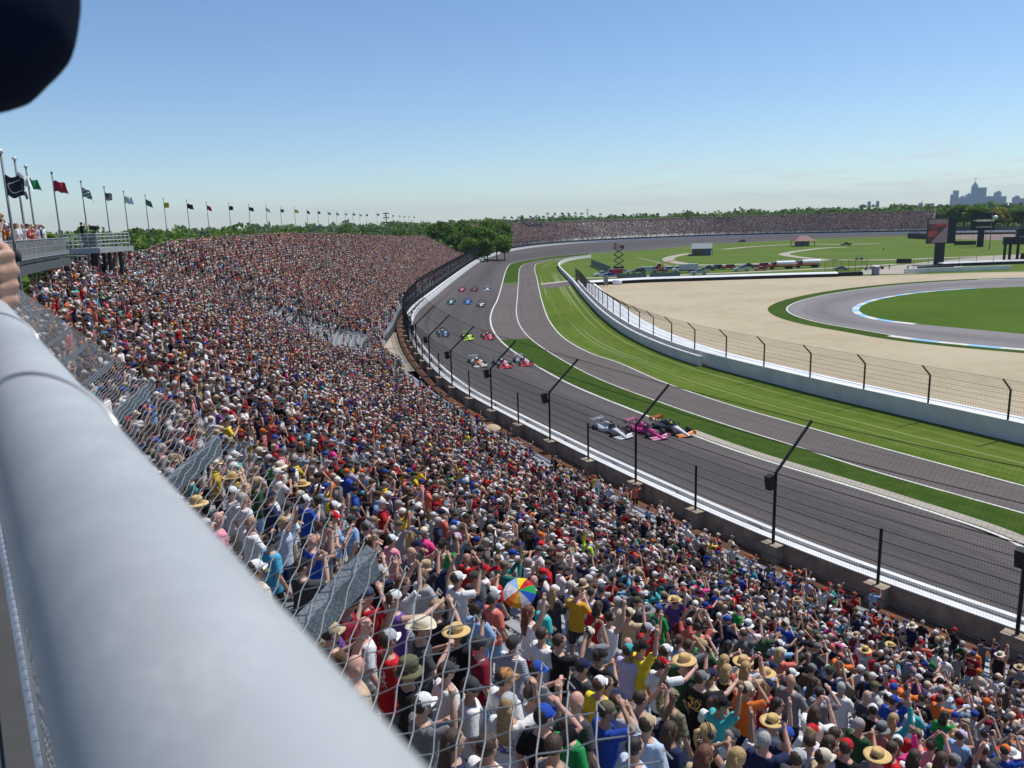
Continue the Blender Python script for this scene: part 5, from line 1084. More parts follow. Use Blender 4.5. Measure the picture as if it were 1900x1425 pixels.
# upper press stand behind its near end
sA, sB = s_of(gp(1012, 452, 3))[0], s_of(gp(1092, 449, 3))[0]
def mini_stand(s0, s1, o0, z0, rows, label, roofed):
    t = tag(empty('upper_stand', (*off(np.array([s0]), o0)[0], 0)), label, 'upper stand'); b = np.array(t.location); ss = np.linspace(s0, s1, 14); mb = MB()
    mb.sweep(np.c_[off(ss, o0), np.zeros(14)]-b, [(0, z0-2.2), (0, z0+1.1), (.15, z0+1.1), (.15, z0), (rows*.8, z0+rows*.4), (rows*.8, z0-2.2)]).obj('seating_deck', DARKS, t)
    for s in np.linspace(s0+1, s1-1, 7):
        for o in (1., rows*.8-1): p = off(np.array([s]), o0+o)[0]-b[:2]; MB().box((*p, (z0-1.)/2), (.5, .5, z0-1.)).obj('column', DARKS, t)
    mb = MB(); zt = z0+rows*.4
    for s in np.linspace(s0, s1, 20): p = np.r_[off(np.array([s]), o0+rows*.8)[0], zt]-b; mb.tube([p, p+UPV*1.6], .07, 4)
    for h in (.8, 1.6): mb.tube([np.r_[off(np.array([s]), o0+rows*.8)[0], zt+h]-b for s in ss], .07, 4)
    mb.obj('back_rail', DARKS, t)
    P = []
    for q in range(rows): s = np.arange(s0+1, s1-1, .7); s = s[RNG.random(len(s)) < .75]; P.append(np.c_[off(s, o0+q*.8+.4), np.full(len(s), z0+q*.4)])
    P = np.concatenate(P); add_crowd(P, np.full(len(P), fc[int(s0/2)]), 2)
    return t
mini_stand(s_of(gp(1012, 450, 3))[0], s_of(gp(1096, 448, 3))[0], 26, 15.6, 8, 'dark raised stand on columns behind the near end of the distant grandstand', False)
mini_stand(s_of(gp(957, 458, 3))[0], s_of(gp(1008, 452, 3))[0], 34, 14.2, 5, 'lower dark raised stand beside the distant grandstand nearest the trees'.replace('nearest', 'next to'), False)
tag(crowd_object('distant_crowd'), 'far off crowd packed on the distant grandstand', 'crowd')
# ------------------------------------------------------------------ camera platform at the end of the upper deck
pc = gd(190, 455, 76); pcx = gd(240, 450, 79); pw = gd(137, 458, 71)
u_ = (pcx-gd(180, 456, 74.)); u_[2] = 0; u_ /= np.linalg.norm(u_); v_ = np.array([-u_[1], u_[0], 0])
pl = tag(empty('camera_platform', (*gd(180, 456, 74.)[:2], FLOOR_Z-.05), math.atan2(u_[1], u_[0])), 'railed grey camera platform standing on dark columns past the upper deck end', 'platform')
PW, PD = float(np.linalg.norm((pcx-gd(180, 456, 74.))[:2])), 2.7
MB().box((PW/2-.1, PD/2-.2, -.2), (PW+.2, PD+.2, .4)).obj('floor', M('platform_grey', (.30, .315, .32), .6, .1, .1, 2), pl)
mb = MB()
for z in (.3, .6, .9, 1.15):
    for a, b in (((0, 0), (PW, 0)), ((PW, 0), (PW, PD)), ((0, PD), (PW, PD)), ((0, 0), (0, PD))): mb.tube([(*a, z), (*b, z)], .032, 5)
for x in np.linspace(0, PW, 9):
    for y in (0, PD): mb.tube([(x, y, 0), (x, y, 1.15)], .035, 5)
for y in np.linspace(0, PD, 5): mb.tube([(0, y, 0), (0, y, 1.15)], .035, 5)
mb.obj('guard_rail', RAILM, pl)
MB().box((.55, .62, .6), (.9, 1.0, 1.0)).obj('cabinet', STEEL, pl)
for x, y in ((.8, 1), (.8, 3.4), (3., 1), (3., 3.4), (PW-.7, 1), (PW-.7, 3.4)):
    q = MB().box((x, y*.6, -4.2), (.24, .24, 7.6)); 
    if x > 2.5: q.tube([(x, y*.6, -2.2), (x+1.1, y*.6, -.4)], .08, 5)
    q.obj('column', DARKS, pl)
mb = MB()
for k in range(6): mb.box((-.9, 1.5+.0*k, -.55-.42*k), (1.7, 1.6, .07))
mb.box((-1.8, .75, -1.6), (.07, .07, 2.6)).box((-.1, .75, -1.6), (.07, .07, 2.6)); mb.obj('stair', STEEL, pl)
w_ = np.array(pl.matrix_basis@Vector((1., 2.2, 0)))+0 if False else None
pl_m = Matrix.Translation(pl.location)@Matrix.Rotation(pl.rotation_euler.z, 4, 'Z')
q = pl_m@Vector((1.2, 1.7, .35)); person(tuple(q), face_track(s_of(q)[0])+.5, 'person in black shirt working a camera on the railed platform', 'camera crew', 'photo', 'black', 'tee', 'cap', 'black', None, 'brown', 'trousers', 'black', 1)
tp = MB().box((0, .0, 1.62), (.26, .5, .3)).tube([(0, .25, 1.62), (0, .52, 1.62)], .09, 10)
for a in (0, 2.1, 4.2): tp.tube([(0, 0, 1.45), (.5*math.cos(a), .5*math.sin(a), 0)], .025, 5)
q = pl_m@Vector((2.0, 1.2, 0)); tp = tp.obj('television_camera', BLACKM, None, loc=q); tp.rotation_euler = (0, 0, -1.2); tag(tp, 'black television camera on a tripod on the railed platform', 'camera')
# ------------------------------------------------------------------ flags along the back of the stand
FLG = {'white': (.75, .75, .75), 'green': (.01, .22, .07), 'yellow': (.78, .56, .02), 'black': (.014, .014, .018), 'red': (.52, .02, .035)}
FM = {k: M('flag_'+k, v, .8, 0, .06, 3) for k, v in FLG.items()}
FM['chequered'] = check_mat('flag_chequered', (.75, .75, .75), (.015, .015, .015), 1)
def flag_uv_check(m, n):
    nt = m.node_tree; ck = [x for x in nt.nodes if x.type == 'TEX_CHECKER'][0]; uv = nt.nodes.new('ShaderNodeUVMap'); uv.uv_map = 'UVMap'; ck.inputs['Scale'].default_value = n; nt.links.new(uv.outputs[0], ck.inputs[0])
flag_uv_check(FM['chequered'], 5)
def flag_blue_stripes():
    m, nt, b = node_mat('flag_striped'); N, L = nt.nodes.new, nt.links.new; uv = N('ShaderNodeUVMap'); uv.uv_map = 'UVMap'; sp = N('ShaderNodeSeparateXYZ'); L(uv.outputs[0], sp.inputs[0])
    w = N('ShaderNodeMath'); w.operation = 'SINE'; ml = N('ShaderNodeMath'); ml.operation = 'MULTIPLY'; ml.inputs[1].default_value = 41; L(sp.outputs['Y'], ml.inputs[0]); L(ml.outputs[0], w.inputs[0])
    g = N('ShaderNodeMath'); g.operation = 'GREATER_THAN'; g.inputs[1].default_value = 0; L(w.outputs[0], g.inputs[0]); mx = N('ShaderNodeMix'); mx.data_type = 'RGBA'; mx.inputs[6].default_value = (.45, .02, .04, 1); mx.inputs[7].default_value = (.7, .7, .7, 1); L(g.outputs[0], mx.inputs[0])
    a = N('ShaderNodeMath'); a.operation = 'LESS_THAN'; a.inputs[1].default_value = .42; L(sp.outputs['X'], a.inputs[0]); c = N('ShaderNodeMath'); c.operation = 'GREATER_THAN'; c.inputs[1].default_value = .45; L(sp.outputs['Y'], c.inputs[0]); d = N('ShaderNodeMath'); d.operation = 'MULTIPLY'; L(a.outputs[0], d.inputs[0]); L(c.outputs[0], d.inputs[1])
    m2 = N('ShaderNodeMix'); m2.data_type = 'RGBA'; m2.inputs[7].default_value = (.03, .045, .16, 1); L(d.outputs[0], m2.inputs[0]); L(mx.outputs[2], m2.inputs[6]); L(m2.outputs[2], b.inputs['Base Color']); b.inputs['Roughness'].default_value = .8; return m
FM['striped'] = flag_blue_stripes()
POLEM = M('pole_grey', (.16, .165, .17), .6, .1, .05); BALLM = M('ball_white', (.7, .7, .68), .25, .1, .05)
FLAGME = {}
def flag_mesh(col, var, wd=2.0, hg=1.3):
    if (col, var, wd) in FLAGME: return FLAGME[col, var, wd]
    r = random.Random(var*7+3); nu, nv = 14, 8; droop = (.35, .75, .12)[var % 3]; V, Fs, U = [], [], []
    for i in range(nu+1):
        for j in range(nv+1):
            a, b = i/nu, j/nv; x = a*wd*(1-.35*droop*a-.06*b); z = -hg*(1-b)-droop*a*a*hg*.9+.06*math.sin(a*9+var); y = .20*a*math.sin(a*7.5+b*1.6+var*1.3)+.07*math.sin(a*15+b*4+var)*a
            V.append((x, y, z)); U.append((a, b))
    Fs = [(i*(nv+1)+j, (i+1)*(nv+1)+j, (i+1)*(nv+1)+j+1, i*(nv+1)+j+1) for i in range(nu) for j in range(nv)]
    me = bpy.data.meshes.new('flag'); me.from_pydata(V, [], Fs); me.materials.append(FM[col]); uv = me.uv_layers.new(name='UVMap'); li = [l.vertex_index for l in me.loops]; uv.data.foreach_set('uv', [c for l in li for c in U[l]])
    me.polygons.foreach_set('use_smooth', [True]*len(Fs)); me.update(); FLAGME[col, var, wd] = me; return me
def flagpole(top, zb, col, label, ball=False, big=1., var=0, wind=-.35, r=.085, drop=.9):
    t = tag(empty('flagpole', (top[0], top[1], zb)), label, 'flagpole', 'flags along the back of the grandstands'); h = top[2]-zb
    MB().tube([(0, 0, 0), (0, 0, h*.5), (0, 0, h)], [r*1.2, r, r*.7], 8).obj('pole', POLEM, t, True)
    MB().ell((0, 0, h+.08), (.12, .12, .12) if ball else (.12, .12, .12), 10, 7).obj('finial', BALLM if ball else POLEM, t, True)
    f = bpy.data.objects.new('flag', flag_mesh(col, var, 2.*big, 1.3*big)); COL.objects.link(f); f.parent = t; f.location = (.05, 0, h-drop); f.rotation_euler = (0, 0, wind); return t, f
TOPS = [(1, 284), (27, 297), (48, 311), (96, 322), (150, 338), (193, 348), (229, 356), (269, 363), (303, 369), (346, 372), (383, 376), (424, 377), (461, 379.5), (493, 381.5), (520, 384), (546, 385), (569, 387.5), (589, 389), (608, 391), (624, 392), (640, 393), (654, 393.5), (667, 395), (679, 395.5), (699, 394), (714, 396.5), (728, 397.5), (740, 398), (749, 399), (758, 400), (767, 400.5)]
FCOLS = ['black', 'white', 'green', 'red', 'chequered', 'striped', 'white', 'green', 'yellow', 'black', 'red', 'black', 'black', 'white', 'green', 'yellow', 'black', 'red', 'chequered', 'black', 'white', 'green', 'yellow', 'black', 'red', 'striped', 'black', 'white', 'green', 'yellow', 'black']
CNT = {}; ORD = ['first', 'second', 'third', 'fourth', 'fifth', 'sixth', 'seventh', 'eighth', 'ninth', 'tenth']
def emblem_flag():
    m, nt, b = node_mat('flag_emblem'); N, L = nt.nodes.new, nt.links.new; uv = N('ShaderNodeUVMap'); uv.uv_map = 'UVMap'; mp = N('ShaderNodeMapping'); mp.vector_type = 'POINT'; mp.inputs['Location'].default_value = (-1.15, -1.75, 0); mp.inputs['Scale'].default_value = (2.3, 3.5, 0); L(uv.outputs[0], mp.inputs[0])
    ln = N('ShaderNodeVectorMath'); ln.operation = 'LENGTH'; L(mp.outputs[0], ln.inputs[0])
    def band_(lo, hi):
        a = N('ShaderNodeMath'); a.operation = 'GREATER_THAN'; a.inputs[1].default_value = lo; L(ln.outputs['Value'], a.inputs[0]); c = N('ShaderNodeMath'); c.operation = 'LESS_THAN'; c.inputs[1].default_value = hi; L(ln.outputs['Value'], c.inputs[0]); d = N('ShaderNodeMath'); d.operation = 'MULTIPLY'; L(a.outputs[0], d.inputs[0]); L(c.outputs[0], d.inputs[1]); return d
    mx = N('ShaderNodeMix'); mx.data_type = 'RGBA'; mx.inputs[6].default_value = (.012, .013, .018, 1); mx.inputs[7].default_value = (.55, .56, .58, 1); L(band_(.88, 1.02).outputs[0], mx.inputs[0]); L(mx.outputs[2], b.inputs['Base Color']); b.inputs['Roughness'].default_value = .8; return m
EMBF = emblem_flag()
for i, ((x, y), c) in enumerate(zip(TOPS, FCOLS)):
    hor = 436.7-.03*x; Ht = 6.9; dd = Ht*F/max(6., hor-y)
    if i < 3: dd = 44+9*i
    top = gd(x, y, dd); near_ = i < 3; CNT[c] = CNT.get(c, 0)+1
    lab = f'{c} flag above the stand, {ORD[CNT[c]-1]} {c} one counted from the upper deck'
    if i == 0: lab = 'large black flag with a pale oval emblem beside the upper deck'
    t, f = flagpole(top, 12., c, lab, near_, (.55, .46, .48)[i] if near_ else .78, (2, 1, 0)[i] if near_ else i % 3, -.25+.2*math.sin(i*2.1), .075 if near_ else .09, 1.0 if i == 0 else .7)
    if i == 0: f.scale = (1.1, 1, 1.3); f.data = f.data.copy(); f.data.materials[0] = EMBF
# pale oval emblem on the big black flag
FE = MB()
# far flags behind the distant grandstand
fx = [(934, 401), (948, 401), (960, 401), (982, 400), (994, 400), (1006, 400), (1014, 394), (1028, 394), (1041, 394), (1053, 394), (1066, 393), (1077, 394), (1112, 395), (1133, 396), (1154, 396), (1174, 396), (1197, 395), (1218, 395), (1240, 395), (1363, 389), (1386, 389)]
for i, (x, y) in enumerate(fx):
    c = ['yellow', 'black', 'white', 'black', 'white', 'green', 'white', 'black', 'black', 'chequered', 'striped', 'white', 'white', 'white', 'black', 'white', 'black', 'black', 'striped', 'black', 'black'][i]
    CNT[c+'f'] = CNT.get(c+'f', 0)+1
    flagpole(gd(x, y, 690 if x < 1300 else 720), 13, c, f'tiny {c} flag behind the distant grandstand, {ORD[CNT[c+"f"]-1]} {c} from the trees', False, 1.25, i % 3, .4*math.sin(i), .13, .2)
# lamp masts
def mast(top, zb, label, kind):
    t = tag(empty('lamp_mast', (top[0], top[1], zb)), label, 'mast'); h = top[2]-zb
    MB().tube([(0, 0, 0), (0, 0, h)], [.22, .14], 8).obj('pole', POLEM, t)
    if kind == 'ball': MB().ell((1.4, 0, h*.74), (1.15, 1.15, .95), 14, 9).tube([(0, 0, h*.74), (1.4, 0, h*.74)], .1, 5).obj('dome', BALLM, t, True); MB().box((0, 0, h), (2.6, .3, .9)).obj('lamp_head', POLEM, t)
    elif kind == 'arms': mb = MB(); [mb.box((0, 0, h-.4-1.8*q), (2.6, .3, .35)) for q in range(3)]; mb.obj('lamp_head', BLACKM, t)
    else: MB().box((0, 0, h-1.2), (2.2, .25, .25)).obj('crossarm', POLEM, t)
    return t
mast(gd(1711, 372, 640), 0, 'thin grey utility mast standing behind the end of the distant grandstand', 'cross')
mast(gd(1843, 382, 430), 0, 'dark mast with a white ball dome beside the sponsor board', 'ball')
mast(gd(1090, 388, 690), 12, 'lattice lamp mast rising over the dark raised stand', 'arms')
mast(gd(716, 394, 340), 12, 'lamp mast with stacked lamp heads among the flags', 'arms')
# ------------------------------------------------------------------ racing cars (nose towards +Y)
RUB = M('tyre_rubber', (.016, .016, .017), .75, 0, .2, 9); RIMM = M('dark_rim', (.10, .10, .11), .35, .7); CARB = M('carbon', (.022, .022, .025), .35, .1); SCREENM = M('aeroscreen', (.03, .04, .05), .1, 0, .05)
PAINT = {'silver': (.55, .58, .62), 'white': (.75, .75, .76), 'magenta': (.70, .03, .26), 'pink': (.78, .28, .45), 'black': (.02, .02, .023), 'orange': (.78, .22, .03), 'red': (.62, .02, .03), 'yellow': (.80, .62, .03), 'neon': (.60, .80, .02), 'salmon': (.75, .26, .20), 'darkred': (.22, .02, .03), 'blue': (.03, .20, .62), 'teal': (.01, .25, .20), 'lightblue': (.30, .48, .68), 'green': (.02, .30, .12), 'dark': (.045, .055, .075)}
PM = {k: M('paint_'+k, v, .28, 0, .05, 2, coat=.6) for k, v in PAINT.items()}
def sup(y, z, a, b, n=14, e=.6): return [A_([a*math.copysign(abs(math.cos(t))**e, math.cos(t)), y, z+b*math.copysign(abs(math.sin(t))**e, math.sin(t))]) for t in [2*PI*j/n for j in range(n)]]
CARP = {}
def car_parts():
    d = {}
    mb = MB(); mb.rings([sup(2.78, .20, .05, .03), sup(2.6, .22, .10, .055), sup(2.0, .30, .15, .11), sup(1.3, .40, .20, .17), sup(.75, .46, .27, .22), sup(.2, .48, .33, .25)]); d['nose'] = (mb, 1)
    mb = MB(); mb.rings([sup(.45, .34, .36, .20), sup(.1, .36, .50, .22), sup(-.3, .36, .82, .24), sup(-.9, .36, .84, .25), sup(-1.5, .33, .66, .22), sup(-2.0, .32, .36, .17), sup(-2.35, .34, .20, .12)])
    mb.rings([sup(-.32, .66, .20, .16), sup(-.45, .76, .19, .26), sup(-.9, .72, .17, .24), sup(-1.5, .58, .12, .16), sup(-2.1, .46, .07, .08)])
    mb.box((0, -.2, .08), (1.55, 3.4, .05)); d['body'] = (mb, 0)
    mb = MB()
    for sx in (-1, 1): mb.tube([(sx*.05, -.40, 1.02), (sx*.28, -.18, .93), (sx*.30, .30, .82), (sx*.10, .72, .74), (0, .80, .72)], .035, 6)
    mb.rings([[A_([a*math.cos(t), y0+.62*math.sin(t)*f, z]) for t in np.linspace(0, PI, 10)] for z, a, f, y0 in ((.62, .33, 1., .12), (.86, .28, .75, .05))], cap=False); d['aeroscreen'] = (mb, 3)
    mb = MB(); mb.ell((0, .0, .80), (.13, .15, .15), 12, 8); d['helmet'] = (mb, 2)
    mb = MB()
    for sx in (-1, 1):
        mb.add([(sx*.08, 2.72, .17), (sx*.95, 2.45, .15), (sx*.95, 2.15, .20), (sx*.12, 2.35, .22), (sx*.08, 2.72, .14), (sx*.95, 2.45, .12), (sx*.95, 2.15, .17), (sx*.12, 2.35, .19)], [(0, 1, 2, 3), (7, 6, 5, 4), (0, 4, 5, 1), (1, 5, 6, 2), (2, 6, 7, 3)])
        mb.add([(sx*.25, 2.34, .25), (sx*.95, 2.18, .25), (sx*.95, 2.02, .33), (sx*.25, 2.2, .33)], [(0, 1, 2, 3)]); mb.box((sx*.96, 2.25, .22), (.03, .5, .28))
    d['front_wing'] = (mb, 4)
    mb = MB(); mb.box((0, -2.42, .88), (1.15, .34, .035), R=np.array(Matrix.Rotation(.12, 3, 'X'))).box((0, -2.62, .95), (1.15, .16, .03), R=np.array(Matrix.Rotation(.5, 3, 'X')))
    for sx in (-1, 1): mb.box((sx*.59, -2.45, .78), (.03, .62, .42)); mb.box((sx*.12, -2.35, .62), (.04, .2, .5))
    mb.box((0, -2.45, .30), (1.5, .3, .05)); d['rear_wing'] = (mb, 4)
    mb = MB()
    for y, w in ((1.58, .72), (-1.48, .70)):
        for sx in (-1, 1):
            for z in (.24, .42):
                for dy in (-.22, .22): mb.tube([(sx*.15, y+dy*1.4, z), (sx*w, y+dy*.3, z)], .022, 4)
    for sx in (-1, 1): mb.box((sx*.48, .55, .72), (.2, .10, .09)).tube([(sx*.3, .5, .55), (sx*.45, .52, .68)], .02, 4)
    d['suspension'] = (mb, 5)
    for k, (r, w) in {'f': (.33, .30), 'r': (.345, .40)}.items():
        prof = [(r*.62, -w/2), (r*.92, -w/2), (r, -w*.36), (r, w*.36), (r*.92, w/2), (r*.62, w/2)]
        t = MB(); n = 22; t.rings([[A_([x, q*math.cos(2*PI*j/n), q*math.sin(2*PI*j/n)]) for j in range(n)] for q, x in prof], cap=False); CARP['tyre'+k] = t.mesh('tyre', RUB, False)
        t = MB(); t.rings([[A_([x, q*math.cos(2*PI*j/n), q*math.sin(2*PI*j/n)]) for j in range(n)] for q, x in ((r*.62, -w/2), (r*.5, -w*.36), (r*.2, -w*.42), (r*.2, w*.42), (r*.5, w*.36), (r*.62, w/2))]); CARP['rim'+k] = t.mesh('rim', RIMM, False)
    for k, (mb, i) in d.items(): CARP[k] = (mb.mesh(k, CARB, k not in ('front_wing', 'rear_wing', 'suspension')), i)
car_parts()
def race_car(px, py, label, body, nose, helmet, wing, jit=0., rear=None, ahead=0.):
    p = gp(px, py, .25); s, o = s_of(p); i = min(int(round(s/2)), len(WALL)-1); jn = L1[i1[i]]; wd = np.linalg.norm(WALL[i]-jn)
    z = 1.42*(1-min(max(-o-.5, 0)/wd, 1)); p = gp(px, py, z+.2); s, o = s_of(p); T = -WT[min(int(round(s/2)), len(WALL)-1)]
    t = tag(empty('race_car', (p[0], p[1], z+.01), math.atan2(-T[0], T[1])+jit), label, 'race car', 'open wheel race cars running three abreast'); bank = math.atan2(1.42, wd); t.rotation_euler[1] = -bank*.0+(math.atan2(1.42, wd))
    for k, (me, ix) in [(k, v) for k, v in CARP.items() if isinstance(v, tuple)]:
        c = bpy.data.objects.new(k, me); COL.objects.link(c); c.parent = t
        slot_mat(c, 0, [PM[body], PM[nose], PM[helmet], SCREENM, PM[wing], CARB][ix] if k != 'rear_wing' else PM[rear or wing])
    for y, k, x in ((1.58, 'f', .80), (-1.48, 'r', .78)):
        for sx in (-1, 1):
            w = bpy.data.objects.new('wheel', CARP['tyre'+k]); COL.objects.link(w); w.parent = t; w.location = (sx*x, y, .335)
            r = bpy.data.objects.new('rim', CARP['rim'+k]); COL.objects.link(r); r.parent = w
    return t
CARS = [(1134, 800, 'silver and white race car with chrome sidepods in the first row', 'silver', 'white', 'black', 'white'), (1198, 801, 'magenta pink race car in the middle of the first row', 'magenta', 'magenta', 'pink', 'pink'), (1246, 796, 'black race car with orange rear, white nose and yellow cockpit', 'black', 'white', 'yellow', 'orange'),
 (886, 674, 'white race car with orange nose and engine cover', 'white', 'orange', 'white', 'white'), (932, 676, 'red race car with white engine cover and green rear wing', 'white', 'red', 'white', 'red', 'green'), (970, 672, 'white race car with red nose and red front wing', 'white', 'red', 'white', 'red', 'white'),
 (822, 620, 'dark race car with pale blue and white sidepods', 'lightblue', 'dark', 'white', 'dark'), (868, 626, 'neon yellow race car in the third row', 'neon', 'neon', 'black', 'neon'), (905, 625, 'salmon pink race car with red nose', 'salmon', 'red', 'white', 'red'),
 (837.5, 561, 'teal green race car with white nose', 'teal', 'white', 'white', 'teal'), (868, 561, 'bright blue race car in the fourth row', 'blue', 'lightblue', 'white', 'blue'), (893, 566, 'black race car with white engine cover in the fourth row', 'white', 'white', 'black', 'black'),
 (857, 538, 'pinkish red race car in the last row', 'salmon', 'pink', 'red', 'red'), (880.5, 538, 'dark red race car in the middle of the last row', 'darkred', 'red', 'white', 'darkred'), (904, 537, 'white race car with blue sidepods in the last row', 'lightblue', 'white', 'blue', 'white')]
for c in CARS: race_car(*c[:3], *c[3:7], rear=c[7] if len(c) > 7 else None)
# ------------------------------------------------------------------ infield vehicles (nose towards +Y)
GLS = M('vehicle_glass', (.03, .035, .04), .1, 0, .05); CHR = M('lamp_glass', (.6, .6, .58), .2); VP = {'white': (.72, .73, .74), 'red': (.42, .02, .025), 'black': (.02, .02, .022), 'silver': (.42, .45, .48), 'navy': (.02, .03, .08), 'blue': (.03, .06, .35), 'grey': (.16, .17, .185), 'orange': (.65, .18, .05), 'slate': (.07, .085, .10)}
VM = {k: M('vehicle_'+k, v, .3, .1, .05, 2, coat=.4) for k, v in VP.items()}
VME = {}
def prof_body(mb, prof, w, mi=0, inset_=.0):
    """side outline (y,z) extruded to width w"""
    n = len(prof); V = [(-w/2+inset_, y, z) for y, z in prof]+[(w/2-inset_, y, z) for y, z in prof]
    mb.add(V, [tuple(range(n)), tuple(range(2*n-1, n-1, -1))]+[(i, n+i, n+(i+1) % n, (i+1) % n) for i in range(n)], mi); return mb
def vehicle_parts():
    def wheel(r, w):
        t = MB(); n = 16; t.rings([[A_([x, q*math.cos(2*PI*j/n), q*math.sin(2*PI*j/n)]) for j in range(n)] for q, x in ((r*.9, -w/2), (r, -w*.35), (r, w*.35), (r*.9, w/2))]); return t
    VME['wheel'] = wheel(.39, .27).mesh('wheel', RUB); VME['bigwheel'] = wheel(.5, .3).mesh('wheel', RUB); t = MB(); t.rings([[A_([x, .24*math.cos(2*PI*j/12), .24*math.sin(2*PI*j/12)]) for j in range(12)] for x in (-.145, .145)]); VME['rim'] = t.mesh('rim', CHR)
    mb = prof_body(MB(), [(2.85, .45), (2.9, .75), (2.75, 1.02), (1.35, 1.14), (1.25, 1.20), (-.75, 1.20), (-.8, 1.22), (-2.85, 1.22), (-2.9, .5)], 2.0); VME['pickup', 'body'] = mb
    mb = prof_body(MB(), [(1.25, 1.18), (.55, 1.82), (-.55, 1.86), (-.85, 1.18)], 1.78, 0, .06); VME['pickup', 'cabin'] = mb
    VME['pickup', 'bed'] = MB().box((0, -1.82, 1.225), (1.66, 1.9, .02))
    mb = prof_body(MB(), [(2.5, .42), (2.52, .8), (2.35, 1.02), (1.2, 1.12), (-2.4, 1.14), (-2.5, .9), (-2.48, .45)], 1.95); VME['suv', 'body'] = mb
    mb = prof_body(MB(), [(1.25, 1.10), (.45, 1.74), (-1.9, 1.78), (-2.35, 1.12)], 1.75, 0, .06); VME['suv', 'cabin'] = mb
    mb = prof_body(MB(), [(2.2, .35), (2.25, .6), (1.9, .82), (.9, .92), (-1.9, .95), (-2.25, .8), (-2.2, .36)], 1.8); VME['car', 'body'] = mb
    mb = prof_body(MB(), [(1.0, .90), (.3, 1.38), (-.9, 1.40), (-1.75, .93)], 1.55, 0, .07); VME['car', 'cabin'] = mb
    mb = prof_body(MB(), [(2.6, .45), (2.7, .95), (2.3, 1.25), (1.9, 2.1), (-2.6, 2.15), (-2.7, .5)], 2.0); VME['van', 'body'] = mb
    VME['van', 'cabin'] = prof_body(MB(), [(2.32, 1.27), (1.96, 1.98), (1.2, 1.98), (1.2, 1.27)], 2.02)
vehicle_parts()
def win_mesh(kind):
    W_ = {'pickup': [[(1.12, 1.24), (.55, 1.76), (.30, 1.77), (.30, 1.24)], [(.22, 1.24), (.22, 1.77), (-.50, 1.79), (-.72, 1.24)]], 'suv': [[(1.08, 1.17), (.45, 1.67), (.1, 1.68), (.1, 1.17)], [(.02, 1.17), (.02, 1.68), (-.95, 1.70), (-.95, 1.17)], [(-1.03, 1.17), (-1.03, 1.70), (-1.82, 1.70), (-2.15, 1.17)]], 'car': [[(.86, .95), (.3, 1.33), (-.2, 1.34), (-.2, .95)], [(-.28, .95), (-.28, 1.34), (-.88, 1.34), (-1.5, .97)]], 'van': [[(2.2, 1.3), (1.93, 1.9), (1.3, 1.9), (1.3, 1.3)]]}[kind]
    hw = {'pickup': .835, 'suv': .82, 'car': .71, 'van': 1.012}[kind]; out = []
    for poly in W_:
        for sx in (-1, 1):
            mb = MB(); n = len(poly); mb.add([(sx*hw, y, z) for y, z in poly]+[(sx*(hw+.012), y, z) for y, z in poly], [tuple(range(n)), tuple(range(n, 2*n))]+[(i, (i+1) % n, n+(i+1) % n, n+i) for i in range(n)]); out.append(mb)
    fr = {'pickup': ((1.19, 1.25), (.60, 1.79), .72), 'suv': ((1.18, 1.16), (.5, 1.71), .70), 'car': ((.93, .95), (.33, 1.36), .60), 'van': ((2.31, 1.31), (1.99, 2.0), .85)}[kind]
    mb = MB(); (y0, z0), (y1, z1), w = fr; mb.add([(-w, y0+.012, z0+.012), (w, y0+.012, z0+.012), (w*.92, y1+.012, z1+.012), (-w*.92, y1+.012, z1+.012), (-w, y0-.01, z0), (w, y0-.01, z0), (w*.92, y1-.01, z1), (-w*.92, y1-.01, z1)], [(0, 1, 2, 3), (0, 4, 5, 1), (1, 5, 6, 2), (2, 6, 7, 3), (3, 7, 4, 0)]); return out, mb
VCACHE = {}
def vehicle(px, py, kind, colour, label, cat, head):
    p = gp(px, py, 0); t = tag(empty(label_kind := {'pickup': 'pickup_truck', 'suv': 'parked_car', 'car': 'parked_car', 'van': 'parked_van'}[kind], (p[0], p[1], .03), head), label, cat, 'vehicles parked on the infield')
    if kind not in VCACHE:
        sd, fr = win_mesh(kind); VCACHE[kind] = ([m_.mesh('window', GLS) for m_ in sd], fr.mesh('windscreen', GLS), VME[kind, 'body'].mesh('body', VM['white']), VME[kind, 'cabin'].mesh('cabin', VM['white']) if kind != 'van' else None)
    sd, fr, bo, ca = VCACHE[kind]
    def add(me, nm, m=None, loc=(0, 0, 0), par=None):
        o = bpy.data.objects.new(nm, me); COL.objects.link(o); o.parent = par or t; o.location = loc
        if m: slot_mat(o, 0, m)
        return o
    add(bo, 'body', VM[colour]); c = add(ca, 'cabin', VM[colour]) if ca else None
    for w in sd: add(w, 'window', None, par=c)
    add(fr, 'windscreen', None, par=c)
    if kind == 'pickup':
        if 'bed' not in VCACHE: VCACHE['bed'] = VME['pickup', 'bed'].mesh('truck_bed', DARKS)
        add(VCACHE['bed'], 'truck_bed')
    yf, yr = {'pickup': (1.85, -1.75), 'suv': (1.55, -1.5), 'car': (1.35, -1.35), 'van': (1.7, -1.6)}[kind]; hw = {'pickup': .92, 'suv': .88, 'car': .80, 'van': .92}[kind]
    for y in (yf, yr):
        for sx in (-1, 1): w = add(VME['wheel'], 'wheel', None, (sx*hw, y, .39 if kind != 'car' else .35)); add(VME['rim'], 'rim', None, par=w)
    yl, zl = {'pickup': (2.86, .86), 'suv': (2.50, .82), 'car': (2.18, .64), 'van': (2.66, .9)}[kind]
    if 'lamp' not in VCACHE: VCACHE['lamp'] = MB().box((0, 0, 0), (.36, .06, .16)).mesh('headlight', CHR)
    for sx in (-1, 1): add(VCACHE['lamp'], 'headlight', None, (sx*hw*.8, yl, zl))
    return t
HL, HR_ = PI/2, -PI/2
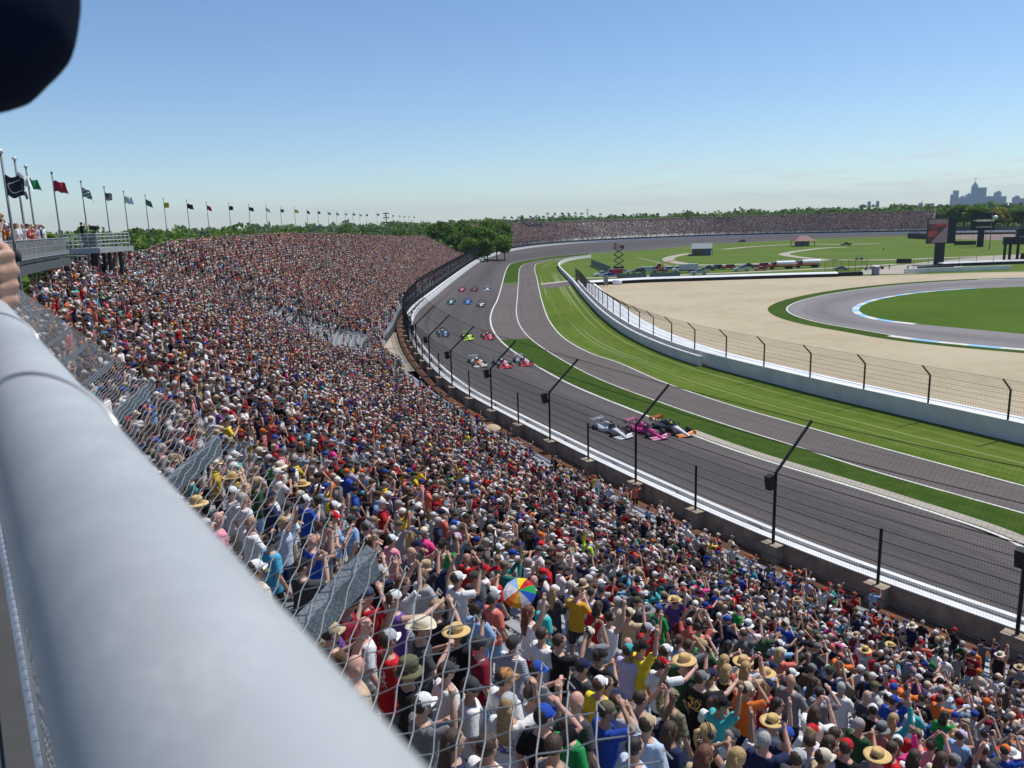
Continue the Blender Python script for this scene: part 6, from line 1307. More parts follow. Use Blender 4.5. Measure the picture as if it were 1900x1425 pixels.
vehicle(1117, 513, 'pickup', 'white', 'white pickup parked at the end of the infield vehicle row beside the wall', 'pickup', HL+.1)
vehicle(1133, 513.5, 'car', 'blue', 'small blue car parked between the white pickup and the dark red van', 'car', HR_)
vehicle(1141, 510.5, 'van', 'red', 'dark red van parked among the infield vehicles', 'van', HL)
vehicle(1157, 508.5, 'suv', 'white', 'white estate car parked behind the grey board', 'car', HR_)
vehicle(1184, 507, 'suv', 'slate', 'dark slate car parked under the long white roofed van', 'car', HL)
vehicle(1203, 506, 'van', 'silver', 'long silver van with white roof in the infield row', 'van', HR_)
vehicle(1224, 505.5, 'car', 'red', 'small red car beside the long silver van', 'car', HL)
vehicle(1245, 503.5, 'suv', 'silver', 'silver car parked beside the white lorry', 'car', HR_)
vehicle(1297, 509.5, 'pickup', 'silver', 'light silver pickup driving on the infield service road', 'pickup', HL)
vehicle(1315, 501.5, 'pickup', 'slate', 'dark slate pickup parked behind the silver pickup', 'pickup', HL)
vehicle(1328, 500, 'suv', 'black', 'black car parked behind the dark pickup', 'car', HL)
vehicle(1351, 499.5, 'suv', 'red', 'bright red car on the infield between two pickups', 'car', HL)
vehicle(1376, 503, 'pickup', 'silver', 'pale blue grey pickup beside the red car', 'pickup', HL)
vehicle(1388, 497.5, 'pickup', 'navy', 'navy pickup parked behind the pale blue grey one', 'pickup', HR_)
vehicle(1411, 502, 'car', 'red', 'red car parked in front of the fuel tankers', 'car', HL)
vehicle(1414, 496.5, 'suv', 'red', 'second red car standing just behind the first one by the tankers'.replace('second ', 'taller '), 'car', HL)
vehicle(1561, 501.5, 'car', 'grey', 'grey car behind the thin infield fence', 'car', HR_)
vehicle(1570, 455.5, 'pickup', 'black', 'black pickup alone on the grass path beyond the pavilion', 'pickup', HL)
vehicle(1376, 449.7, 'suv', 'black', 'black car standing at the inner edge of the far track', 'car', HL)
def lorry(px, py, kind, label, head, cab, load):
    p = gp(px, py); t = tag(empty({'tank': 'tanker_truck', 'box': 'lorry', 'crane': 'recovery_truck'}[kind], (p[0], p[1], .03), head), label, {'tank': 'tanker', 'box': 'lorry', 'crane': 'truck'}[kind])
    prof_body(MB(), [(4.2, .6), (4.25, 1.4), (3.6, 1.7), (3.2, 2.5), (2.2, 2.5), (2.2, .6)], 2.3).obj('cab', VM[cab], t); MB().add([(-.95, 3.60, 1.76), (.95, 3.60, 1.76), (.9, 3.24, 2.42), (-.9, 3.24, 2.42)], [(0, 1, 2, 3)]).obj('windscreen', GLS, t)
    for sx in (-1, 1): MB().box((sx*1.16, 2.75, 1.95), (.02, .8, .6)).obj('window', GLS, t)
    MB().box((0, -.9, .75), (1.0, 8.0, .3)).obj('chassis', DARKS, t)
    if kind == 'tank':
        mb = MB(); mb.rings([[A_([1.15*f*math.cos(a), y, 1.95+.95*f*math.sin(a)]) for a in np.linspace(0, 2*PI, 17)[:-1]] for y, f in ((1.9, .8), (1.8, 1.), (-4.6, 1.), (-4.75, .8))]); mb.obj('tank', VM['white'], t, False); MB().box((0, -1.4, 1.35), (2.34, 5.9, .55)).obj('side_locker', VM['orange'], t)
        MB().box((0, -1.4, 2.95), (.6, 5.5, .12)).obj('walkway', ALU, t)
    elif kind == 'box': MB().box((0, -1.5, 2.0), (2.4, 6.2, 2.1)).obj('cargo_box', VM[load], t)
    else: MB().box((0, -1.5, 1.2), (2.3, 6.0, .35)).obj('flat_bed', VM['orange'], t); MB().tube([(0, 1.4, 1.2), (0, 1.2, 2.6), (0, -3.5, 3.6)], [.22, .2, .14], 6).obj('crane_arm', VM['orange'], t)
    for y in (3.3, -2.2, -3.4):
        for sx in (-1, 1): w = bpy.data.objects.new('wheel', VME['bigwheel']); COL.objects.link(w); w.parent = t; w.location = (sx*1.0, y, .5)
lorry(1270, 506, 'box', 'white box lorry parked in the middle of the infield vehicles', HL, 'white', 'silver')
lorry(1449, 499, 'tank', 'white fuel tanker with orange side beside the red cars', HL, 'red', 'white')
lorry(1497, 496.5, 'tank', 'white fuel tanker with orange side at the end of the vehicle row', HL, 'red', 'white')
lorry(1236, 501, 'crane', 'orange recovery truck with raised arm among parked cars', HL, 'red', 'white')
# ------------------------------------------------------------------ infield furniture and buildings
def at0(px, py, name, label, cat, head=0., z=0.): p = gp(px, py); return tag(empty(name, (p[0], p[1], z), head), label, cat)
LIFTR = M('dull_red_paint', (.17, .05, .045), .6)
t = at0(1148, 500, 'scissor_lift', 'red scissor lift raising a camera crew above the infield cars', 'lift', -.1)
MB().box((0, 0, .7), (4.2, 1.8, .8)).obj('base', DARKS, t); mb = MB(); zb, n_ = 1.1, 3; hh = 2.35
for q in range(n_):
    for sy in (-.7, .7):
        mb.tube([(-1.9, sy, zb+q*hh), (1.9, sy, zb+(q+1)*hh)], .14, 4).tube([(1.9, sy, zb+q*hh), (-1.9, sy, zb+(q+1)*hh)], .14, 4)
mb.obj('scissor_arm', DARKS, t); zt = zb+n_*hh; MB().box((0, 0, zt+.1), (4.6, 1.9, .22)).obj('platform', LIFTR, t); mb = MB()
for z in (.6, 1.15):
    for a, b in (((-2.2, -.9), (2.2, -.9)), ((2.2, -.9), (2.2, .9)), ((2.2, .9), (-2.2, .9)), ((-2.2, .9), (-2.2, -.9))): mb.tube([(*a, zt+z), (*b, zt+z)], .05, 4)
mb.box((1.2, -.92, zt+.6), (1.6, .05, .9)); mb.obj('guard_rail', LIFTR, t)
p0 = t.location; q = MB().box((0, 0, 1.5), (.5, .9, .5)).tube([(0, 0, 0), (0, 0, 1.4)], .2, 6).obj('television_camera', BLACKM, None, loc=(p0[0]-1.4, p0[1], zt+.22)); tag(q, 'black television camera on top of the red scissor lift', 'camera')
person((p0[0]-.4, p0[1]+.2, zt+.22), 1.2, 'person in black long sleeved shirt beside the camera on the scissor lift', 'camera crew', 'crossed', 'black', 'long', 'cap', 'black', None, 'brown', 'trousers', 'black', 0)
def shed(px, L, Wd, h, rh, head, wm, rm, name, label, cat, hip=False):
    p = gp(*px); t = tag(empty(name, (p[0], p[1], 0), head), label, cat)
    if name != 'pavilion': MB().box((L/2, Wd/2, h/2), (L, Wd, h)).obj('wall', wm, t)
    e = .5; mb = MB()
    if hip: mb.add([(-e, -e, h), (L+e, -e, h), (L+e, Wd+e, h), (-e, Wd+e, h), (L*.35, Wd/2, h+rh), (L*.65, Wd/2, h+rh)], [(0, 1, 5, 4), (1, 2, 5), (2, 3, 4, 5), (3, 0, 4), (3, 2, 1, 0)])
    else: mb.add([(-e, -e, h), (L+e, -e, h), (L+e, Wd+e, h), (-e, Wd+e, h), (-e, Wd/2, h+rh), (L+e, Wd/2, h+rh)], [(0, 1, 5, 4), (1, 2, 5), (2, 3, 4, 5), (3, 0, 4), (3, 2, 1, 0)])
    mb.obj('roof', rm, t); return t
GRN = M('green_metal_roof', (.20, .245, .215), .5, .2, .1, .6); WSH = M('slate_green_cladding', (.10, .135, .15), .7, 0, .2, 1.2); RROOF = M('red_roof', (.19, .07, .06), .7, 0, .15, 1); WOOD = M('brown_timber', (.16, .09, .04), .8, 0, .3, 1.5)
a = gp(1283, 474.5); b = gp(1312, 471.5); hd = math.atan2(b[1]-a[1], b[0]-a[0]); 
t = shed((1284, 474.5), 9, 22, 3.4, 2.2, -.27, WSH, GRN, 'maintenance_shed', 'long shed with green metal roof on the infield lawn', 'shed'); MB().box((3.2, -.06, 1.5), (3.2, .1, 3.0)).obj('door', WOOD, t)
for x in (.15, 5.2, 9.7): MB().box((x, -.05, 1.8), (.25, .08, 3.5)).obj('corner_post', WSH, t)
t = shed((1476, 457.5), 11.5, 9, 3.1, 3.0, 0, WSH, RROOF, 'pavilion', 'open pavilion with red hipped roof beside the infield path', 'pavilion', True)
for x in (.4, 3.9, 7.5, 11.1):
    for y in (.4, 8.6): MB().box((x, y, 1.55), (.3, .3, 3.1)).obj('post', DARKS, t)
MB().box((5.5, 5.5, 1.3), (6.5, 4.5, 2.6)).obj('kiosk', M('mauve_panel', (.22, .19, .22), .7), t)
# screens
def screen(px, top, wpx, label, name, side_px, head, faces):
    pass
SCR, _nt, _b = node_mat('race_screen')
def screen_mat():
    N, L = _nt.nodes.new, _nt.links.new; uv = N('ShaderNodeUVMap'); uv.uv_map = 'UVMap'; mp = N('ShaderNodeMapping'); mp.inputs['Rotation'].default_value = (0, 0, .55); L(uv.outputs[0], mp.inputs[0])
    mp.inputs['Scale'].default_value = (1.2, 5.5, 1); w = N('ShaderNodeTexNoise'); w.inputs['Scale'].default_value = 1.6; w.inputs['Detail'].default_value = 4; L(mp.outputs[0], w.inputs[0]); sp = N('ShaderNodeSeparateXYZ'); L(uv.outputs[0], sp.inputs[0])
    r = N('ShaderNodeValToRGB'); e = r.color_ramp.elements; e[0].color = (.03, .02, .03, 1); e[0].position = .44; e[1].color = (.55, .07, .055, 1); e[1].position = .66; x = e.new(.54); x.color = (.22, .03, .035, 1); L(w.outputs['Fac'], r.inputs[0])
    nz = N('ShaderNodeTexNoise'); nz.inputs['Scale'].default_value = 14; L(uv.outputs[0], nz.inputs[0]); r2 = N('ShaderNodeValToRGB'); r2.color_ramp.elements[0].color = (.10, .07, .10, 1); r2.color_ramp.elements[1].color = (.36, .30, .33, 1); L(nz.outputs['Fac'], r2.inputs[0])
    # grey track below a diagonal, pale band over the top
    d = N('ShaderNodeMath'); d.operation = 'MULTIPLY_ADD'; d.inputs[1].default_value = -.95; L(sp.outputs['X'], d.inputs[0]); L(sp.outputs['Y'], d.inputs[2]); lt = N('ShaderNodeMath'); lt.operation = 'LESS_THAN'; lt.inputs[1].default_value = -.18; L(d.outputs[0], lt.inputs[0])
    tp_ = N('ShaderNodeMath'); tp_.operation = 'GREATER_THAN'; tp_.inputs[1].default_value = .80; L(sp.outputs['Y'], tp_.inputs[0]); mxm = N('ShaderNodeMath'); mxm.operation = 'MAXIMUM'; L(lt.outputs[0], mxm.inputs[0]); L(tp_.outputs[0], mxm.inputs[1])
    mx = N('ShaderNodeMix'); mx.data_type = 'RGBA'; L(mxm.outputs[0], mx.inputs[0]); L(r.outputs[0], mx.inputs[6]); L(r2.outputs[0], mx.inputs[7]); L(mx.outputs[2], _b.inputs['Emission Color']); _b.inputs['Emission Strength'].default_value = .42; _b.inputs['Base Color'].default_value = (.02, .02, .02, 1); _b.inputs['Roughness'].default_value = .4
screen_mat()
DKB = M('dark_screen_case', (.014, .016, .022), .6, 0, .1)
def board(px, y_base, y_bot, y_top, x0, x1, xm, xp, pw_, label, mat, name):
    """four sided screen box on a pylon: x0..xm is the face with the picture, xm..x1 the dark side"""
    P = gp(xp, y_base); dist = math.hypot(P[0], P[1]); k = dist/F*.985*math.cos(math.atan2(P[0], P[1]))**1.5; w = (xm-x0)*k*1.02; d = (x1-xm)*k*.9; zb, zt = gd(xp, y_bot, dist)[2], gd(xp, y_top, dist)[2]
    az = math.atan2(P[0], P[1]); t = tag(empty(name, (P[0], P[1], 0), -az+.12), label, 'screen'); pw = pw_*k
    MB().box((0, 0, zb/2), (pw, pw*.8, zb)).obj('pylon', DKB, t); cx = (x0+xm)/2-xp
    MB().box((cx*k+d*.5, d*.35, (zb+zt)/2), (w+d, d*.9, zt-zb)).obj('housing', DKB, t)
    q = MB(); xx0, xx1 = cx*k-w*.5+.25, cx*k+w*.5-.1; yy = d*.35-d*.45-.03; q.add([(xx0, yy, zb+.3), (xx1, yy, zb+.3), (xx1, yy, zt-.3), (xx0, yy, zt-.3)], [(0, 1, 2, 3)]); o = q.obj('display', mat, t)
    uv = o.data.uv_layers.new(name='UVMap'); uv.data.foreach_set('uv', [0, 0, 1, 0, 1, 1, 0, 1]); return t, (xx0, xx1, yy, zb, zt, k)
board(1743, 491, 452, 405, 1717, 1768.5, 1753, 1741, 17, 'big video screen on a dark pylon showing red race cars on track', SCR, 'video_screen')
t, (xa, xb, yy, zb, zt, k) = board(1816, 457.5, 427, 395, 1799, 1840, 1839, 1818, 11, 'black sponsor board on a pylon with pale lettering', DKB, 'sponsor_board')
def sign_text(body, size, mat, parent, loc, rot=(PI/2, 0, 0), name='lettering', bold=0.):
    cu = bpy.data.curves.new(name, 'FONT'); cu.body = body; cu.size = size; cu.extrude = .01; cu.align_x = 'CENTER'; cu.align_y = 'CENTER'; cu.offset = bold; q = bpy.data.objects.new('tmp', cu); COL.objects.link(q)
    me = bpy.data.meshes.new_from_object(q.evaluated_get(bpy.context.evaluated_depsgraph_get())); bpy.data.objects.remove(q); me.materials.clear(); me.materials.append(mat); o = bpy.data.objects.new(name, me); COL.objects.link(o); o.parent = parent; o.location = loc; o.rotation_euler = rot; return o
LETM, _n2, _b2 = node_mat('lit_letters'); _b2.inputs['Emission Color'].default_value = (.42, .44, .26, 1); _b2.inputs['Emission Strength'].default_value = .8
sign_text('> GAINBRIDGE', (xb-xa)*.135, LETM, t, ((xa+xb)/2+.5, yy-.02, zb+(zt-zb)*.55), bold=.01)
MB().box(((xa+xb)/2+.8, yy-.02, zb+.18*(zt-zb)), ((xb-xa)*.72, .03, .12)).obj('light_strip', LETM, t)
def dark_board(px, py, w, h, label, z=.4):
    p = gp(px, py); t = tag(empty('trackside_board', (p[0], p[1], 0), -math.atan2(p[0], p[1])), label, 'board'); MB().box((0, 0, z+h/2), (w, .3, h)).obj('panel', DKB, t)
    for x in np.linspace(-w/2+.3, w/2-.3, 4): MB().box((x, .22, z*.5+h*.3), (.15, .15, z+h*.6)).obj('leg', DARKS, t)
dark_board(1677, 490, 5.0, 1.6, 'low dark green board standing on the infield by the concrete pad', .3); dark_board(1790, 455.5, 10, 2.0, 'long low dark board on the grass between the two big screens', .3)
GBRD = M('grey_mesh_board', (.16, .19, .205), .8, 0, .15, 1)
def grey_board(a, b, h, label):
    A, B = gp(*a), gp(*b); d = B-A; t = tag(empty('windscreen_fence', (A[0], A[1], 0), math.atan2(d[1], d[0])), label, 'fence'); L = float(np.linalg.norm(d[:2])); MB().box((L/2, 0, h/2+.15), (L, .08, h)).obj('panel', GBRD, t)
    for x in np.arange(0, L+.1, max(2., L/6)): MB().box((x, .08, h/2+.1), (.09, .09, h+.25)).obj('post', DARKS, t)
grey_board((1145, 519), (1199, 516.5), 1.5, 'grey screened fence in front of the parked white cars'); grey_board((1206, 516), (1262, 513), 1.4, 'grey screened fence in front of the recovery truck'); grey_board((1097, 493), (1132, 508), 2.6, 'tall grey mesh fence running down the infield slope by the scissor lift')
q = at0(1124, 531, 'electric_cabinet', 'grey cabinet on legs beside the tip of the white tyre barrier', 'cabinet'); MB().box((0, 0, 1.7), (1.3, .8, 2.0)).obj('box', STEEL, q); [MB().box((x, y, .35), (.12, .12, .7)).obj('leg', DARKS, q) for x in (-.5, .5) for y in (-.3, .3)]
q = MB().ell((0, 0, .9), (1.5, .9, .8), 12, 7).box((0, 0, .35), (2.6, 1.6, .6)).obj('covered_pallet', TBM, None, loc=tuple(gp(1145, 528)[:2])+(0,)); tag(q, 'white covered pallet at the gravel edge beside the tyre barrier', 'pallet')
q = at0(1624, 510.5, 'guard_hut', 'grey hut with white roof at the gravel edge', 'hut'); MB().box((0, 0, 1.3), (1.7, 1.5, 2.6)).obj('wall', M('hut_grey', (.20, .21, .24), .7, 0, .1), q); MB().lath([(1.2, 2.6), (1.1, 2.75), (.5, 3.0), (.05, 3.05)], 4).obj('roof', WWHITE, q)
def cart(px, py, col, label):
    p = gp(px, py); t = tag(empty('utility_cart', (p[0], p[1], 0), 1.2), label, 'cart'); prof_body(MB(), [(1.5, .3), (1.5, .7), (.6, .8), (.4, .55), (-.3, .55), (-.4, .9), (-1.5, .9), (-1.5, .3)], 1.3).obj('body', VM[col], t); mb = MB().box((0, -.1, 1.85), (1.35, 1.8, .08))
    for sx in (-.6, .6): mb.tube([(sx, .7, .8), (sx, .55, 1.85)], .04, 4).tube([(sx, -.5, .9), (sx, -.7, 1.85)], .04, 4)
    mb.obj('canopy', VM['black'], t); [setattr((lambda w: (COL.objects.link(w), w)[1])(bpy.data.objects.new('wheel', VME['wheel'])), 'parent', t) for _ in ()]
    for y in (1.0, -1.0):
        for sx in (-.6, .6): w = bpy.data.objects.new('wheel', VME['wheel']); COL.objects.link(w); w.parent = t; w.location = (sx, y, .32); w.scale = (.8,)*3
cart(1594, 482, 'black', 'black utility cart on the loop of the infield path'); cart(1612, 500.5, 'grey', 'grey utility cart beside the hut'); cart(1631, 499.5, 'black', 'dark utility cart parked between the hut and the concrete pad')
for x, y, c, l in ((1650, 500, 'charcoal', 'person in charcoal shirt standing on the concrete pad near the hut'), (1684, 502.5, 'black', 'person in black shirt standing beside the concrete barrier'), (1639, 466, 'dark green', 'person in green shirt alone on the infield grass')):
    p = gp(x, y); person((p[0], p[1], .02), 2.5, l, 'track staff', 'arms_down', c, 'tee', 'cap', 'black', None, 'brown', 'trousers', 'charcoal', 1)
# scoring tower at the edge of the frame
p = gp(1872, 487); t = tag(empty('scoring_tower', (p[0], p[1], 0), -math.atan2(p[0], p[1])+.15), 'dark scaffold tower with a wide emblem panel at the road course', 'tower')
for x in (-1.4, .2, 2.6, 5.6):
    for y in (0, 3.0): MB().box((x, y, 4.), (.42, .42, 8.)).obj('leg', DKB, t)
MB().box((4.4, 1.5, 7.6), (13., 3.6, 2.6)).obj('fascia', DKB, t); MB().box((6.3, 1.5, 10.3), (9.2, 3.4, 2.8)).obj('platform', DKB, t); mb = MB()
for z in (12.4, 13.4, 14.4): mb.box((7.0, 0, z), (7.6, .12, .12)).box((7.0, 3, z), (7.6, .12, .12))
for x in np.linspace(3.2, 10.8, 7):
    for y in (0, 3): mb.box((x, y, 13.1), (.14, .14, 2.8))
mb.box((7.0, 1.5, 14.55), (8.2, 3.8, .25)); mb.obj('cage', DKB, t)
EM = M('emblem_grey', (.25, .26, .28), .5); mb = MB(); mb.lath([(.45, 0), (.62, .02), (.62, .05), (.45, .06)], 16); V = [(x+4.2, -.32-z, y+8.9) for x, y, z in mb.v]; mw = MB(); mw.add(V, mb.f); [mw.add([(4.2+sx*.7, -.36, 9.0), (4.2+sx*1.9, -.36, 9.35), (4.2+sx*1.6, -.36, 8.9), (4.2+sx*.7, -.36, 8.75)], [(0, 1, 2, 3)]) for sx in (-1, 1)]; mw.obj('emblem', EM, t)
MB().box((5.4, -.6, 1.6), (4., 2.4, 3.2)).obj('cabin', DKB, t)
# thin fences on the infield side of the gravel
def thin_fence(px, h, sp, label):
    C = resample(cat_rom([gp(x, y)[:2] for x, y in px], 80), .4); t = tag(empty('wire_fence', (*C[0], 0)), label, 'fence'); b = np.array([*C[0], 0]); Zf = lambda z, st=6: np.c_[C[::st], np.full(len(C[::st]), z)]-b
    for i in range(0, len(C), int(sp/.4)): MB().tube([A_([*C[i], 0])-b, A_([*C[i], h])-b], .07, 5).obj('post', BROWNS, t)
    seg = [(Zf(z)[:-1], Zf(z)[1:]) for z in np.arange(.6, h+.1, .5)]+[(Zf(.1, 1), Zf(h, 1))]; wire_obj('wire_mesh', seg, .012, MESHM, t)
thin_fence([(1530, 508), (1575, 506), (1612, 503)], 4.2, 3., 'thin wire fence around the grey car on the infield'); thin_fence([(1694, 505), (1760, 501), (1860, 497), (1930, 494)], 4.2, 6., 'thin wire fence behind the grey concrete barrier'); thin_fence([(1068, 521), (1078, 531), (1088, 546)], 4.2, 2.6, 'short dark wire fence at the far tip of the infield wall')
# beyond the far stand on that side: paddock road, fence, low bleachers and parked rows
sheet('paddock_road', [gp(x, y)[:2] for x, y in [(1690, 441), (1770, 444), (1900, 446), (1960, 446), (1960, 436), (1900, 434), (1760, 434), (1692, 433)]], .006, ground_mat('paddock_earth', (.27, .21, .17), (.20, .17, .155), (.33, .26, .21), .05, .4, 3))
thin_fence([(1686, 439), (1722, 443), (1772, 444), (1860, 445), (1950, 445)], 5., 9., 'long mesh fence in front of the paddock road beyond the far bend')
q = MB(); A, B = gp(1684, 442), gp(1722, 444); d = (B-A); L = float(np.linalg.norm(d[:2])); q.box((L/2, 0, 1.6), (L, .2, 3.2)); q = q.obj('screened_fence', DKB, None, loc=(A[0], A[1], 0)); q.rotation_euler = (0, 0, math.atan2(d[1], d[0])); tag(q, 'dark screened fence ending the far bend beside the big screen', 'fence')
for i, (x, y, w) in enumerate(((1795, 428, 34), (1880, 428, 40))):
    p = gp(x, y); t = tag(empty('bleacher', (p[0], p[1], 0), -math.atan2(p[0], p[1])), ['low empty grey bleacher between the two big screens', 'low empty grey bleacher behind the ball mast'][i], 'bleacher'); mb = MB()
    for r_ in range(7): mb.box((0, r_*.8, .6+r_*.45), (w, .7, .12)).box((0, r_*.8+.3, .3+r_*.22), (w, .1, .6+r_*.45))
    mb.obj('seating_deck', STEEL, t); mb = MB()
    for x_ in np.linspace(-w/2, w/2, 12): mb.box((x_, 5.6, 2.6), (.15, .15, 5))
    mb.obj('back_frame', RAILM, t)
# ------------------------------------------------------------------ trees
LEAF = {'deep': leaf_mat('leaf_deep', (.07, .13, .022), (.20, .32, .055)), 'bright': leaf_mat('leaf_bright', (.08, .155, .022), (.23, .37, .055)), 'yellow': leaf_mat('leaf_yellow', (.12, .13, .015), (.36, .30, .03)), 'far': leaf_mat('leaf_far', (.075, .135, .03), (.20, .30, .065))}
BARK = M('bark', (.06, .045, .032), .9, 0, .3, 2, .5, 8)
def leaf_quads(C, size, rng):
    n = len(C); d = rng.normal(size=(n, 3)); d /= np.linalg.norm(d, axis=1)[:, None]; u = np.cross(d, rng.normal(size=(n, 3))); u /= np.linalg.norm(u, axis=1)[:, None]; v = np.cross(d, u)
    s = size*rng.uniform(.55, 1.25, (n, 1)); a, b = u*s, v*s*.75
    return np.stack([C-a-b*.3, C-b*.9+a*.2, C+a+b*.2, C+b-a*.15], 1)
def crown_points(rng, n, cz, R, hz, blobs):
    B = []
    while len(B) < blobs:
        p = rng.uniform(-1, 1, 3)
        if np.linalg.norm(p) < 1 and (p[2] > -.75): B.append(p)
    B = np.array(B)*[R*.72, R*.72, hz*.72]+[0, 0, cz]; r = R*rng.uniform(.28, .46, blobs)
    k = rng.integers(0, blobs, n); d = rng.normal(size=(n, 3)); d /= np.linalg.norm(d, axis=1)[:, None]; f = rng.uniform(.55, 1.06, n)**.6
    return B[k]+d*(r[k]*f)[:, None]*[1, 1, .85], B, r
TREEME = []
for sd in range(5):
    rg_ = np.random.default_rng(40+sd); Ht, R = 20., 6.6+.5*sd
    C, B, r = crown_points(rg_, 3400, 12.2, R, 7.6, 15); Q = leaf_quads(C, .62, rg_); me_o = npmesh('crown', Q.reshape(-1, 3), np.arange(len(C)*4).reshape(-1, 4), LEAF['deep']); me = me_o.data; bpy.data.objects.remove(me_o)
    tr = MB().tube([(0, 0, -.3), (.1, 0, 3), (-.1, .1, 7), (0, 0, 12)], [.48, .36, .28, .12], 8)
    for q in B[:8]: tr.tube([(0, 0, 4.5+rg_.uniform(0, 3)), tuple(q*[.5, .5, 1]-[0, 0, 1.5]), tuple(q)], [.2, .14, .05], 5)
    TREEME.append((me, tr.mesh('trunk', BARK, True)))
def tree(px, ytop, dist, wpx, kind, label, var):
    top = gd(px, ytop, dist); me, tr = TREEME[var % 5]; t = tag(empty('tree', (top[0], top[1], 0), var*1.7), label, 'tree', 'trees beyond the stands'); sz = top[2]/19.6; sw = wpx*dist/F/(2*(6.6+.5*(var % 5)))*1.08
    t.scale = (sw, sw, sz)
    for nm, m_ in (('trunk', tr), ('crown', me)):
        o = bpy.data.objects.new(nm, m_); COL.objects.link(o); o.parent = t
        if nm == 'crown': slot_mat(o, 0, LEAF[kind])
TREES = [(812, 408, 470, 50, 'deep', 'dark green tree closest to the flags beyond the grandstand end'), (838, 411, 445, 44, 'bright', 'lighter tree between two dark ones above the stand corner'), (861, 407, 455, 46, 'deep', 'round dark tree beyond the sloping end of the stand'),
 (886, 401.5, 440, 56, 'deep', 'tallest broad dark tree of the clump beyond the stand end'), (910, 402.5, 450, 44, 'deep', 'dark tree just behind the tallest tree of the clump'), (930, 409, 470, 40, 'bright', 'small tree at the edge of the distant grandstand'), (845, 428, 405, 46, 'deep', 'low dark tree directly behind the last spectators'),
 (893, 418, 400, 60, 'bright', 'large bright green tree in front of the dark clump'), (920, 424, 395, 46, 'bright', 'bright green tree touching the distant grandstand'), (866, 438, 385, 40, 'bright', 'small green tree at the low corner of the stand'), (903, 441, 380, 44, 'deep', 'low bushy tree just above the catch fence'), (935, 436, 400, 34, 'deep', 'narrow dark tree by the red canopy'),
 (1662, 387, 830, 44, 'bright', 'bright tree behind the far end of the distant grandstand'), (1700, 385, 840, 44, 'deep', 'tree beside the thin utility mast'), (1733, 384, 830, 48, 'deep', 'tree behind the big video screen'), (1770, 379, 800, 46, 'deep', 'dark tree between the two screens under the skyline'), (1792, 377, 790, 44, 'deep', 'tall dark tree just behind the sponsor board'),
 (1822, 377, 760, 50, 'bright', 'leafy tree rising over the sponsor board'), (1848, 380, 740, 44, 'yellow', 'yellowish tree beside the white ball mast'), (1874, 384, 800, 44, 'deep', 'dark tree above the scaffold tower'), (1900, 383, 800, 46, 'deep', 'dark tree at the frame edge behind the tower')]
for i, a in enumerate(TREES): tree(*a, i)
def woodland(name, spots, per, size, mat, seed):
    rg_ = np.random.default_rng(seed); Q = []
    for x, y, top, R in spots:
        C, B, r = crown_points(rg_, per, top*.58, R, top*.42, 8); C[:, 0] += x; C[:, 1] += y; Q.append(leaf_quads(C, size, rg_))
        n3 = per//4; low = np.c_[rg_.uniform(-R, R, (n3, 2))+[x, y], rg_.uniform(0, top*.4, n3)]; Q.append(leaf_quads(low, size, rg_))
    Q = np.concatenate(Q); o = npmesh(name, Q.reshape(-1, 3), np.arange(len(Q)*4).reshape(-1, 4), mat); o['kind'] = 'stuff'; return o
rg_ = np.random.default_rng(5); sp_ = []
for s in np.arange(s_of((-30, 60))[0], s_of((-20, 420))[0], 7.):
    for o in (66, 82, 100, 122):
        p = off(np.array([s+rg_.uniform(-4, 4)]), o+rg_.uniform(-6, 6))[0]; sp_.append((p[0], p[1], rg_.uniform(17, 22.5), rg_.uniform(6.5, 9)))
for s in np.arange(S_END+3, FS0-4, 5.):
    for o in (17, 28, 42, 58): p = off(np.array([s+rg_.uniform(-2, 2)]), o+rg_.uniform(-3, 3))[0]; sp_.append((p[0], p[1], rg_.uniform(5, 8)+o*.17, rg_.uniform(4.5, 6.5)))
woodland('woodland', sp_, 420, .85, LEAF['deep'], 1)
sp_ = []
for az in np.arange(-8, 46, .42):
    for D in (735, 790, 880, 1000):
        a = math.radians(az+rg_.uniform(-.2, .2)); d = D+rg_.uniform(-25, 25)+(60 if az > 16 and D < 780 else 0)
        if az > 25 and D < 800: continue
        sp_.append((d*math.sin(a), d*math.cos(a), rg_.uniform(16, 22.5)+(1.8 if az > 14 else 0)+(D-735)*.006, rg_.uniform(7.5, 11)))
woodland('far_woodland', sp_, 200, 1.5, LEAF['far'], 2)
sp_ = [(p[0], p[1], rg_.uniform(16, 26), rg_.uniform(20, 30)) for D in (1500, 2300) for az in np.arange(-40, 46, .9) for p in [(D*math.sin(math.radians(az)), D*math.cos(math.radians(az)))]]
woodland('distant_woodland', sp_, 90, 4.5, LEAF['far'], 3)
q = at0(940, 470, 'canopy_tent', 'rusty red canopy tent beside the trees at the end of the catch fence', 'tent', .3); MB().add([(-4, -4, 2.4), (4, -4, 2.4), (4, 4, 2.4), (-4, 4, 2.4), (0, 0, 5.2)], [(0, 1, 4), (1, 2, 4), (2, 3, 4), (3, 0, 4), (3, 2, 1, 0)]).obj('canopy', RROOF, q); [MB().box((x, y, 1.2), (.15, .15, 2.4)).obj('leg', DARKS, q) for x in (-3.7, 3.7) for y in (-3.7, 3.7)]
q.location = (*(off(np.array([s_of((-9, 440))[0]]), 14)[0]), 0)
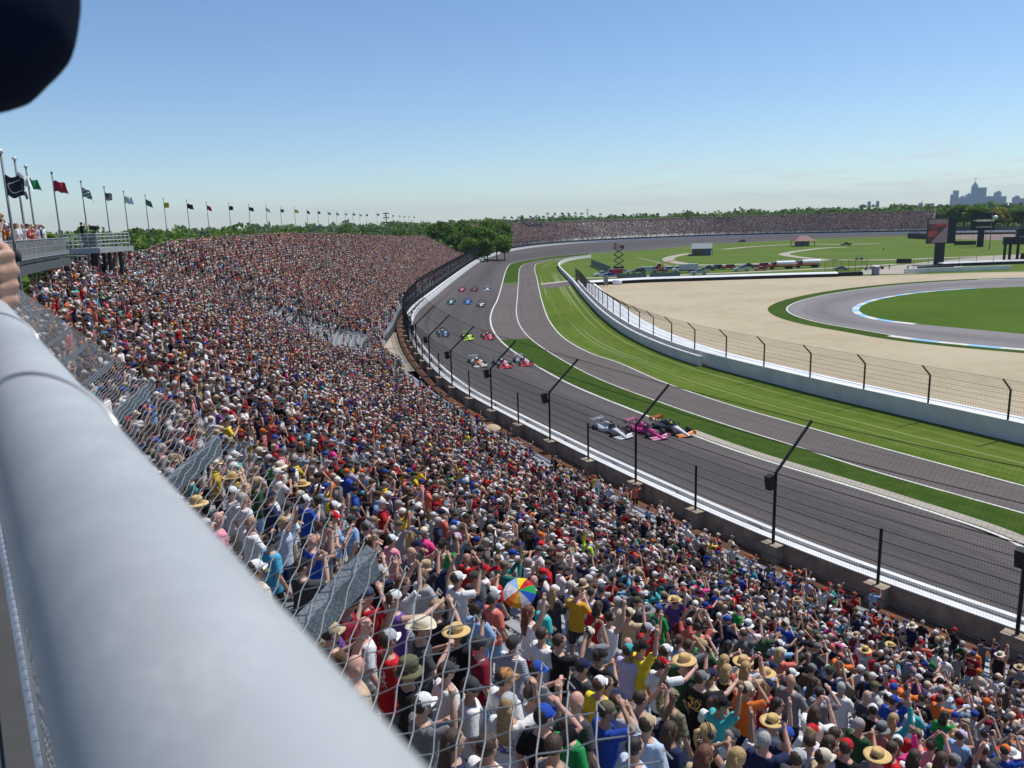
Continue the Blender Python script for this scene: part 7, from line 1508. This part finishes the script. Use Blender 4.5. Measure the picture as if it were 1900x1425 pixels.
# ------------------------------------------------------------------ city skyline on the horizon
SKD = 7400.
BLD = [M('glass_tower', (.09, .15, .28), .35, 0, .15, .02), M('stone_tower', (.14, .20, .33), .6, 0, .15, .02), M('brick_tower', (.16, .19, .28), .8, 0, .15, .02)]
def tower(x0, x1, ytop, label, mi=0, crown=None, dist=SKD, steps=()):
    a, b = gd(x0, 380, dist), gd(x1, 380, dist); c = (a+b)/2; w = float(np.linalg.norm((b-a)[:2])); h = gd((x0+x1)/2, ytop, dist)[2]; az = math.atan2(c[0], c[1]); t = tag(empty('office_tower', (c[0], c[1], 0), -az+.1), label, 'skyscraper')
    MB().box((0, 0, h/2), (w, w*.8, h)).obj('tower_block', BLD[mi], t)
    if crown == 'pyramid': MB().box((0, 0, h+6), (w*.8, w*.64, 12)).add([(-w*.35, -w*.28, h+12), (w*.35, -w*.28, h+12), (w*.35, w*.28, h+12), (-w*.35, w*.28, h+12), (0, 0, h+34)], [(0, 1, 4), (1, 2, 4), (2, 3, 4), (3, 0, 4)]).obj('pointed_top', BLD[mi], t); [MB().tube([(sx, 0, h+30), (sx, 0, h+72)], 1.2, 5).obj('antenna', BLD[0], t) for sx in (-3.5, 3.5)]
    if crown == 'dome': MB().ell((0, 0, h), (w*.48, w*.4, w*.4), 12, 6).obj('domed_top', BLD[mi], t)
    if crown == 'peak': MB().add([(-w/2, -w*.4, h), (w/2, -w*.4, h), (w/2, w*.4, h), (-w/2, w*.4, h), (w*.2, 0, h+18)], [(0, 1, 4), (1, 2, 4), (2, 3, 4), (3, 0, 4)]).obj('pointed_top', BLD[mi], t)
    if crown == 'box': MB().box((w*.1, 0, h+5), (w*.5, w*.4, 10)).obj('penthouse', BLD[mi], t)
    return t
tower(1762, 1767, 361, 'narrow lower wing of the first office tower of the skyline', 1); tower(1766.6, 1777, 353.5, 'square office tower with a notched top at the edge of the skyline', 1)
tower(1778, 1790, 366, 'low stepped office block between the square tower and the spire', 2, 'box'); tower(1790, 1800, 362, 'office block with a pointed roof beside the spired skyscraper', 1, 'peak'); tower(1800, 1812, 345.5, 'tallest skyscraper with a pyramid top and twin antennas', 1, 'pyramid')
tower(1812.8, 1828, 348, 'wide flat topped skyscraper beside the spired one', 1); tower(1829, 1842, 364, 'low broad office block right of centre in the skyline'.replace('right of centre in', 'just past the wide tower of'), 0); tower(1842.3, 1856, 357, 'mid height tower with a small penthouse on the skyline', 2, 'box'); tower(1856.3, 1866, 364, 'low block leaning on the mid height tower of the skyline', 0)
tower(1877, 1891, 365.5, 'long flat office block at the end of the skyline', 0, 'box'); tower(1891.5, 1906, 368, 'last low office block of the skyline', 0)
tower(1609.5, 1615.5, 375.5, 'first of two small domed apartment towers over the trees', 2, 'dome', 5200); tower(1625.5, 1631.3, 374.5, 'slightly taller of two small domed apartment towers', 2, 'dome', 5200); tower(1704, 1712, 377, 'small pale block over the trees by the utility mast', 0, None, 5200); tower(1716, 1733, 377.5, 'wide low pale block over the trees by the big screen', 1, None, 5200); tower(1526, 1541, 385.5, 'low pale hospital block barely above the treeline', 1, None, 3400)
# ------------------------------------------------------------------ umbrellas in the crowd
def umbrella(px, py, R, cols, tilt, label, z_up=.25):
    sp = spot(px, py+8) or spot(px, py); s, o, k = sp; p = np.r_[off(np.array([s]), o)[0], row_z(s, k)+1.75+z_up]; t = tag(empty('umbrella', tuple(p)), label, 'umbrella'); t.rotation_euler = tilt; mb = MB(); n = len(cols); V = [(0, 0, R*.34)]
    for j in range(n):
        A = 2*PI*j/n; B = 2*PI*(j+1)/n; g = []
        for f, zz in ((0.001, .34), (.4, .29), (.75, .17), (1., 0)):
            g.append([(R*f*math.cos(A), R*f*math.sin(A), R*zz), (R*f*.985*math.cos((A+B)/2), R*f*.985*math.sin((A+B)/2), R*(zz-.012*f)), (R*f*math.cos(B), R*f*math.sin(B), R*zz)])
        V = [q for r_ in g for q in r_]; mb.add(V, [(3*i+c, 3*i+c+3, 3*i+c+4, 3*i+c+1) for i in range(3) for c in range(2)], j)
    mb.obj('canopy', [CM[c] for c in cols], t); MB().tube([(0, 0, R*.4), (0, 0, -.55)], .009, 6).obj('shaft', BLACKM, t)
umbrella(966, 1116, .29, ['red', 'yellow', 'light blue', 'white', 'white', 'orange', 'mustard', 'light grey', 'royal blue', 'green'], (.55, -.35, .3), 'small rainbow umbrella held among spectators near the net', .12)
umbrella(915, 790, .62, ['tan']*8, (.12, .1, 0), 'tan umbrella over a person by the front benches', .1)
# ------------------------------------------------------------------ neighbour at the rail
def neighbour():
    Rr, Nn = RD, RN; E_ = EYE+ray(-26, 66)/np.linalg.norm(ray(-26, 66))*.56; C = Rr*.78-Nn*.33; base = A_([C[0], C[1], FLOOR_Z]); right = -Rr
    g = lambda r, f, z: base+right*r+Nn*f+UPV*z
    shR, shL = g(.19, 0, 1.44), g(-.19, 0, 1.44); hd = Rr*1.37+Nn*.05+UPV*(H-.116)
    o = tag(empty('tmp', tuple(base)), None)
    bpy.data.objects.remove(o); mb = MB(); L = lambda P: A_(P)-base
    ringz = [(.86, .155, .115), (.95, .17, .12), (1.1, .155, .11), (1.26, .165, .115), (1.38, .185, .115), (1.45, .17, .095), (1.50, .07, .065)]
    bend = lambda q: (1-q)**2*(E_+(shR-E_)*.15)+2*q*(1-q)*E_+q*q*(E_+(wrR-E_)*.17)
    mb.rings([[L(g(a*math.cos(t), b*math.sin(t), z)) for t in np.linspace(0, 2*PI, 15)[:-1]] for z, a, b in ringz]); mb.tube([L(g(0, -.01, 1.48)), L(g(0, .01, 1.62))], .058, 10); mb.ell(L(g(0, .02, 1.69)), (.078, .078, .118), 14, 10, R=np.eye(3)); mb.ell(L(g(0, .10, 1.68)), (.016, .016, .025), 8, 6)
    for sx in (-1, 1): mb.tube([L(g(sx*.09, 0, .93)), L(g(sx*.1, .02, .5)), L(g(sx*.1, -.02, .08))], [.09, .058, .04], 10); mb.tube([L(g(sx*.1, -.05, .04)), L(g(sx*.11, .16, .03))], [.045, .035], 8)
    wrR = E_+A_([-.04, .03, .28]); mb.tube([L(shR), L((shR+E_)/2), *[L(bend(q)) for q in np.linspace(0, 1, 7)], L((E_+wrR)/2), L(wrR)], [.056, .046, .042, .042, .042, .042, .042, .042, .041, .038, .027], 12); hand(mb, L(E_), L(wrR), .9, 1)
    wl = hd-Nn*.105+UPV*.075; el = (shL+wl)/2-Nn*.10-UPV*.05; mb.tube([L(shL), L(el), L(wl)], [.056, .042, .028], 10)
    kn = hd-Nn*.022+UPV*.068; mb.rings([[L(c+UPV*(hz_*math.sin(t))+Rr*(.017*math.cos(t))) for t in np.linspace(0, 2*PI, 13)[:-1]] for c, hz_ in ((wl, .026), ((wl+kn)/2, .040), (kn, .042), (kn+Nn*.012, .036))])
    for k, u in enumerate((.033, .011, -.011, -.032)):
        b = kn+UPV*u+Rr*.004; c1 = b+Nn*(.040-.003*abs(k-1))-UPV*.004-Rr*.004; c2 = c1-Rr*.030+Nn*.004-UPV*.008; c3 = c2-Nn*.022-Rr*.006-UPV*.003; mb.tube([L(b-Nn*.012), L(b), L(c1), L(c2), L(c3)], [.0115, .0122, .0112, .0102, .0088], 10)
    mb.tube([L(wl+Nn*.02+UPV*.022-Rr*.012), L(wl+Nn*.055+UPV*.048-Rr*.022), L(wl+Nn*.092+UPV*.044-Rr*.03)], [.015, .0135, .011], 8)
    me = remesh(mb, .0048, 'neighbour_body', 3); me.materials.clear(); me.materials.append(SKINS[0]); o = bpy.data.objects.new('person', me); COL.objects.link(o); o.location = base; tag(o, 'person in navy sleeves at the pipe rail, elbow raised, one hand on the pipe', 'person', 'spectators on the upper deck')
    mb = MB(); mb.rings([[L(g((a+.02)*math.cos(t), (b+.02)*math.sin(t), z)) for t in np.linspace(0, 2*PI, 15)[:-1]] for z, a, b in ringz[:6]])
    mb.tube([L(shR-right*.06), L(shR), L((shR+E_)/2+UPV*-.005), *[L(bend(q)) for q in np.linspace(0, 1, 7)], L(E_+(wrR-E_)*.5), L(wrR-(wrR-E_)*.06)], [.07, .072, .062, .060, .060, .061, .062, .060, .056, .054, .051, .042], 18)
    mb.tube([L(shL+right*.06), L(shL), L(el), L(wl-(wl-el)*.3)], [.07, .073, .058, .043], 12)
    sm = remesh(mb, .007, 'long_sleeved_shirt', 6); sm.materials.clear(); sm.materials.append(M('navy_jersey', (.003, .0055, .018), .9, 0, .12, 4, .12, 14, spec=.08)); c = bpy.data.objects.new('long_sleeved_shirt', sm); COL.objects.link(c); c.parent = o
    c = bpy.data.objects.new('trousers', MB().tube([L(g(-.09, 0, .95)), L(g(-.1, .02, .5)), L(g(-.1, -.02, .08))], [.105, .08, .07], 12).tube([L(g(.09, 0, .95)), L(g(.1, .02, .5)), L(g(.1, -.02, .08))], [.105, .08, .07], 12).mesh('trousers', CM['charcoal'], True)); COL.objects.link(c); c.parent = o
    h = MB().ell(L(g(0, -.005, 1.712)), (.088, .088, .112), 16, 9, z0=-.1).mesh('hair', HAIRS['brown'], True); c = bpy.data.objects.new('hair', h); COL.objects.link(c); c.parent = o
neighbour()
# ------------------------------------------------------------------ summer haze: one box of thin even air round the whole place
hm = bpy.data.materials.new('haze_air'); hm.use_nodes = True; hn = hm.node_tree; hn.nodes.remove(hn.nodes['Principled BSDF']); pv = hn.nodes.new('ShaderNodeVolumePrincipled')
pv.inputs['Color'].default_value = (.68, .86, 1., 1); pv.inputs['Density'].default_value = .00005; pv.inputs['Anisotropy'].default_value = .1; hn.links.new(pv.outputs[0], hn.nodes['Material Output'].inputs['Volume'])
hz_o = MB().box((0, 0, 139.), (28400, 28400, 281.)).obj('haze', hm); tag(hz_o, kind='stuff')
SC.cycles.volume_bounces = 0
